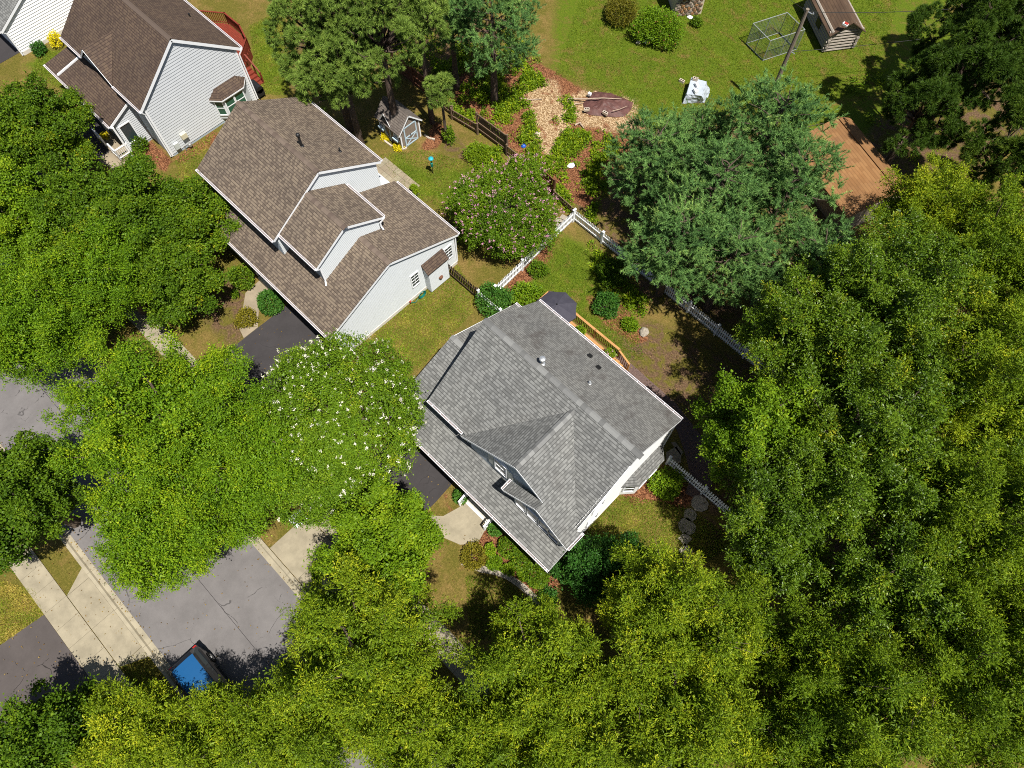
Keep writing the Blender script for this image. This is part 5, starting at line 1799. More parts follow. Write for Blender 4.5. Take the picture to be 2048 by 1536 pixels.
# ---------------------------------------------------------------- parked car
def car():
    cx, cy = -11.35, -10.32
    t = thing('parked_car', 'dark car with bright blue roof parked at the kerb under the trees', 'car', (cx, cy, 0))
    rear, front = cx - 2.2, cx + 2.3
    w = 0.9

    def section(x, zs):
        return [(x, cy + y, z) for y, z in zs]
    # lower body from stacked cross sections
    secs = [(rear - 0.06, 0.72, 0.45, 0.92), (rear + 0.02, 0.84, 0.32, 1.02), (rear + 0.35, 0.9, 0.25, 1.05), (cx, 0.92, 0.24, 1.0), (front - 0.9, 0.9, 0.24, 0.95), (front - 0.2, 0.82, 0.28, 0.82), (front, 0.66, 0.4, 0.7)]
    mb = MB()
    rings = []
    for x, hw, z0, z1 in secs:
        ring = [(x, cy - hw, z0 + 0.1), (x, cy - hw * 0.92, z0), (x, cy + hw * 0.92, z0), (x, cy + hw, z0 + 0.1), (x, cy + hw, z1 - 0.15), (x, cy + hw * 0.93, z1), (x, cy - hw * 0.93, z1), (x, cy - hw, z1 - 0.15)]
        rings.append(ring)
    for a, b in zip(rings, rings[1:]):
        for k in range(8):
            j = (k + 1) % 8
            mb.poly([a[k], a[j], b[j], b[k]][::-1])
    mb.poly(rings[0])
    mb.poly(rings[-1][::-1])
    body = obj('body', mb, M['car_dark'], t)
    # cabin glass
    mb = MB()
    lo = [(rear + 0.0, 0.84, 1.02), (rear + 0.42, 0.62, 1.56), (cx + 0.35, 0.64, 1.58), (cx + 1.15, 0.86, 0.97)]
    L = [(x, cy - hw, z) for x, hw, z in lo]
    Rr = [(x, cy + hw, z) for x, hw, z in lo]
    base = 0.9
    LL = [(x, cy - 0.86, base) for x in (rear, cx + 1.15)]
    RR = [(x, cy + 0.86, base) for x in (rear, cx + 1.15)]
    for a, b, c_, d in zip(L, L[1:], Rr[1:], Rr):
        mb.poly([a, b, c_, d])
    mb.poly([LL[0], LL[1], L[3], L[2], L[1], L[0]])
    mb.poly([RR[1], RR[0], Rr[0], Rr[1], Rr[2], Rr[3]])
    obj('windows', mb, M['glass'], t)
    r = MB()
    n = 6
    G = {}
    for i in range(n + 1):
        for j in range(n + 1):
            x = rear + 0.36 + (cx + 0.42 - rear - 0.36) * i / n
            y = cy + (j / n - 0.5) * 1.26
            G[i, j] = (x, y, 1.585 + 0.05 * (1 - (2 * j / n - 1) ** 2) - 0.02 * (2 * i / n - 1) ** 2)
    for i in range(n):
        for j in range(n):
            r.poly([G[i, j], G[i + 1, j], G[i + 1, j + 1], G[i, j + 1]])
    for i in range(n):
        for j in (0, n):
            q = [G[i, j], G[i + 1, j], (G[i + 1, j][0], G[i + 1, j][1], 1.54), (G[i, j][0], G[i, j][1], 1.54)]
            r.poly(q if j == n else q[::-1])
    for j in range(n):
        for i in (0, n):
            q = [G[i, j], G[i, j + 1], (G[i, j + 1][0], G[i, j + 1][1], 1.54), (G[i, j][0], G[i, j][1], 1.54)]
            r.poly(q)
    obj('roof', r, M['car_blue'], t, smooth=False)
    for s in (-1, 1):
        obj('roof_rail', MB().tube([(rear + 0.45, cy + s * 0.66, 1.6), (rear + 0.6, cy + s * 0.66, 1.66), (cx + 0.2, cy + s * 0.66, 1.66), (cx + 0.35, cy + s * 0.66, 1.6)], 0.022, 6), M['black'], t)
        obj('door_mirror', MB().box(cx + 0.85, cy + s * 0.98 - 0.1, 0.95, cx + 1.0, cy + s * 0.98 + 0.1, 1.1), M['car_dark'], t)
        obj('tail_lamp', MB().box(rear - 0.07, cy + s * 0.74 - 0.08, 0.78, rear + 0.06, cy + s * 0.74 + 0.1, 1.0), M['lamp_red'], t)
        obj('headlight', MB().box(front - 0.22, cy + s * 0.6 - 0.16, 0.62, front + 0.0, cy + s * 0.6 + 0.16, 0.76), M['steel'], t)
        for x in (rear + 0.8, front - 0.85):
            wl = obj('wheel', MB().tube([(x, cy + s * 0.92 - 0.11, 0.33), (x, cy + s * 0.92 + 0.03, 0.33)], 0.33, 18), M['rubber'], t)
            obj('rim', MB().tube([(x, cy + s * (0.955), 0.33), (x, cy + s * (0.965), 0.33)], 0.2, 12), M['steel'], wl)
    obj('spoiler', MB().box(rear + 0.18, cy - 0.6, 1.53, rear + 0.42, cy + 0.6, 1.57), M['car_dark'], t)
    obj('bumper', MB().box(rear - 0.14, cy - 0.78, 0.34, rear + 0.02, cy + 0.78, 0.62), M['car_dark'], t)
    obj('number_plate', MB().box(rear - 0.08, cy - 0.16, 0.72, rear - 0.055, cy + 0.16, 0.86), M['trim'], t)
    return t


car()

# ---------------------------------------------------------------- foliage
def nrmz(a):
    return a / np.maximum(np.linalg.norm(a, axis=-1, keepdims=True), 1e-9)


TRIS = [0]


def leaves_mesh(name, pos, ax, nr, L, W, tint, m, tri=False, fold=0.18):
    """one small bent blade per row; tint is each leaf's own hue"""
    n = len(pos)
    ax = nrmz(ax)
    sd = nrmz(np.cross(ax, nr))
    up = np.cross(sd, ax)
    L, W = L[:, None], W[:, None]
    if tri:
        v = np.stack([pos - sd * W / 2, pos + sd * W / 2, pos + ax * L], 1)
        k = 3
    else:
        mid = pos + ax * L * 0.45 + up * W * fold
        v = np.stack([pos, mid + sd * W / 2, pos + ax * L - up * L * 0.08, mid - sd * W / 2], 1)
        k = 4
    TRIS[0] += n * (k - 2)
    me = bpy.data.meshes.new(name)
    me.vertices.add(n * k)
    me.vertices.foreach_set('co', v.astype(np.float32).ravel())
    me.loops.add(n * k)
    me.loops.foreach_set('vertex_index', np.arange(n * k, dtype=np.int32))
    me.polygons.add(n)
    me.polygons.foreach_set('loop_start', np.arange(0, n * k, k, dtype=np.int32))
    me.update(calc_edges=True)
    at = me.attributes.new('tint', 'FLOAT', 'FACE')
    at.data.foreach_set('value', np.clip(tint, 0, 1).astype(np.float32))
    me.materials.append(m)
    return me


def rand_dir(rng, n, zmin=-1.0):
    z = rng.uniform(zmin, 1, n)
    a = rng.uniform(0, 2 * math.pi, n)
    r = np.sqrt(1 - z * z)
    return np.stack([r * np.cos(a), r * np.sin(a), z], 1)


LM = {
    'elm': leafmat('elm leaf', [(0.0, (0.030, 0.070, 0.006)), (0.45, (0.072, 0.135, 0.008)), (0.8, (0.13, 0.19, 0.010)), (1.0, (0.20, 0.245, 0.012))]),
    'oak': leafmat('willow oak leaf', [(0.0, (0.030, 0.062, 0.006)), (0.45, (0.085, 0.13, 0.009)), (0.8, (0.15, 0.19, 0.013)), (1.0, (0.24, 0.255, 0.018))]),
    'maple': leafmat('dark maple leaf', [(0.0, (0.022, 0.05, 0.006)), (0.5, (0.055, 0.10, 0.008)), (0.85, (0.10, 0.145, 0.010)), (1.0, (0.17, 0.17, 0.012))]),
    'gloss': leafmat('glossy oak leaf', [(0.0, (0.026, 0.056, 0.007)), (0.5, (0.066, 0.115, 0.010)), (0.85, (0.12, 0.165, 0.013)), (1.0, (0.22, 0.21, 0.02))], rough=0.42, spec=0.32),
    'dogwood': leafmat('dark dogwood leaf', [(0.0, (0.012, 0.042, 0.010)), (0.6, (0.026, 0.078, 0.017)), (1.0, (0.055, 0.12, 0.022))]),
    'myrtle': leafmat('crape myrtle leaf', [(0.0, (0.034, 0.072, 0.008)), (0.5, (0.074, 0.13, 0.010)), (0.9, (0.13, 0.18, 0.014)), (1.0, (0.18, 0.20, 0.018))], gain=1.65),
    'lime': leafmat('lime green leaf', [(0.0, (0.038, 0.08, 0.006)), (0.5, (0.085, 0.145, 0.009)), (1.0, (0.18, 0.225, 0.014))]),
    'pine': leafmat('pitch pine needles', [(0.0, (0.03, 0.055, 0.016)), (0.5, (0.078, 0.118, 0.032)), (1.0, (0.15, 0.19, 0.055))], trans=0.12, gain=2.2),
    'white_pine': leafmat('white pine needles', [(0.0, (0.024, 0.056, 0.028)), (0.5, (0.060, 0.118, 0.052)), (0.85, (0.105, 0.175, 0.068)), (1.0, (0.16, 0.215, 0.09))], trans=0.12, gain=2.1),
    'dark_pine': leafmat('dark pine needles', [(0.0, (0.014, 0.032, 0.008)), (0.5, (0.036, 0.07, 0.012)), (1.0, (0.095, 0.13, 0.022))], trans=0.12, gain=1.5),
    'weed': leafmat('weed leaf', [(0.0, (0.05, 0.095, 0.008)), (0.5, (0.11, 0.175, 0.010)), (1.0, (0.22, 0.26, 0.014))], gain=1.35),
    'olive': leafmat('olive shrub leaf', [(0.0, (0.055, 0.055, 0.01)), (0.5, (0.115, 0.10, 0.014)), (1.0, (0.2, 0.165, 0.022))]),
    'yellow': leafmat('yellow foliage', [(0.0, (0.25, 0.2, 0.008)), (0.5, (0.42, 0.36, 0.012)), (1.0, (0.6, 0.5, 0.03))]),
    'white_flower': plain('white blossom', (0.76, 0.74, 0.62), (0.55, 0.53, 0.38), 8, 0.8, bump=0),
    'pink_flower': plain('pink blossom', (0.62, 0.32, 0.42), (0.48, 0.21, 0.31), 8, 0.8, bump=0),
    'litter': leafmat('fallen leaf', [(0.0, (0.05, 0.03, 0.015)), (0.5, (0.14, 0.08, 0.03)), (1.0, (0.25, 0.17, 0.07))], trans=0.0, gain=1.0),
    'grass': leafmat('grass blade', [(0.0, (0.06, 0.095, 0.012)), (0.4, (0.11, 0.145, 0.018)), (0.7, (0.21, 0.18, 0.05)), (1.0, (0.36, 0.27, 0.11))], trans=0.2),
}


TEMPL = {}


def clump_template(sp, k):
    """one leafy twig end, pointing up +Z, as leaf rows (positions, axes, normals, lengths, widths, tints)"""
    rng = np.random.default_rng(hash_name(sp) + k)
    s = SPEC[sp]
    n, R0 = s['n'], s['R']
    if s['kind'] == 'leaf':
        u = rand_dir(rng, n, -0.35)
        rr = rng.uniform(0.45, 1.0, n)
        pos = u * rr[:, None] * np.array([R0, R0, R0 * s['flat']])
        shoots = rng.uniform(0, 1, n) < s['spike']
        sd = rand_dir(rng, 6, 0.15)[rng.integers(0, 6, n)]
        t = rng.uniform(0.3, 1.0, n)
        sp_pos = sd * (R0 * 1.9 * t)[:, None] + rng.normal(0, 0.035, (n, 3))
        pos = np.where(shoots[:, None], sp_pos, pos)
        ax = nrmz(np.where(shoots[:, None], sd, u) * s['out'] + rng.normal(0, 0.6, (n, 3)))
        nr = nrmz(u * 0.8 + rng.normal(0, 0.36, (n, 3)) + np.array([0, 0, 0.35]))
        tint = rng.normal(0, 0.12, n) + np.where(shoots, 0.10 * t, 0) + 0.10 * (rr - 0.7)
    elif s['kind'] == 'puff':
        nt = 14
        td = rand_dir(rng, nt, -0.3)
        ti = rng.integers(0, nt, n)
        pos = td[ti] * R0 * 0.55 + rng.normal(0, 0.02, (n, 3))
        ax = nrmz(td[ti] * 0.8 + rng.normal(0, 0.5, (n, 3)) + np.array([0, 0, 0.1]))
        nr = nrmz(td[ti] + rng.normal(0, 0.6, (n, 3)))
        tint = rng.normal(0, 0.13, n)
    else:
        ns = 5
        sd = nrmz(np.concatenate([[[0, 0, 1.0]], rand_dir(rng, ns - 1, 0.1)]))
        ti = rng.integers(0, ns, n)
        t = rng.uniform(0.0, 1.0, n)
        pos = sd[ti] * (t * R0 * np.where(ti == 0, 1.5, 0.9))[:, None]
        ax = nrmz(sd[ti] * 0.75 + rng.normal(0, 0.55, (n, 3)))
        nr = nrmz(sd[ti] * 0.3 + rng.normal(0, 0.7, (n, 3)) + np.array([0, 0, 0.3]))
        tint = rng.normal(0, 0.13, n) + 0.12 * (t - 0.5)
    return pos, ax, nr, s['L'] * rng.uniform(0.7, 1.25, n), s['W'] * rng.uniform(0.75, 1.2, n), tint


def hash_name(x):
    return sum(ord(c) * (i + 3) for i, c in enumerate(x))


NV = 5          # clump variants kept inside every crown


def crown_nodes():
    """geometry nodes: the loose points of a crown mesh carry the leaf clumps stored beside them in the same mesh"""
    ng = bpy.data.node_groups.new('leaf clumps on twigs', 'GeometryNodeTree')
    ng.interface.new_socket('Geometry', in_out='INPUT', socket_type='NodeSocketGeometry')
    ng.interface.new_socket('Geometry', in_out='OUTPUT', socket_type='NodeSocketGeometry')
    N, Lk = ng.nodes, ng.links
    gi, go = N.new('NodeGroupInput'), N.new('NodeGroupOutput')

    def attr(name, typ):
        a = N.new('GeometryNodeInputNamedAttribute')
        a.data_type = typ
        a.inputs['Name'].default_value = name
        return a.outputs['Attribute']

    def is_k(k):
        c = N.new('FunctionNodeCompare')
        c.data_type = 'INT'
        c.operation = 'EQUAL'
        Lk.new(attr('part_id', 'INT'), c.inputs[2])
        c.inputs[3].default_value = k
        return c.outputs[0]
    join = N.new('GeometryNodeJoinGeometry')
    e2r = N.new('FunctionNodeEulerToRotation')
    Lk.new(attr('rot', 'FLOAT_VECTOR'), e2r.inputs[0])
    for k in range(NV):
        pts = N.new('GeometryNodeSeparateGeometry')
        pts.domain = 'POINT'
        Lk.new(gi.outputs[0], pts.inputs[0])
        Lk.new(is_k(100 + k), pts.inputs['Selection'])
        tp = N.new('GeometryNodeSeparateGeometry')
        tp.domain = 'POINT'
        Lk.new(gi.outputs[0], tp.inputs[0])
        Lk.new(is_k(k), tp.inputs['Selection'])
        ip = N.new('GeometryNodeInstanceOnPoints')
        Lk.new(pts.outputs[0], ip.inputs['Points'])
        Lk.new(tp.outputs[0], ip.inputs['Instance'])
        Lk.new(e2r.outputs[0], ip.inputs['Rotation'])
        Lk.new(attr('scl', 'FLOAT'), ip.inputs['Scale'])
        Lk.new(ip.outputs[0], join.inputs[0])
    Lk.new(join.outputs[0], go.inputs[0])
    return ng


CROWN_NG = crown_nodes()


def clump_crown(name, P, D, S, T, sp, m, seed):
    """crown object data: NV leaf clumps at the origin plus one loose point per clump to be set"""
    rng = np.random.default_rng(seed)
    tri = SPEC[sp]['kind'] != 'leaf'
    c = 3 if tri else 4
    vs, tints, ids = [], [], []
    for k in range(NV):
        key = (sp, k)
        if key not in TEMPL:
            TEMPL[key] = clump_template(sp, k)
        pos, ax, nr, L, W, tint = TEMPL[key]
        sd = nrmz(np.cross(ax, nr))
        up = np.cross(sd, ax)
        L, W = L[:, None], W[:, None]
        if tri:
            v = np.stack([pos - sd * W / 2, pos + sd * W / 2, pos + ax * L], 1)
        else:
            mid = pos + ax * L * 0.45 + up * W * 0.15
            v = np.stack([pos, mid + sd * W / 2, pos + ax * L - up * L * 0.1, mid - sd * W / 2], 1)
        vs.append(v.reshape(-1, 3))
        tints.append(tint)
        ids.append(np.full(len(pos) * c, k))
    nf = sum(len(t) for t in tints)
    V = np.concatenate(vs + [P])
    n0 = nf * c
    me = bpy.data.meshes.new(name)
    me.vertices.add(len(V))
    me.vertices.foreach_set('co', V.astype(np.float32).ravel())
    me.loops.add(n0)
    me.loops.foreach_set('vertex_index', np.arange(n0, dtype=np.int32))
    me.polygons.add(nf)
    me.polygons.foreach_set('loop_start', np.arange(0, n0, c, dtype=np.int32))
    me.update(calc_edges=True)
    TRIS[0] += nf * (c - 2)
    TRIS.append(len(P) * nf // NV)
    # rotation that turns +Z to each clump's own direction, with a random roll
    n = len(P)
    Dn = nrmz(D)
    yaw = np.arctan2(Dn[:, 1], Dn[:, 0])
    tilt = np.arccos(np.clip(Dn[:, 2], -1, 1))
    roll = rng.uniform(0, 6.283, n)
    rot = np.zeros((len(V), 3))
    for i in range(n):
        e = (Matrix.Rotation(yaw[i], 3, 'Z') @ Matrix.Rotation(tilt[i], 3, 'Y') @ Matrix.Rotation(roll[i], 3, 'Z')).to_euler()
        rot[n0 + i] = e
    a = me.attributes.new('rot', 'FLOAT_VECTOR', 'POINT')
    a.data.foreach_set('vector', rot.astype(np.float32).ravel())
    a = me.attributes.new('scl', 'FLOAT', 'POINT')
    a.data.foreach_set('value', np.concatenate([np.ones(n0), S]).astype(np.float32))
    a = me.attributes.new('part_id', 'INT', 'POINT')
    a.data.foreach_set('value', np.concatenate(ids + [100 + rng.integers(0, NV, n)]).astype(np.int32))
    a = me.attributes.new('itint', 'FLOAT', 'POINT')
    a.data.foreach_set('value', np.concatenate([np.zeros(n0), T]).astype(np.float32))
    a = me.attributes.new('tint', 'FLOAT', 'FACE')
    a.data.foreach_set('value', np.concatenate(tints).astype(np.float32))
    me.materials.append(m)
    return me


def add_clumps(o):
    md = o.modifiers.new('leaf clumps', 'NODES')
    md.node_group = CROWN_NG


# clumps per m2, leaves per clump, clump radius, leaf length and width, share of long shoots
SPEC = {
    'elm': dict(kind='leaf', dens=6.2, n=95, R=0.40, flat=0.7, L=0.125, W=0.075, br=0.38, up=0.55, spike=0.32, out=0.8),
    'oak': dict(kind='leaf', dens=5.8, n=100, R=0.36, flat=0.8, L=0.15, W=0.055, br=0.34, up=0.75, spike=0.46, out=1.2),
    'maple': dict(kind='leaf', dens=6.5, n=80, R=0.38, flat=0.6, L=0.14, W=0.12, br=0.40, up=0.6, spike=0.12, out=0.8),
    'gloss': dict(kind='leaf', dens=5.8, n=95, R=0.36, flat=0.75, L=0.16, W=0.07, br=0.33, up=0.75, spike=0.4, out=1.1),
    'dogwood': dict(kind='leaf', dens=7.0, n=80, R=0.33, flat=0.55, L=0.13, W=0.10, br=0.42, up=0.6, spike=0.12, out=0.7),
    'myrtle': dict(kind='leaf', dens=14.0, n=95, R=0.30, flat=0.75, L=0.10, W=0.065, br=0.55, up=0.6, spike=0.22, out=0.9),
    'lime': dict(kind='leaf', dens=6.5, n=85, R=0.37, flat=0.6, L=0.14, W=0.105, br=0.40, up=0.6, spike=0.15, out=0.8),
    'pine': dict(kind='puff', dens=3.6, n=480, R=0.46, L=0.24, W=0.034, br=0.40, up=0.5),
    'dark_pine': dict(kind='puff', dens=4.0, n=400, R=0.42, L=0.24, W=0.034, br=0.34, up=0.4),
    'white_pine': dict(kind='plume', dens=8.5, n=300, R=0.5, L=0.17, W=0.028, br=0.3, up=0.4),
}


def crown_points(rng, rad, spec, nspray, zmin=-0.55, lobes=None, cull=0.66):
    """clump places and directions over a crown made of overlapping boughs"""
    rx, ry, rz = rad
    rm = (rx * ry * rz) ** (1 / 3)
    nb = int((lobes or 0) * 1.6) or int(np.clip(14 + rm * 9, 10, 66))
    i = np.arange(nb) + 0.5
    z = 1 - (1 - zmin) * i / nb
    a = i * 2.399963 + rng.uniform(0, 6)
    r = np.sqrt(np.maximum(0, 1 - z * z))
    bd = np.stack([r * np.cos(a), r * np.sin(a), z], 1) + rng.normal(0, 0.16, (nb, 3))
    bd = nrmz(bd)
    bl = rng.uniform(0.55, 0.92, nb) if cull < 0.5 else rng.uniform(0.45, 0.98, nb)
    bc = bd * bl[:, None]
    bc = np.concatenate([bc, np.zeros((1, 3))])
    bd = np.concatenate([bd, [[0, 0, 1]]])
    br = np.concatenate([spec['br'] * 0.76 * rng.uniform(0.6, 1.15, nb), [0.45]])
    w = br ** 2
    w[-1] *= 0.35
    k = rng.choice(nb + 1, nspray, p=w / w.sum())
    d = rand_dir(rng, nspray, -0.5)
    d = nrmz(d + bd[k] * 0.5)
    rr = rng.uniform(0.7, 1.06, nspray)
    S = np.array([rx, ry, rz])
    p = (bc[k] + d * (br[k] * rr)[:, None]) * S
    keep = np.ones(nspray, bool)
    q = p / S
    for j in range(nb + 1):
        dj = np.linalg.norm(q - bc[j], axis=1)
        keep &= ~((dj < br[j] * cull) & (k != j))
    p, d, k = p[keep], d[keep], k[keep]
    return p, nrmz(d * S / rm), k, bc * S, br * rm


def flame_points(rng, rad, n, nb, br0, zmin=-0.35, lift=0.5):
    """clumps on tapering boughs that point up and out, with open gaps between them"""
    S = np.array(rad)
    i = np.arange(nb) + 0.5
    z = 1 - (1 - zmin) * (i / nb) ** 0.92
    a = i * 2.399963 + rng.uniform(0, 6) + rng.normal(0, 0.12, nb)
    r = np.sqrt(np.maximum(0, 1 - z * z))
    bd = nrmz(np.stack([r * np.cos(a), r * np.sin(a), z], 1) + rng.normal(0, 0.09, (nb, 3)))
    reach = rng.uniform(0.72, 1.14, nb)
    br = br0 * 0.84 * rng.uniform(0.75, 1.3, nb)
    tip = bd * reach[:, None]
    axis = nrmz(bd + np.array([0, 0, lift]))
    ln = rng.uniform(0.5, 0.72, nb)
    start = tip - axis * ln[:, None]
    ninn = int(n * 0.09)
    k = rng.choice(nb, n - ninn, p=br / br.sum())
    m = len(k)
    t = rng.uniform(0, 1, m) ** 0.85
    prof = br[k] * np.clip(1.12 - t, 0.12, 1) ** 0.55 * (0.55 + 0.45 * np.minimum(1, t * 3 + 0.3))
    q = rand_dir(rng, m)
    rd = nrmz(q - axis[k] * np.sum(q * axis[k], 1)[:, None])
    # more foliage on the upper side of a bough
    flip = (rd[:, 2] < -0.2) & (rng.uniform(0, 1, m) < 0.5)
    rd[flip] *= -1
    p = start[k] + axis[k] * (t * ln[k])[:, None] + rd * (prof * rng.uniform(0.65, 1.05, m))[:, None]
    d = nrmz(axis[k] * (0.5 + 0.6 * t[:, None]) + rd * 0.75)
    sc = 1.12 - 0.4 * t
    dirs = rand_dir(rng, ninn, -0.5)
    p = np.concatenate([p, dirs * rng.uniform(0.2, 0.5, ninn)[:, None]])
    d = np.concatenate([d, dirs])
    sc = np.concatenate([sc, np.full(ninn, 1.2)])
    k = np.concatenate([k, np.full(ninn, nb)])
    bc = np.concatenate([(start + axis * ln[:, None] * 0.5), np.zeros((1, 3))])
    return p * S, d, k, bc * S, sc, t


def broad_crown(seed, rad, sp, tips=0.12, tintb=0.0, dens=1.0, lobes=None):
    rng = np.random.default_rng(seed)
    s = SPEC[sp]
    rx, ry, rz = rad
    rm = (rx * ry * rz) ** (1 / 3)
    tintb = tintb + rng.normal(0, 0.03)
    if lobes:
        area = math.pi * rx * ry * (1 + 0.6 * rz / max(rx, ry))
        p, d, k, bc, br = crown_points(rng, rad, s, int(area * s['dens'] * dens * 1.6), lobes=lobes, cull=0.4)
        sc = np.ones(len(p))
        dd = nrmz(d + np.array([0, 0, s['up']]))
        tt = np.full(len(p), 0.5)
    else:
        nb = int(np.clip(7 + 2.1 * rm * rm, 9, 62))
        br0 = s['br'] * 0.62 * math.sqrt(34 / max(nb, 12)) * 0.92
        p, d, k, bc, sc, t = flame_points(rng, rad, int(rx * ry * s['dens'] * 11.5 * dens), nb, br0)
        dd = nrmz(d + np.array([0, 0, s['up'] * 0.5]))
        tt = np.concatenate([t, np.zeros(len(p) - len(t))])
        br = None
    N = len(p)
    bt = rng.normal(0, 0.07, len(bc))
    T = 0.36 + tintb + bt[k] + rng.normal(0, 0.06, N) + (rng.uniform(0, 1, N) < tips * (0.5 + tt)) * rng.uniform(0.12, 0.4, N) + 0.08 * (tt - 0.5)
    Sc = sc * rng.uniform(0.75, 1.2, N)
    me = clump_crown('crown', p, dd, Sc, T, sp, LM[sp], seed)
    return me, bc, br, p, d


def pine_crown(seed, rad, sp, lobes=None, tintb=0.0, dens=1.0):
    rng = np.random.default_rng(seed)
    s = SPEC[sp]
    rx, ry, rz = rad
    area = math.pi * rx * ry * (1 + 0.6 * rz / max(rx, ry))
    p, d, k, bc, br = crown_points(rng, rad, s, int(area * s['dens'] * dens * 1.6), lobes=lobes)
    N = len(p)
    T = 0.42 + tintb + rng.normal(0, 0.08, N)
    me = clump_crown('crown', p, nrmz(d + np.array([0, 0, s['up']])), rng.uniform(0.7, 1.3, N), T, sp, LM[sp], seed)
    return me, bc, br, p, d


def plume_crown(seed, rad, sp, lobes=None, tintb=0.0, dens=1.0):
    """white pine: feathery plumes set along whorled branches"""
    rng = np.random.default_rng(seed)
    rx, ry, rz = rad
    s = SPEC[sp]
    nspray = int(math.pi * rx * ry * s['dens'] * dens * 1.7)
    nb = lobes or 40
    i = np.arange(nb)
    hz = -0.7 + 1.65 * (i + rng.uniform(0, 1, nb)) / nb
    a = i * 2.399963 + rng.normal(0, 0.25, nb)
    reach = np.sqrt(np.clip(1 - np.clip(hz, -1, 0.97) ** 2 * 0.9, 0.05, 1)) * rng.uniform(0.75, 1.12, nb) * np.where(hz > 0, 1 - 0.3 * hz, 1)
    bd = nrmz(np.stack([np.cos(a), np.sin(a), 0.2 + 0.55 * np.clip(hz, 0, 1)], 1))
    w = reach ** 1.5
    k = rng.choice(nb, nspray, p=w / w.sum())
    t = rng.uniform(0.1, 1, nspray) ** 0.7
    side = np.stack([-np.sin(a), np.cos(a), np.zeros(nb)], 1)
    off = rng.normal(0, 1, nspray) * 0.2 * np.sin(np.clip(t, 0.1, 0.97) * 2.6)
    base = np.stack([np.zeros(nb), np.zeros(nb), hz], 1)
    p = base[k] + bd[k] * (t * reach[k])[:, None] + side[k] * off[:, None] * reach[k][:, None] + rng.normal(0, 0.03, (nspray, 3))
    p[:, 2] += 0.03
    d = nrmz(bd[k] * 0.9 + side[k] * np.sign(off)[:, None] * 0.5 + np.array([0, 0, 0.55]) + rng.normal(0, 0.25, (nspray, 3)))
    S = np.array([rx, ry, rz])
    p = p * S
    bt = rng.normal(0, 0.07, nb)
    T = 0.42 + tintb + bt[k] + rng.normal(0, 0.13, nspray)
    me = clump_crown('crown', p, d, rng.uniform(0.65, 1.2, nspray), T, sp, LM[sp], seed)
    tip = (base + bd * reach[:, None]) * S
    return me, (base * S, tip)


def limb(mb, a, b, r0, r1, rng, n=5, sag=0.0, wob=0.06):
    a, b = Vector(a), Vector(b)
    L = (b - a).length
    pts = []
    for i in range(n + 1):
        t = i / n
        q = a.lerp(b, t)
        if 0 < i < n:
            q = q + Vector((rng.normal(), rng.normal(), rng.normal())) * wob * L * 0.5
        q.z += sag * math.sin(math.pi * t)
        pts.append(q)
    mb.tube(pts, [r0 + (r1 - r0) * i / n for i in range(n + 1)], 6)


def tree(label, c, rad, sp, seed, group=None, name='tree', kind='broad', base=None, blossom=None, bark='bark', **kw):
    """c = crown centre; the trunk stands under it unless base says where"""
    c = Vector(c)
    b = Vector((base[0], base[1], 0)) if base else Vector((c.x, c.y, 0))
    t = thing(name, label, 'tree' if rad[2] > 1.15 else 'shrub', tuple(b), group)
    rng = np.random.default_rng(seed + 999)
    off = c - b
    tr = MB()
    if kind == 'broad':
        me, bc, br, sp_p, sp_d = broad_crown(seed, rad, sp, **kw)
    elif kind == 'puff':
        me, bc, br, sp_p, sp_d = pine_crown(seed, rad, sp, **kw)
    else:
        me, (ba, ti) = plume_crown(seed, rad, sp, **kw)
    o = link('crown', me, t, tuple(off))
    add_clumps(o)
    o['kind'] = 'stuff'
    th = max(0.3, c.z - rad[2] * 0.35)
    r0 = 0.045 * (rad[0] + rad[1]) * 0.9 + 0.05
    if kind == 'plume':
        tr.tube([(0, 0, -0.1), tuple(off * 0.5), tuple(off + Vector((0, 0, rad[2] * 0.85)))], [r0, r0 * 0.7, 0.03], 8)
        for x, y in zip(ba, ti):
            limb(tr, off + Vector(x), off + Vector(x).lerp(Vector(y), 0.93), 0.05, 0.012, rng, 3)
    else:
        fork = off * (th / max(c.z, 0.1))
        tr.tube([(0, 0, -0.1), tuple(fork * 0.5), tuple(fork)], [r0, r0 * 0.82, r0 * 0.66], 8)
        for q in bc[:-1]:
            limb(tr, fork, off + Vector(q), r0 * 0.36, 0.025, rng, 4)
        # bare twigs out to some sprays
        idx = rng.choice(len(sp_p), min(60, len(sp_p)), replace=False)
        for i in idx:
            q = Vector(sp_p[i])
            j = int(np.argmin(np.linalg.norm(bc - sp_p[i], axis=1)))
            limb(tr, off + Vector(bc[j]), off + q + Vector(sp_d[i]) * 0.25, 0.02, 0.008, rng, 2)
    obj('trunk', tr, M[bark], t, local=True)
    if blossom:
        m, nb_, size, zlim = blossom
        keep = np.where((sp_p[:, 2] / rad[2] > zlim))[0]
        idx = rng.choice(keep, min(nb_, len(keep)), replace=False)
        P, A, NR, LL, WW = [], [], [], [], []
        for i in idx:
            ax = nrmz(sp_d[i] + np.array([0, 0, 0.5]) + rng.normal(0, 0.25, 3))
            q = sp_p[i] + sp_d[i] * 0.36
            sc = size * rng.uniform(0.7, 1.3)
            for _ in range(16):
                P.append(q + ax * rng.uniform(-0.1, 1.0) * sc + rng.normal(0, 0.22 * sc, 3))
                A.append(rng.normal(0, 1, 3))
                NR.append(rng.normal(0, 1, 3))
                LL.append(0.42 * sc)
                WW.append(0.36 * sc)
        bm = leaves_mesh('blossoms', np.array(P), np.array(A), np.array(NR), np.array(LL), np.array(WW), np.zeros(len(P)), LM[m])
        bo = link('blossoms', bm, t, tuple(off))
        bo['kind'] = 'stuff'
    return t


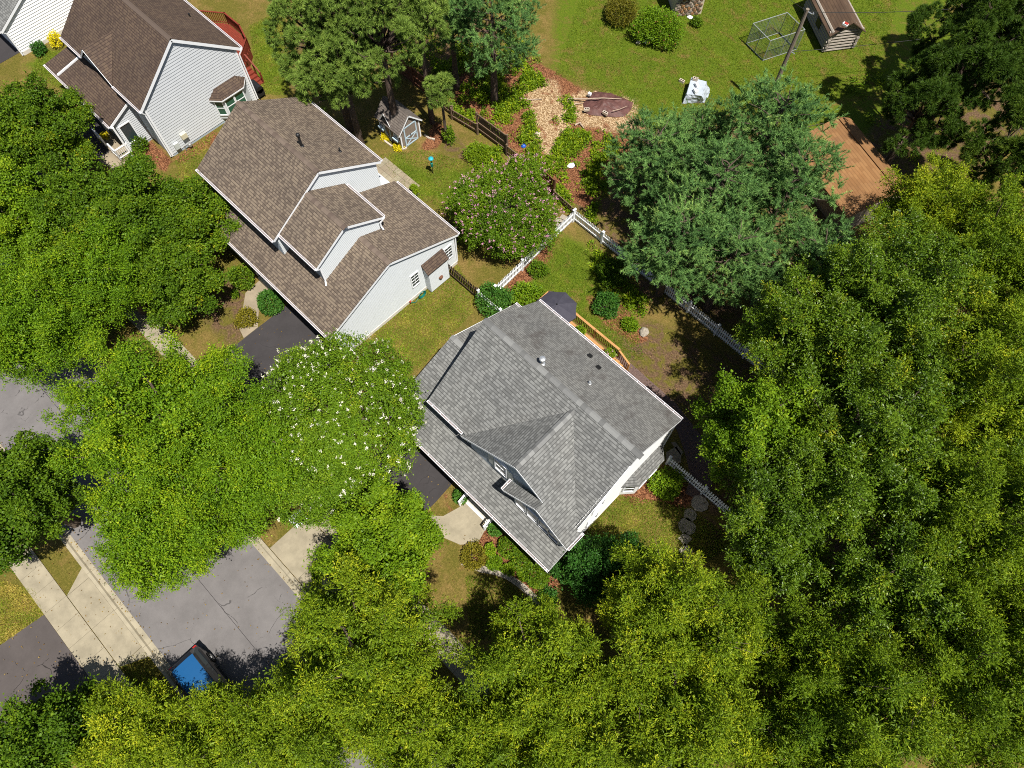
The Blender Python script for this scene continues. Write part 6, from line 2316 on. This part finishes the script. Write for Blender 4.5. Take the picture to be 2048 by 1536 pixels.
G_ST, G_R = 'street trees', 'big oaks on the right'
TREES = [
    # label, (px, py, z, rpx), rz, species, opts
    ('dark maple by the front of the blue grey house', (-46.62, 2.40, 4.20, 3.55), 3.0, 'maple', {}),
    ('dark maple spreading left of the brown roofed house', (-36.14, 2.32, 4.50, 4.52), 3.4, 'maple', {}),
    ('maple crowding the front eave of the brown roofed house', (-33.95, 5.95, 3.60, 2.83), 2.6, 'maple', {}),
    ('maple with brown tinged leaves above the dry front garden', (-30.99, 2.32, 3.40, 2.87), 2.8, 'maple', dict(tintb=-0.02)),
    ('bright green maple at the left edge beside the dark maple', (-39.77, -1.76, 5.00, 3.92), 3.4, 'lime', dict(tintb=-0.06)),
    ('bright green elm hanging over the grey road at the left edge', (-32.55, -4.33, 5.00, 3.94), 3.2, 'elm', dict(tips=0.06)),
    ('elm between the left edge and the big street elm', (-33.14, -0.13, 4.60, 3.23), 3.0, 'elm', dict(tips=0.04, tintb=-0.06)),
    ('biggest bright elm spreading over the street on the left', (-21.54, -3.03, 6.20, 5.21), 3.8, 'elm', dict(tips=0.2, tintb=0.05)),
    ('lower elm bough tree hanging over the road kerb', (-17.93, -6.49, 4.60, 3.50), 2.6, 'elm', dict(tips=0.08, base=(-21.5, -3.2))),
    ('elm with yellow tips touching the white flowering tree', (-17.43, -1.44, 5.00, 3.60), 3.2, 'elm', dict(tips=0.08, tintb=-0.03)),
    ('dark green tree at the left edge below the road', (-24.22, -10.65, 5.00, 3.40), 3.6, 'maple', dict(tips=0.0, tintb=-0.05)),
    ('bright leafy tree over the front walk of the grey house', (-9.33, 0.70, 5.00, 3.14), 3.2, 'lime', dict(tips=0.12, tintb=0.04)),
    ('yellow green willow oak over the street, lower middle left', (-6.15, -3.30, 6.50, 4.08), 4.0, 'oak', dict(tips=0.25, tintb=0.05)),
    ('yellow green willow oak reaching the bottom edge left of centre', (-2.44, -4.02, 5.50, 2.62), 3.2, 'oak', dict(tips=0.2, tintb=0.0)),
    ('small yellow tipped oak beside the parked car', (-8.13, -10.11, 3.60, 2.57), 2.5, 'oak', dict(tips=0.3, tintb=0.06)),
    ('small yellow tipped oak left of the parked car', (-11.43, -13.06, 3.40, 2.54), 2.4, 'oak', dict(tips=0.25, tintb=0.06)),
    ('dark round leaved tree in the bottom left corner', (-14.48, -16.19, 3.40, 2.49), 2.6, 'maple', dict(tintb=-0.06)),
    ('willow oak at the bottom edge right of the small oaks by the car', (-5.69, -7.49, 5.20, 2.85), 3.2, 'oak', dict(tips=0.2, tintb=0.02)),
    ('tall oak beyond the right edge, level with the white fence', (7.02, 30.43, 8.00, 3.05), 4.2, 'oak', dict(tips=0.12)),
    ('oak filling the gap at the right edge between the two big oaks', (9.98, 25.09, 6.50, 2.71), 3.8, 'gloss', dict(tips=0.1)),
    ('oak at the right edge above the lower right corner', (13.56, 18.67, 6.50, 2.83), 4.0, 'oak', dict(tips=0.1, tintb=-0.04)),
    ('willow oak in front of the curved stone edging', (-0.07, 1.71, 5.50, 3.15), 3.4, 'oak', dict(tips=0.22, tintb=0.03)),
    ('willow oak at the bottom edge left of centre, below the curved edging', (0.24, -2.10, 5.00, 2.46), 3.0, 'oak', dict(tips=0.2)),
    ('willow oak at the bottom edge, right of centre', (2.70, 0.58, 5.00, 3.42), 3.2, 'oak', dict(tips=0.22, tintb=0.02)),
    ('open crowned willow oak right of the curved edging', (2.35, 7.62, 6.00, 3.09), 3.6, 'oak', dict(tips=0.2, tintb=0.02)),
    ('willow oak below the stepping stones', (4.94, 8.53, 5.60, 2.86), 3.6, 'oak', dict(tips=0.2, tintb=0.02)),
    ('willow oak at the bottom edge below the stepping stones', (5.65, 4.62, 6.00, 3.57), 3.6, 'oak', dict(tips=0.2, tintb=0.03)),
    ('dark green dogwood at the right front corner of the grey house', (-1.43, 7.43, 2.40, 1.87), 1.7, 'dogwood', {}),
    ('dark dogwood beyond the edging, between the oaks and the grey house', (-0.39, 8.76, 2.60, 1.81), 1.9, 'dogwood', dict(tintb=0.02)),
    ('silvery glossy tree at the end of the white fence', (-0.45, 23.44, 7.00, 3.92), 4.2, 'gloss', dict(tips=0.1, tintb=0.02)),
    ('bright tree leaning towards the rear corner of the grey house', (-0.27, 16.92, 7.00, 2.77), 3.8, 'lime', dict(tintb=-0.1)),
    ('big oak filling the right side behind the silvery tree', (0.62, 26.62, 8.00, 4.92), 4.6, 'gloss', dict(tips=0.12, tintb=0.02)),
    ('yellow green oak in front of the outbuilding roof', (-0.77, 34.83, 6.50, 3.32), 3.6, 'oak', dict(tips=0.3, tintb=0.06)),
    ('oak at the upper right edge below the dark pine', (3.29, 34.02, 7.50, 4.08), 4.4, 'oak', dict(tips=0.15, tintb=-0.02)),
    ('big oak at the right edge, upper of two', (6.61, 26.15, 8.00, 4.43), 4.6, 'oak', dict(tips=0.12, tintb=-0.01)),
    ('glossy oak in the middle of the right hand wood', (4.46, 19.70, 8.00, 4.27), 4.6, 'gloss', dict(tips=0.12, tintb=0.0)),
    ('green oak left of the middle in the right hand wood', (3.23, 15.66, 6.50, 3.25), 4.0, 'gloss', dict(tips=0.1, tintb=-0.03)),
    ('young oak beside the fence end on the right', (4.70, 13.96, 4.50, 2.35), 3.0, 'gloss', dict(tips=0.1, tintb=-0.08)),
    ('big oak at the right edge, lower of two', (9.87, 19.67, 8.00, 4.18), 4.6, 'oak', dict(tips=0.12, tintb=-0.02)),
    ('oak in the lower right wood with bare ground showing beside it', (9.21, 15.63, 6.50, 3.20), 4.0, 'gloss', dict(tips=0.12, tintb=-0.03)),
    ('willow leaved oak filling the lower right corner', (13.44, 14.15, 7.50, 3.90), 4.4, 'oak', dict(tips=0.1, tintb=-0.05)),
    ('willow leaved oak at the bottom edge, far right but one', (10.81, 10.23, 7.50, 3.43), 4.2, 'oak', dict(tips=0.1, tintb=-0.05)),
    ('dark willow leaved oak between the wood and the yellow oaks', (8.36, 10.39, 5.50, 2.71), 3.6, 'oak', dict(tips=0.05, tintb=-0.12)),
    ('willow leaved oak at the bottom edge beside the yellow oaks', (9.92, 7.45, 6.00, 2.78), 3.6, 'oak', dict(tips=0.06, tintb=-0.1)),
]
for i, (lab, (x, y, z, r), rz, sp, kw) in enumerate(TREES):
    kw = dict(kw)
    rng = random.Random(i)
    tree(lab, (x, y, z), (r * rng.uniform(0.95, 1.06), r * rng.uniform(0.95, 1.06), rz * 1.05), sp, 100 + i, name={'elm': 'elm_tree', 'oak': 'oak_tree', 'gloss': 'oak_tree', 'maple': 'maple_tree', 'lime': 'maple_tree', 'dogwood': 'dogwood_tree'}[sp], **kw)

# crape myrtles with their blossoms
x, y, z, r = (-16.80, 3.49, 3.60, 4.01)
tree('round crape myrtle dotted with white blossoms between the two houses', (x, y, z), (r, r, 3.3), 'myrtle', 300, name='crape_myrtle', blossom=('white_flower', 520, 0.14, -0.05), lobes=26)
x, y, z, r = (-15.68, 0.49, 3.20, 2.69)
tree('low green crape myrtle below the white flowering one', (x, y, z), (r, r * 0.95, 2.4), 'myrtle', 303, name='crape_myrtle', blossom=('white_flower', 12, 0.18, 0.2), lobes=18)
x, y, z, r = (-20.65, 20.34, 2.60, 2.98)
tree('round crape myrtle covered in pink blossoms behind the brown house', (x, y, z), (r, r, 2.5), 'myrtle', 301, name='crape_myrtle', blossom=('pink_flower', 520, 0.125, -0.1), lobes=22, tintb=-0.03)

# pines
PUFF = [
    ('puffy pitch pine nearest the brown roof', (-33.54, 18.69, 6.50, 2.83), 3.4, 190),
    ('puffy pitch pine at the top edge left of centre', (-35.39, 19.18, 8.50, 2.97), 4.0, 210),
    ('puffy pitch pine in the middle of the top pines', (-32.41, 21.25, 9.00, 3.02), 4.0, 230),
    ('thin pitch pine with bare trunks behind the shed', (-31.62, 23.86, 9.00, 2.03), 3.0, 110),
    ('drooping pine bough tree over the playhouse shed', (-29.50, 23.33, 4.60, 0.87), 1.0, 34),
]
for i, (lab, (x, y, z, r), rz, npf) in enumerate(PUFF):
    tree(lab, (x, y, z), (r, r, rz), 'pine', 400 + i, name='pine_tree', kind='puff', bark='bark_pine', group='pines behind the brown roofed house')
PL_ = [
    ('blue green white pine tree left of the top lawn', (-29.72, 28.48, 6.50, 3.17), 4.2, 0.0),
    ('blue green white pine, second from the top lawn corner', (-32.78, 27.49, 6.50, 2.36), 3.6, -0.03),
    ('blue green white pine beside the maroon tarp', (-15.19, 27.98, 4.50, 3.00), 3.4, 0.0),
    ('yellowish young white pine under the silver tarp hutch', (-14.61, 31.74, 4.00, 2.35), 2.8, 0.03),
    ('large blue green white pine below the utility pole', (-10.54, 32.64, 6.20, 3.42), 4.4, 0.05),
    ('tall blue green white pine covering the outbuilding roof edge', (-7.49, 30.31, 6.00, 2.96), 4.2, 0.04),
    ('dense white pine in the middle of the pine group', (-10.45, 27.86, 5.50, 3.36), 3.8, 0.0),
    ('white pine overhanging the white picket fence', (-10.24, 24.22, 5.00, 2.89), 3.2, 0.02),
    ('white pine with yellow green tips at the lower right of the group', (-7.30, 25.43, 5.00, 2.68), 3.0, 0.08),
    ('shaded white pine between the group and the silvery tree', (-3.76, 28.98, 4.50, 2.51), 3.0, -0.05),
]
for i, (lab, (x, y, z, r), rz, tb) in enumerate(PL_):
    tree(lab, (x, y, z), (r, r, rz), 'white_pine', 500 + i, name='white_pine', kind='plume', bark='bark_pine', lobes=int(26 + 5 * r), tintb=tb, group='blue green white pines')
DK = [
    ('dark loose pine in the top right corner', (-5.23, 46.87, 7.00, 4.15), 4.2, 0.0),
    ('dark pine at the right edge of the top lawn', (-5.49, 43.70, 5.50, 2.74), 3.4, 0.0),
    ('sunlit green pine at the far right edge', (0.35, 43.98, 5.00, 2.83), 3.4, 0.16),
    ('dark pine tree cut by the top right edge', (-5.30, 53.84, 7.00, 4.00), 4.0, 0.0),
]
for i, (lab, (x, y, z, r), rz, tb) in enumerate(DK):
    tree(lab, (x, y, z), (r, r, rz), 'dark_pine', 600 + i, name='pine_tree', kind='puff', bark='bark_pine', group='dark pines in the top right corner', tintb=tb, lobes=16)

# ---------------------------------------------------------------- shrubs
def shrub(label, c, rad, sp, seed, group=None, tint=0.0, ball=False, name='shrub', blossom=None):
    t = thing(name, label, 'shrub', (c[0], c[1], 0), group)
    rng = np.random.default_rng(seed)
    rx, ry, rz = rad
    s = SPEC[sp] if sp in SPEC else dict(L=0.1, W=0.06)
    L, W = min(s['L'], 0.11), min(s['W'], 0.075)
    N = int(math.pi * rx * ry * (190 if ball else 120) * 2.2 + 60)
    d = rand_dir(rng, N, -0.25)
    nb = 9
    if ball:
        rr = rng.uniform(0.82, 1.0, N)
    else:
        lob = rand_dir(rng, nb, 0.0)
        rr = rng.uniform(0.55, 1.0, N) * (0.72 + 0.38 * np.max(np.clip(d @ lob.T, 0, 1) ** 6, axis=1))
    p = d * rr[:, None] * np.array([rx, ry, rz]) + np.array([0, 0, rz * 0.45])
    p[:, 2] = np.maximum(p[:, 2], 0.03)
    n = 4
    pos = p[:, None, :] + rng.normal(0, 0.045, (N, n, 3))
    ax = nrmz(d[:, None, :] * 0.8 + rng.normal(0, 0.7, (N, n, 3)))
    nr = nrmz(rng.normal(0, 0.6, (N, n, 3)) + np.array([0, 0, 0.8]))
    ti = 0.42 + tint + rng.normal(0, 0.1, (N, 1)) + rng.normal(0, 0.14, (N, n))
    me = leaves_mesh('foliage', pos.reshape(-1, 3), ax.reshape(-1, 3), nr.reshape(-1, 3), (L * rng.uniform(0.7, 1.2, (N, n))).ravel(), (W * rng.uniform(0.8, 1.2, (N, n))).ravel(), ti.ravel(), LM[sp])
    link('foliage', me, t)
    st = MB()
    for k in range(5):
        q = rand_dir(rng, 1, 0.3)[0] * np.array([rx, ry, rz]) * 0.6
        limb(st, (0, 0, 0), (q[0], q[1], q[2] + rz * 0.3), 0.03, 0.01, rng, 3)
    obj('stems', st, M['bark'], t, local=True)
    if blossom:
        m, k = blossom
        idx = rng.choice(N, k)
        q = p[idx] + d[idx] * 0.06
        q = np.repeat(q, 5, 0) + rng.normal(0, 0.03, (k * 5, 3))
        bm = leaves_mesh('blossoms', q, rng.normal(0, 1, (k * 5, 3)), rng.normal(0, 1, (k * 5, 3)), np.full(k * 5, 0.09), np.full(k * 5, 0.08), np.zeros(k * 5), LM[m] if m in LM else M[m])
        link('blossoms', bm, t)['kind'] = 'stuff'
    return t


GB = 'clipped bushes in the front bed'
SH = [
    ('round clipped bush at the corner of the porch and driveway', (-9.67, 5.68, 0.50, 0.40), 0.5, 'dogwood', True, 0.35, GB),
    ('small round clipped bush beside the porch steps', (-6.93, 5.71, 0.40, 0.36), 0.45, 'dogwood', True, 0.4, GB),
    ('largest clipped bush in the row under the porch eave', (-5.68, 5.56, 0.45, 0.61), 0.5, 'maple', True, 0.1, GB),
    ('clipped bush third along the row under the porch eave', (-4.57, 5.53, 0.45, 0.58), 0.5, 'maple', True, 0.1, GB),
    ('clipped bush at the end of the row near the terracotta bowl', (-3.49, 5.51, 0.45, 0.65), 0.5, 'maple', True, 0.05, GB),
    ('lime green low bush behind the largest clipped bush', (-6.33, 4.69, 0.30, 0.36), 0.35, 'lime', False, 0.15, GB),
    ('green low bush nearest the curved edging on the left', (-5.67, 4.38, 0.30, 0.41), 0.35, 'lime', True, -0.05, GB),
    ('lime green low bush nearest the curved edging on the right', (-4.82, 4.69, 0.30, 0.41), 0.35, 'lime', False, 0.15, GB),
    ('tiny lime tuft beside the end of the edging bushes', (-4.02, 4.96, 0.20, 0.27), 0.25, 'lime', False, 0.1, GB),
    ('wide olive brown low juniper at the left of the curved edging', (-6.72, 3.76, 0.50, 0.93), 0.45, 'olive', False, 0.0, None),
    ('flowering low plant at the right end of the curved edging', (-2.22, 5.12, 0.30, 0.59), 0.4, 'dogwood', False, 0.1, None),
    ('leafy shrub at the rear corner of the grey house, left of two', (-17.30, 16.12, 0.90, 1.28), 1.0, 'dogwood', False, 0.3, None),
    ('leafy bright shrub at the rear corner of the grey house, right of two', (-15.98, 17.87, 0.80, 1.22), 0.9, 'lime', False, 0.0, None),
    ('tall green shrub at the porch of the brown roofed house', (-30.31, 5.76, 0.90, 0.97), 1.0, 'maple', False, 0.1, None),
    ('dense round yew beside the driveway of the brown roofed house', (-27.53, 5.93, 0.80, 0.80), 0.95, 'dogwood', True, 0.25, None),
    ('olive azalea in the dry front garden', (-27.86, 4.11, 0.50, 0.80), 0.55, 'olive', False, 0.0, None),
    ('bright green shrub below the bay beside the white fence', (-1.65, 14.39, 0.60, 1.09), 0.7, 'lime', False, 0.05, None),
    ('bush with orange flowers in front of the stone cottage', (-25.59, 42.23, 1.30, 2.13), 1.5, 'lime', False, -0.1, None),
    ('greyish bush at the top edge left of the stone cottage', (-28.94, 41.70, 1.20, 1.57), 1.3, 'olive', False, -0.25, None),
    ('small green bush on the right side of the stone cottage', (-24.10, 45.65, 0.40, 0.56), 0.4, 'maple', False, 0.0, None),
    ('yellow bush against the white house at the top left', (-58.41, 8.81, 0.70, 0.62), 0.8, 'yellow', False, 0.0, None),
    ('spiky green shrub at the foot of the white house wall', (-58.66, 7.39, 0.50, 0.62), 0.6, 'dogwood', False, 0.1, None),
    ('yellow bush at the porch of the blue grey house', (-47.39, 6.08, 0.40, 0.40), 0.4, 'yellow', False, 0.0, None),
    ('yellow flowers along the shed, rear clump', (-32.98, 20.46, 0.20, 0.33), 0.22, 'yellow', False, 0.0, None),
    ('yellow flowers along the shed, front clump', (-31.60, 20.49, 0.20, 0.40), 0.22, 'yellow', False, 0.0, None),
    ('young tree in the dark bed beside the shed', (-29.41, 23.55, 0.70, 0.54), 1.0, 'maple', False, 0.1, None),
    ('shrub in the garden bed behind the deck, left one', (-11.99, 20.97, 0.70, 1.02), 0.8, 'dogwood', False, 0.2, None),
    ('yellow green shrub in the mulch behind the deck', (-9.97, 20.99, 0.40, 0.57), 0.5, 'lime', False, 0.0, None),
    ('dark shrub under the pines beside the white fence', (-13.41, 23.11, 0.60, 1.24), 0.7, 'maple', False, -0.1, None),
    ('green shrub beside the pink flowering tree', (-26.86, 23.91, 0.50, 1.07), 0.7, 'weed', False, 0.0, None),
    ('grey green shrub below the pink flowering tree', (-17.03, 19.93, 0.50, 0.72), 0.6, 'maple', False, 0.0, None),
    ('climber at the corner of the blue grey house porch', (-44.81, 7.50, 0.60, 0.65), 0.8, 'maple', False, -0.05, None),
    ('small leafy plant in the pot on the honey deck', (-11.76, 18.16, 0.95, 0.28), 0.2, 'lime', False, 0.0, None),
    ('pink and lime plant at the deck steps', (-9.39, 18.29, 0.95, 0.31), 0.22, 'lime', False, 0.1, None),
    ('plant in the larger pot on the rear patio', (-27.89, 18.69, 0.35, 0.24), 0.18, 'weed', False, 0.1, None),
    ('plant in the smaller pot on the rear patio', (-27.50, 18.52, 0.30, 0.21), 0.15, 'weed', False, 0.15, None),
    ('thin plant in the pot by the front walk', (-29.75, 4.73, 0.40, 0.23), 0.2, 'maple', False, 0.1, None),
]
for i, (lab, (x, y, z, r), rz, sp, ball, ti, grp) in enumerate(SH):
    bl = None
    if 'orange' in lab:
        bl = ('terracotta', 40)
    if 'pink and lime' in lab:
        bl = ('pink_flower', 14)
    o = shrub(lab, (x, y, 0), (r, r * 0.95, rz), sp, 700 + i, grp, ti, ball, 'bush' if ball else 'shrub', bl)
    if 'plant in' in lab or 'pink and lime' in lab:
        o.name = 'potted_plant'
        o['category'] = 'plant'
        o.location.z = z - rz * 0.4


# ---------------------------------------------------------------- undergrowth and grass
def scatter(poly, n, rng):
    P = np.array([p[:2] for p in poly])
    lo, hi = P.min(0), P.max(0)
    out = []
    got = 0
    while got < n:
        q = rng.uniform(lo, hi, (n * 2, 2))
        q = q[inpoly(np.c_[q, np.zeros(len(q))], poly) > 0]
        out.append(q)
        got += len(q)
    return np.concatenate(out)[:n]


def weeds():
    rng = np.random.default_rng(77)
    polys = [([(-33.21, 26.14, 0.00), (-32.16, 31.52, 0.00), (-29.33, 31.36, 0.00), (-24.91, 28.10, 0.00), (-22.49, 26.58, 0.00), (-26.70, 26.01, 0.00), (-30.78, 25.38, 0.00)], 520, 0.5),
             ([(-32.16, 31.52, 0.00), (-30.87, 33.52, 0.00), (-28.24, 32.43, 0.00), (-28.70, 31.26, 0.00), (-30.42, 30.30, 0.00)], 120, 0.4),
             ([(-23.67, 28.64, 0.00), (-23.99, 30.33, 0.00), (-21.86, 32.08, 0.00), (-19.99, 31.60, 0.00), (-18.04, 27.21, 0.00), (-20.04, 25.26, 0.00), (-22.40, 25.72, 0.00)], 420, 0.35),
             ([(-26.93, 31.58, 0.00), (-26.02, 32.82, 0.00), (-24.25, 31.43, 0.00), (-24.68, 29.99, 0.00)], 60, 0.3),
             ([(-36.42, 28.09, 0.00), (-34.86, 34.23, 0.00), (-30.04, 34.34, 0.00), (-31.79, 31.14, 0.00), (-32.57, 26.05, 0.00)], 300, 0.5),
             ([(-28.01, 23.74, 0.00), (-26.20, 25.51, 0.00), (-25.23, 24.53, 0.00), (-26.18, 22.96, 0.00)], 80, 0.5),
             ([(-22.40, 25.72, 0.00), (-18.62, 27.87, 0.00), (-16.88, 25.38, 0.00), (-19.21, 24.87, 0.00)], 130, 0.4),
             ([(-47.56, 24.17, 0.00), (-40.78, 33.26, 0.00), (-33.95, 26.84, 0.00), (-38.79, 25.02, 0.00)], 160, 0.4),
             ([(-16.29, 24.21, 0.00), (-12.28, 23.68, 0.00), (-8.70, 22.95, 0.00), (-9.16, 22.00, 0.00), (-13.93, 22.06, 0.00)], 120, 0.3),
             ([(-13.04, 48.04, 0.00), (-7.85, 55.32, 0.00), (-2.19, 47.09, 0.00), (-5.01, 44.33, 0.00)], 60, 0.3)]
    P, A, NR, LL, WW, T = [], [], [], [], [], []
    for poly, n, h in polys:
        c = scatter(poly, int(n * 1.9), rng)
        clump = np.array([mnoise.noise(Vector((x * 0.5, y * 0.5, 3))) + 0.8 * mnoise.noise(Vector((x * 1.5, y * 1.5, 7))) for x, y in c])
        c = c[clump > -0.02]
        for x, y in c:
            k = 26
            hh = h * rng.uniform(0.5, 1.4)
            rr = rng.uniform(0.18, 0.42)
            d = rand_dir(rng, k, 0.0)
            P.append(np.array([x, y, 0.02]) + d * np.array([rr, rr, hh]) * rng.uniform(0.4, 1, (k, 1)))
            A.append(d + rng.normal(0, 0.5, (k, 3)))
            NR.append(rng.normal(0, 0.5, (k, 3)) + np.array([0, 0, 1]))
            LL.append(rng.uniform(0.1, 0.2, k))
            WW.append(rng.uniform(0.06, 0.11, k))
            T.append(0.42 + rng.normal(0, 0.2) + rng.normal(0, 0.15, k))
    me = leaves_mesh('undergrowth', np.concatenate(P), np.concatenate(A), np.concatenate(NR), np.concatenate(LL), np.concatenate(WW), np.concatenate(T), LM['weed'])
    o = link('undergrowth', me)
    o['kind'] = 'stuff'
    o['label'] = 'green weeds growing over the clearing and under the pines'


weeds()


def grass():
    rng = np.random.default_rng(78)
    lawns = [([(-28.40, 33.72, 0.00), (-32.63, 41.24, 0.00), (-14.31, 60.01, 0.00), (-10.58, 50.45, 0.00), (-11.59, 45.90, 0.00), (-15.22, 39.59, 0.00), (-19.76, 34.13, 0.00), (-23.16, 35.27, 0.00)], 62000, 0.0),
             ([(-32.06, 19.12, 0.00), (-30.08, 21.71, 0.00), (-26.51, 23.28, 0.00), (-24.23, 19.36, 0.00), (-28.68, 18.02, 0.00)], 9000, 0.05),
             ([(-21.57, 9.08, 0.00), (-21.27, 16.52, 0.00), (-18.27, 15.67, 0.00), (-17.97, 14.92, 0.00), (-17.34, 9.52, 0.00), (-18.30, 9.55, 0.00)], 13000, 0.22),
             ([(-18.27, 22.85, 0.00), (-13.52, 24.11, 0.00), (-7.78, 19.85, 0.00), (-8.67, 18.98, 0.00), (-16.20, 18.23, 0.00)], 13000, 0.0),
             ([(-3.30, 9.27, 0.00), (-3.22, 12.19, 0.00), (-0.37, 14.15, 0.00), (3.30, 14.94, 0.00), (2.55, 12.28, 0.00), (-0.79, 9.38, 0.00)], 13000, 0.15),
             ([(-6.36, 2.79, 0.00), (-4.89, 4.05, 0.00), (-2.22, 4.44, 0.00), (-1.65, 2.67, 0.00), (-3.74, 0.63, 0.00)], 6000, 0.1),
             ([(-24.41, -15.26, 0.00), (-22.56, -14.19, 0.00), (-21.05, -14.47, 0.00), (-21.35, -16.96, 0.00)], 5000, 0.45),
             ([(-49.52, 20.66, 0.00), (-48.88, 23.69, 0.00), (-41.30, 18.21, 0.00), (-43.06, 16.49, 0.00)], 9000, 0.15),
             ([(-59.02, 7.47, 0.00), (-57.90, 8.57, 0.00), (-51.92, 7.10, 0.00), (-57.18, 5.54, 0.00)], 4000, 0.1),
             ([(-42.25, 8.51, 0.00), (-42.31, 12.05, 0.00), (-40.59, 9.49, 0.00), (-34.00, 6.87, 0.00), (-38.51, 7.17, 0.00)], 4000, 0.2),
             ([(-16.15, -13.25, 0.00), (-15.56, -11.64, 0.00), (-13.87, -11.69, 0.00), (-13.78, -13.28, 0.00)], 2500, 0.4)]
    P, T = [], []
    for poly, n, t in lawns:
        c = scatter(poly, n, rng)
        P.append(np.c_[c, np.full(len(c), 0.0)])
        T.append(np.full(len(c), 0.16 + t))
    P = np.concatenate(P)
    n = len(P)
    pn = np.array([mnoise.noise(Vector((x * 0.9, y * 0.9, 9))) for x, y in P[:, :2]])
    T = np.concatenate(T) + pn * 0.42 + rng.normal(0, 0.13, n)
    ax = rng.normal(0, 0.75, (n, 3)) + np.array([0, 0, 0.7])
    ax[:, 2] = np.abs(ax[:, 2])
    me = leaves_mesh('grass', P, ax, rng.normal(0, 1, (n, 3)), rng.uniform(0.07, 0.17, n), rng.uniform(0.025, 0.05, n), T, LM['grass'], tri=True)
    o = link('grass', me)
    o['kind'] = 'stuff'
    o['label'] = 'mown lawn grass with drier straw coloured patches'


grass()


def litter():
    rng = np.random.default_rng(79)
    areas = [([(-40, -11.7), (-5, -11.7), (-5, -10.9), (-40, -10.9)], 700), ([(-40, -4.7), (-5, -4.7), (-5, -3.8), (-40, -3.8)], 600),
             ([(-30, -11), (-5, -11), (-5, -4.5), (-30, -4.5)], 500), ([(-24, -20), (-15, -20), (-15, -11.8), (-24, -11.8)], 450),
             ([(-15, 0.3), (-10.6, 0.3), (-10.6, 7), (-15, 7)], 120), ([(-27, 0.3), (-21.8, 0.3), (-21.8, 6.6), (-27, 6.6)], 120),
             ([(-12, 14), (3, 14), (3, 24), (-12, 24)], 1500), ([(-8, 2), (-2, 2), (-2, 6), (-8, 6)], 300)]
    P = np.concatenate([np.c_[scatter(a, n, rng), np.full(n, 0.07)] for a, n in areas])[::2]
    n = len(P)
    me = leaves_mesh('leaf_litter', P, rng.normal(0, 1, (n, 3)) * np.array([1, 1, 0.15]), np.tile([0, 0, 1.0], (n, 1)) + rng.normal(0, 0.25, (n, 3)), rng.uniform(0.05, 0.11, n), rng.uniform(0.03, 0.07, n), rng.uniform(0.2, 1, n), LM['litter'])
    o = link('leaf_litter', me)
    o['kind'] = 'stuff'
    o['label'] = 'dry fallen leaves on road, walks and bare soil'


litter()
print('foliage triangles', TRIS[0], 'leaves set', sum(TRIS[1:]), 'objects', len(bpy.data.objects))
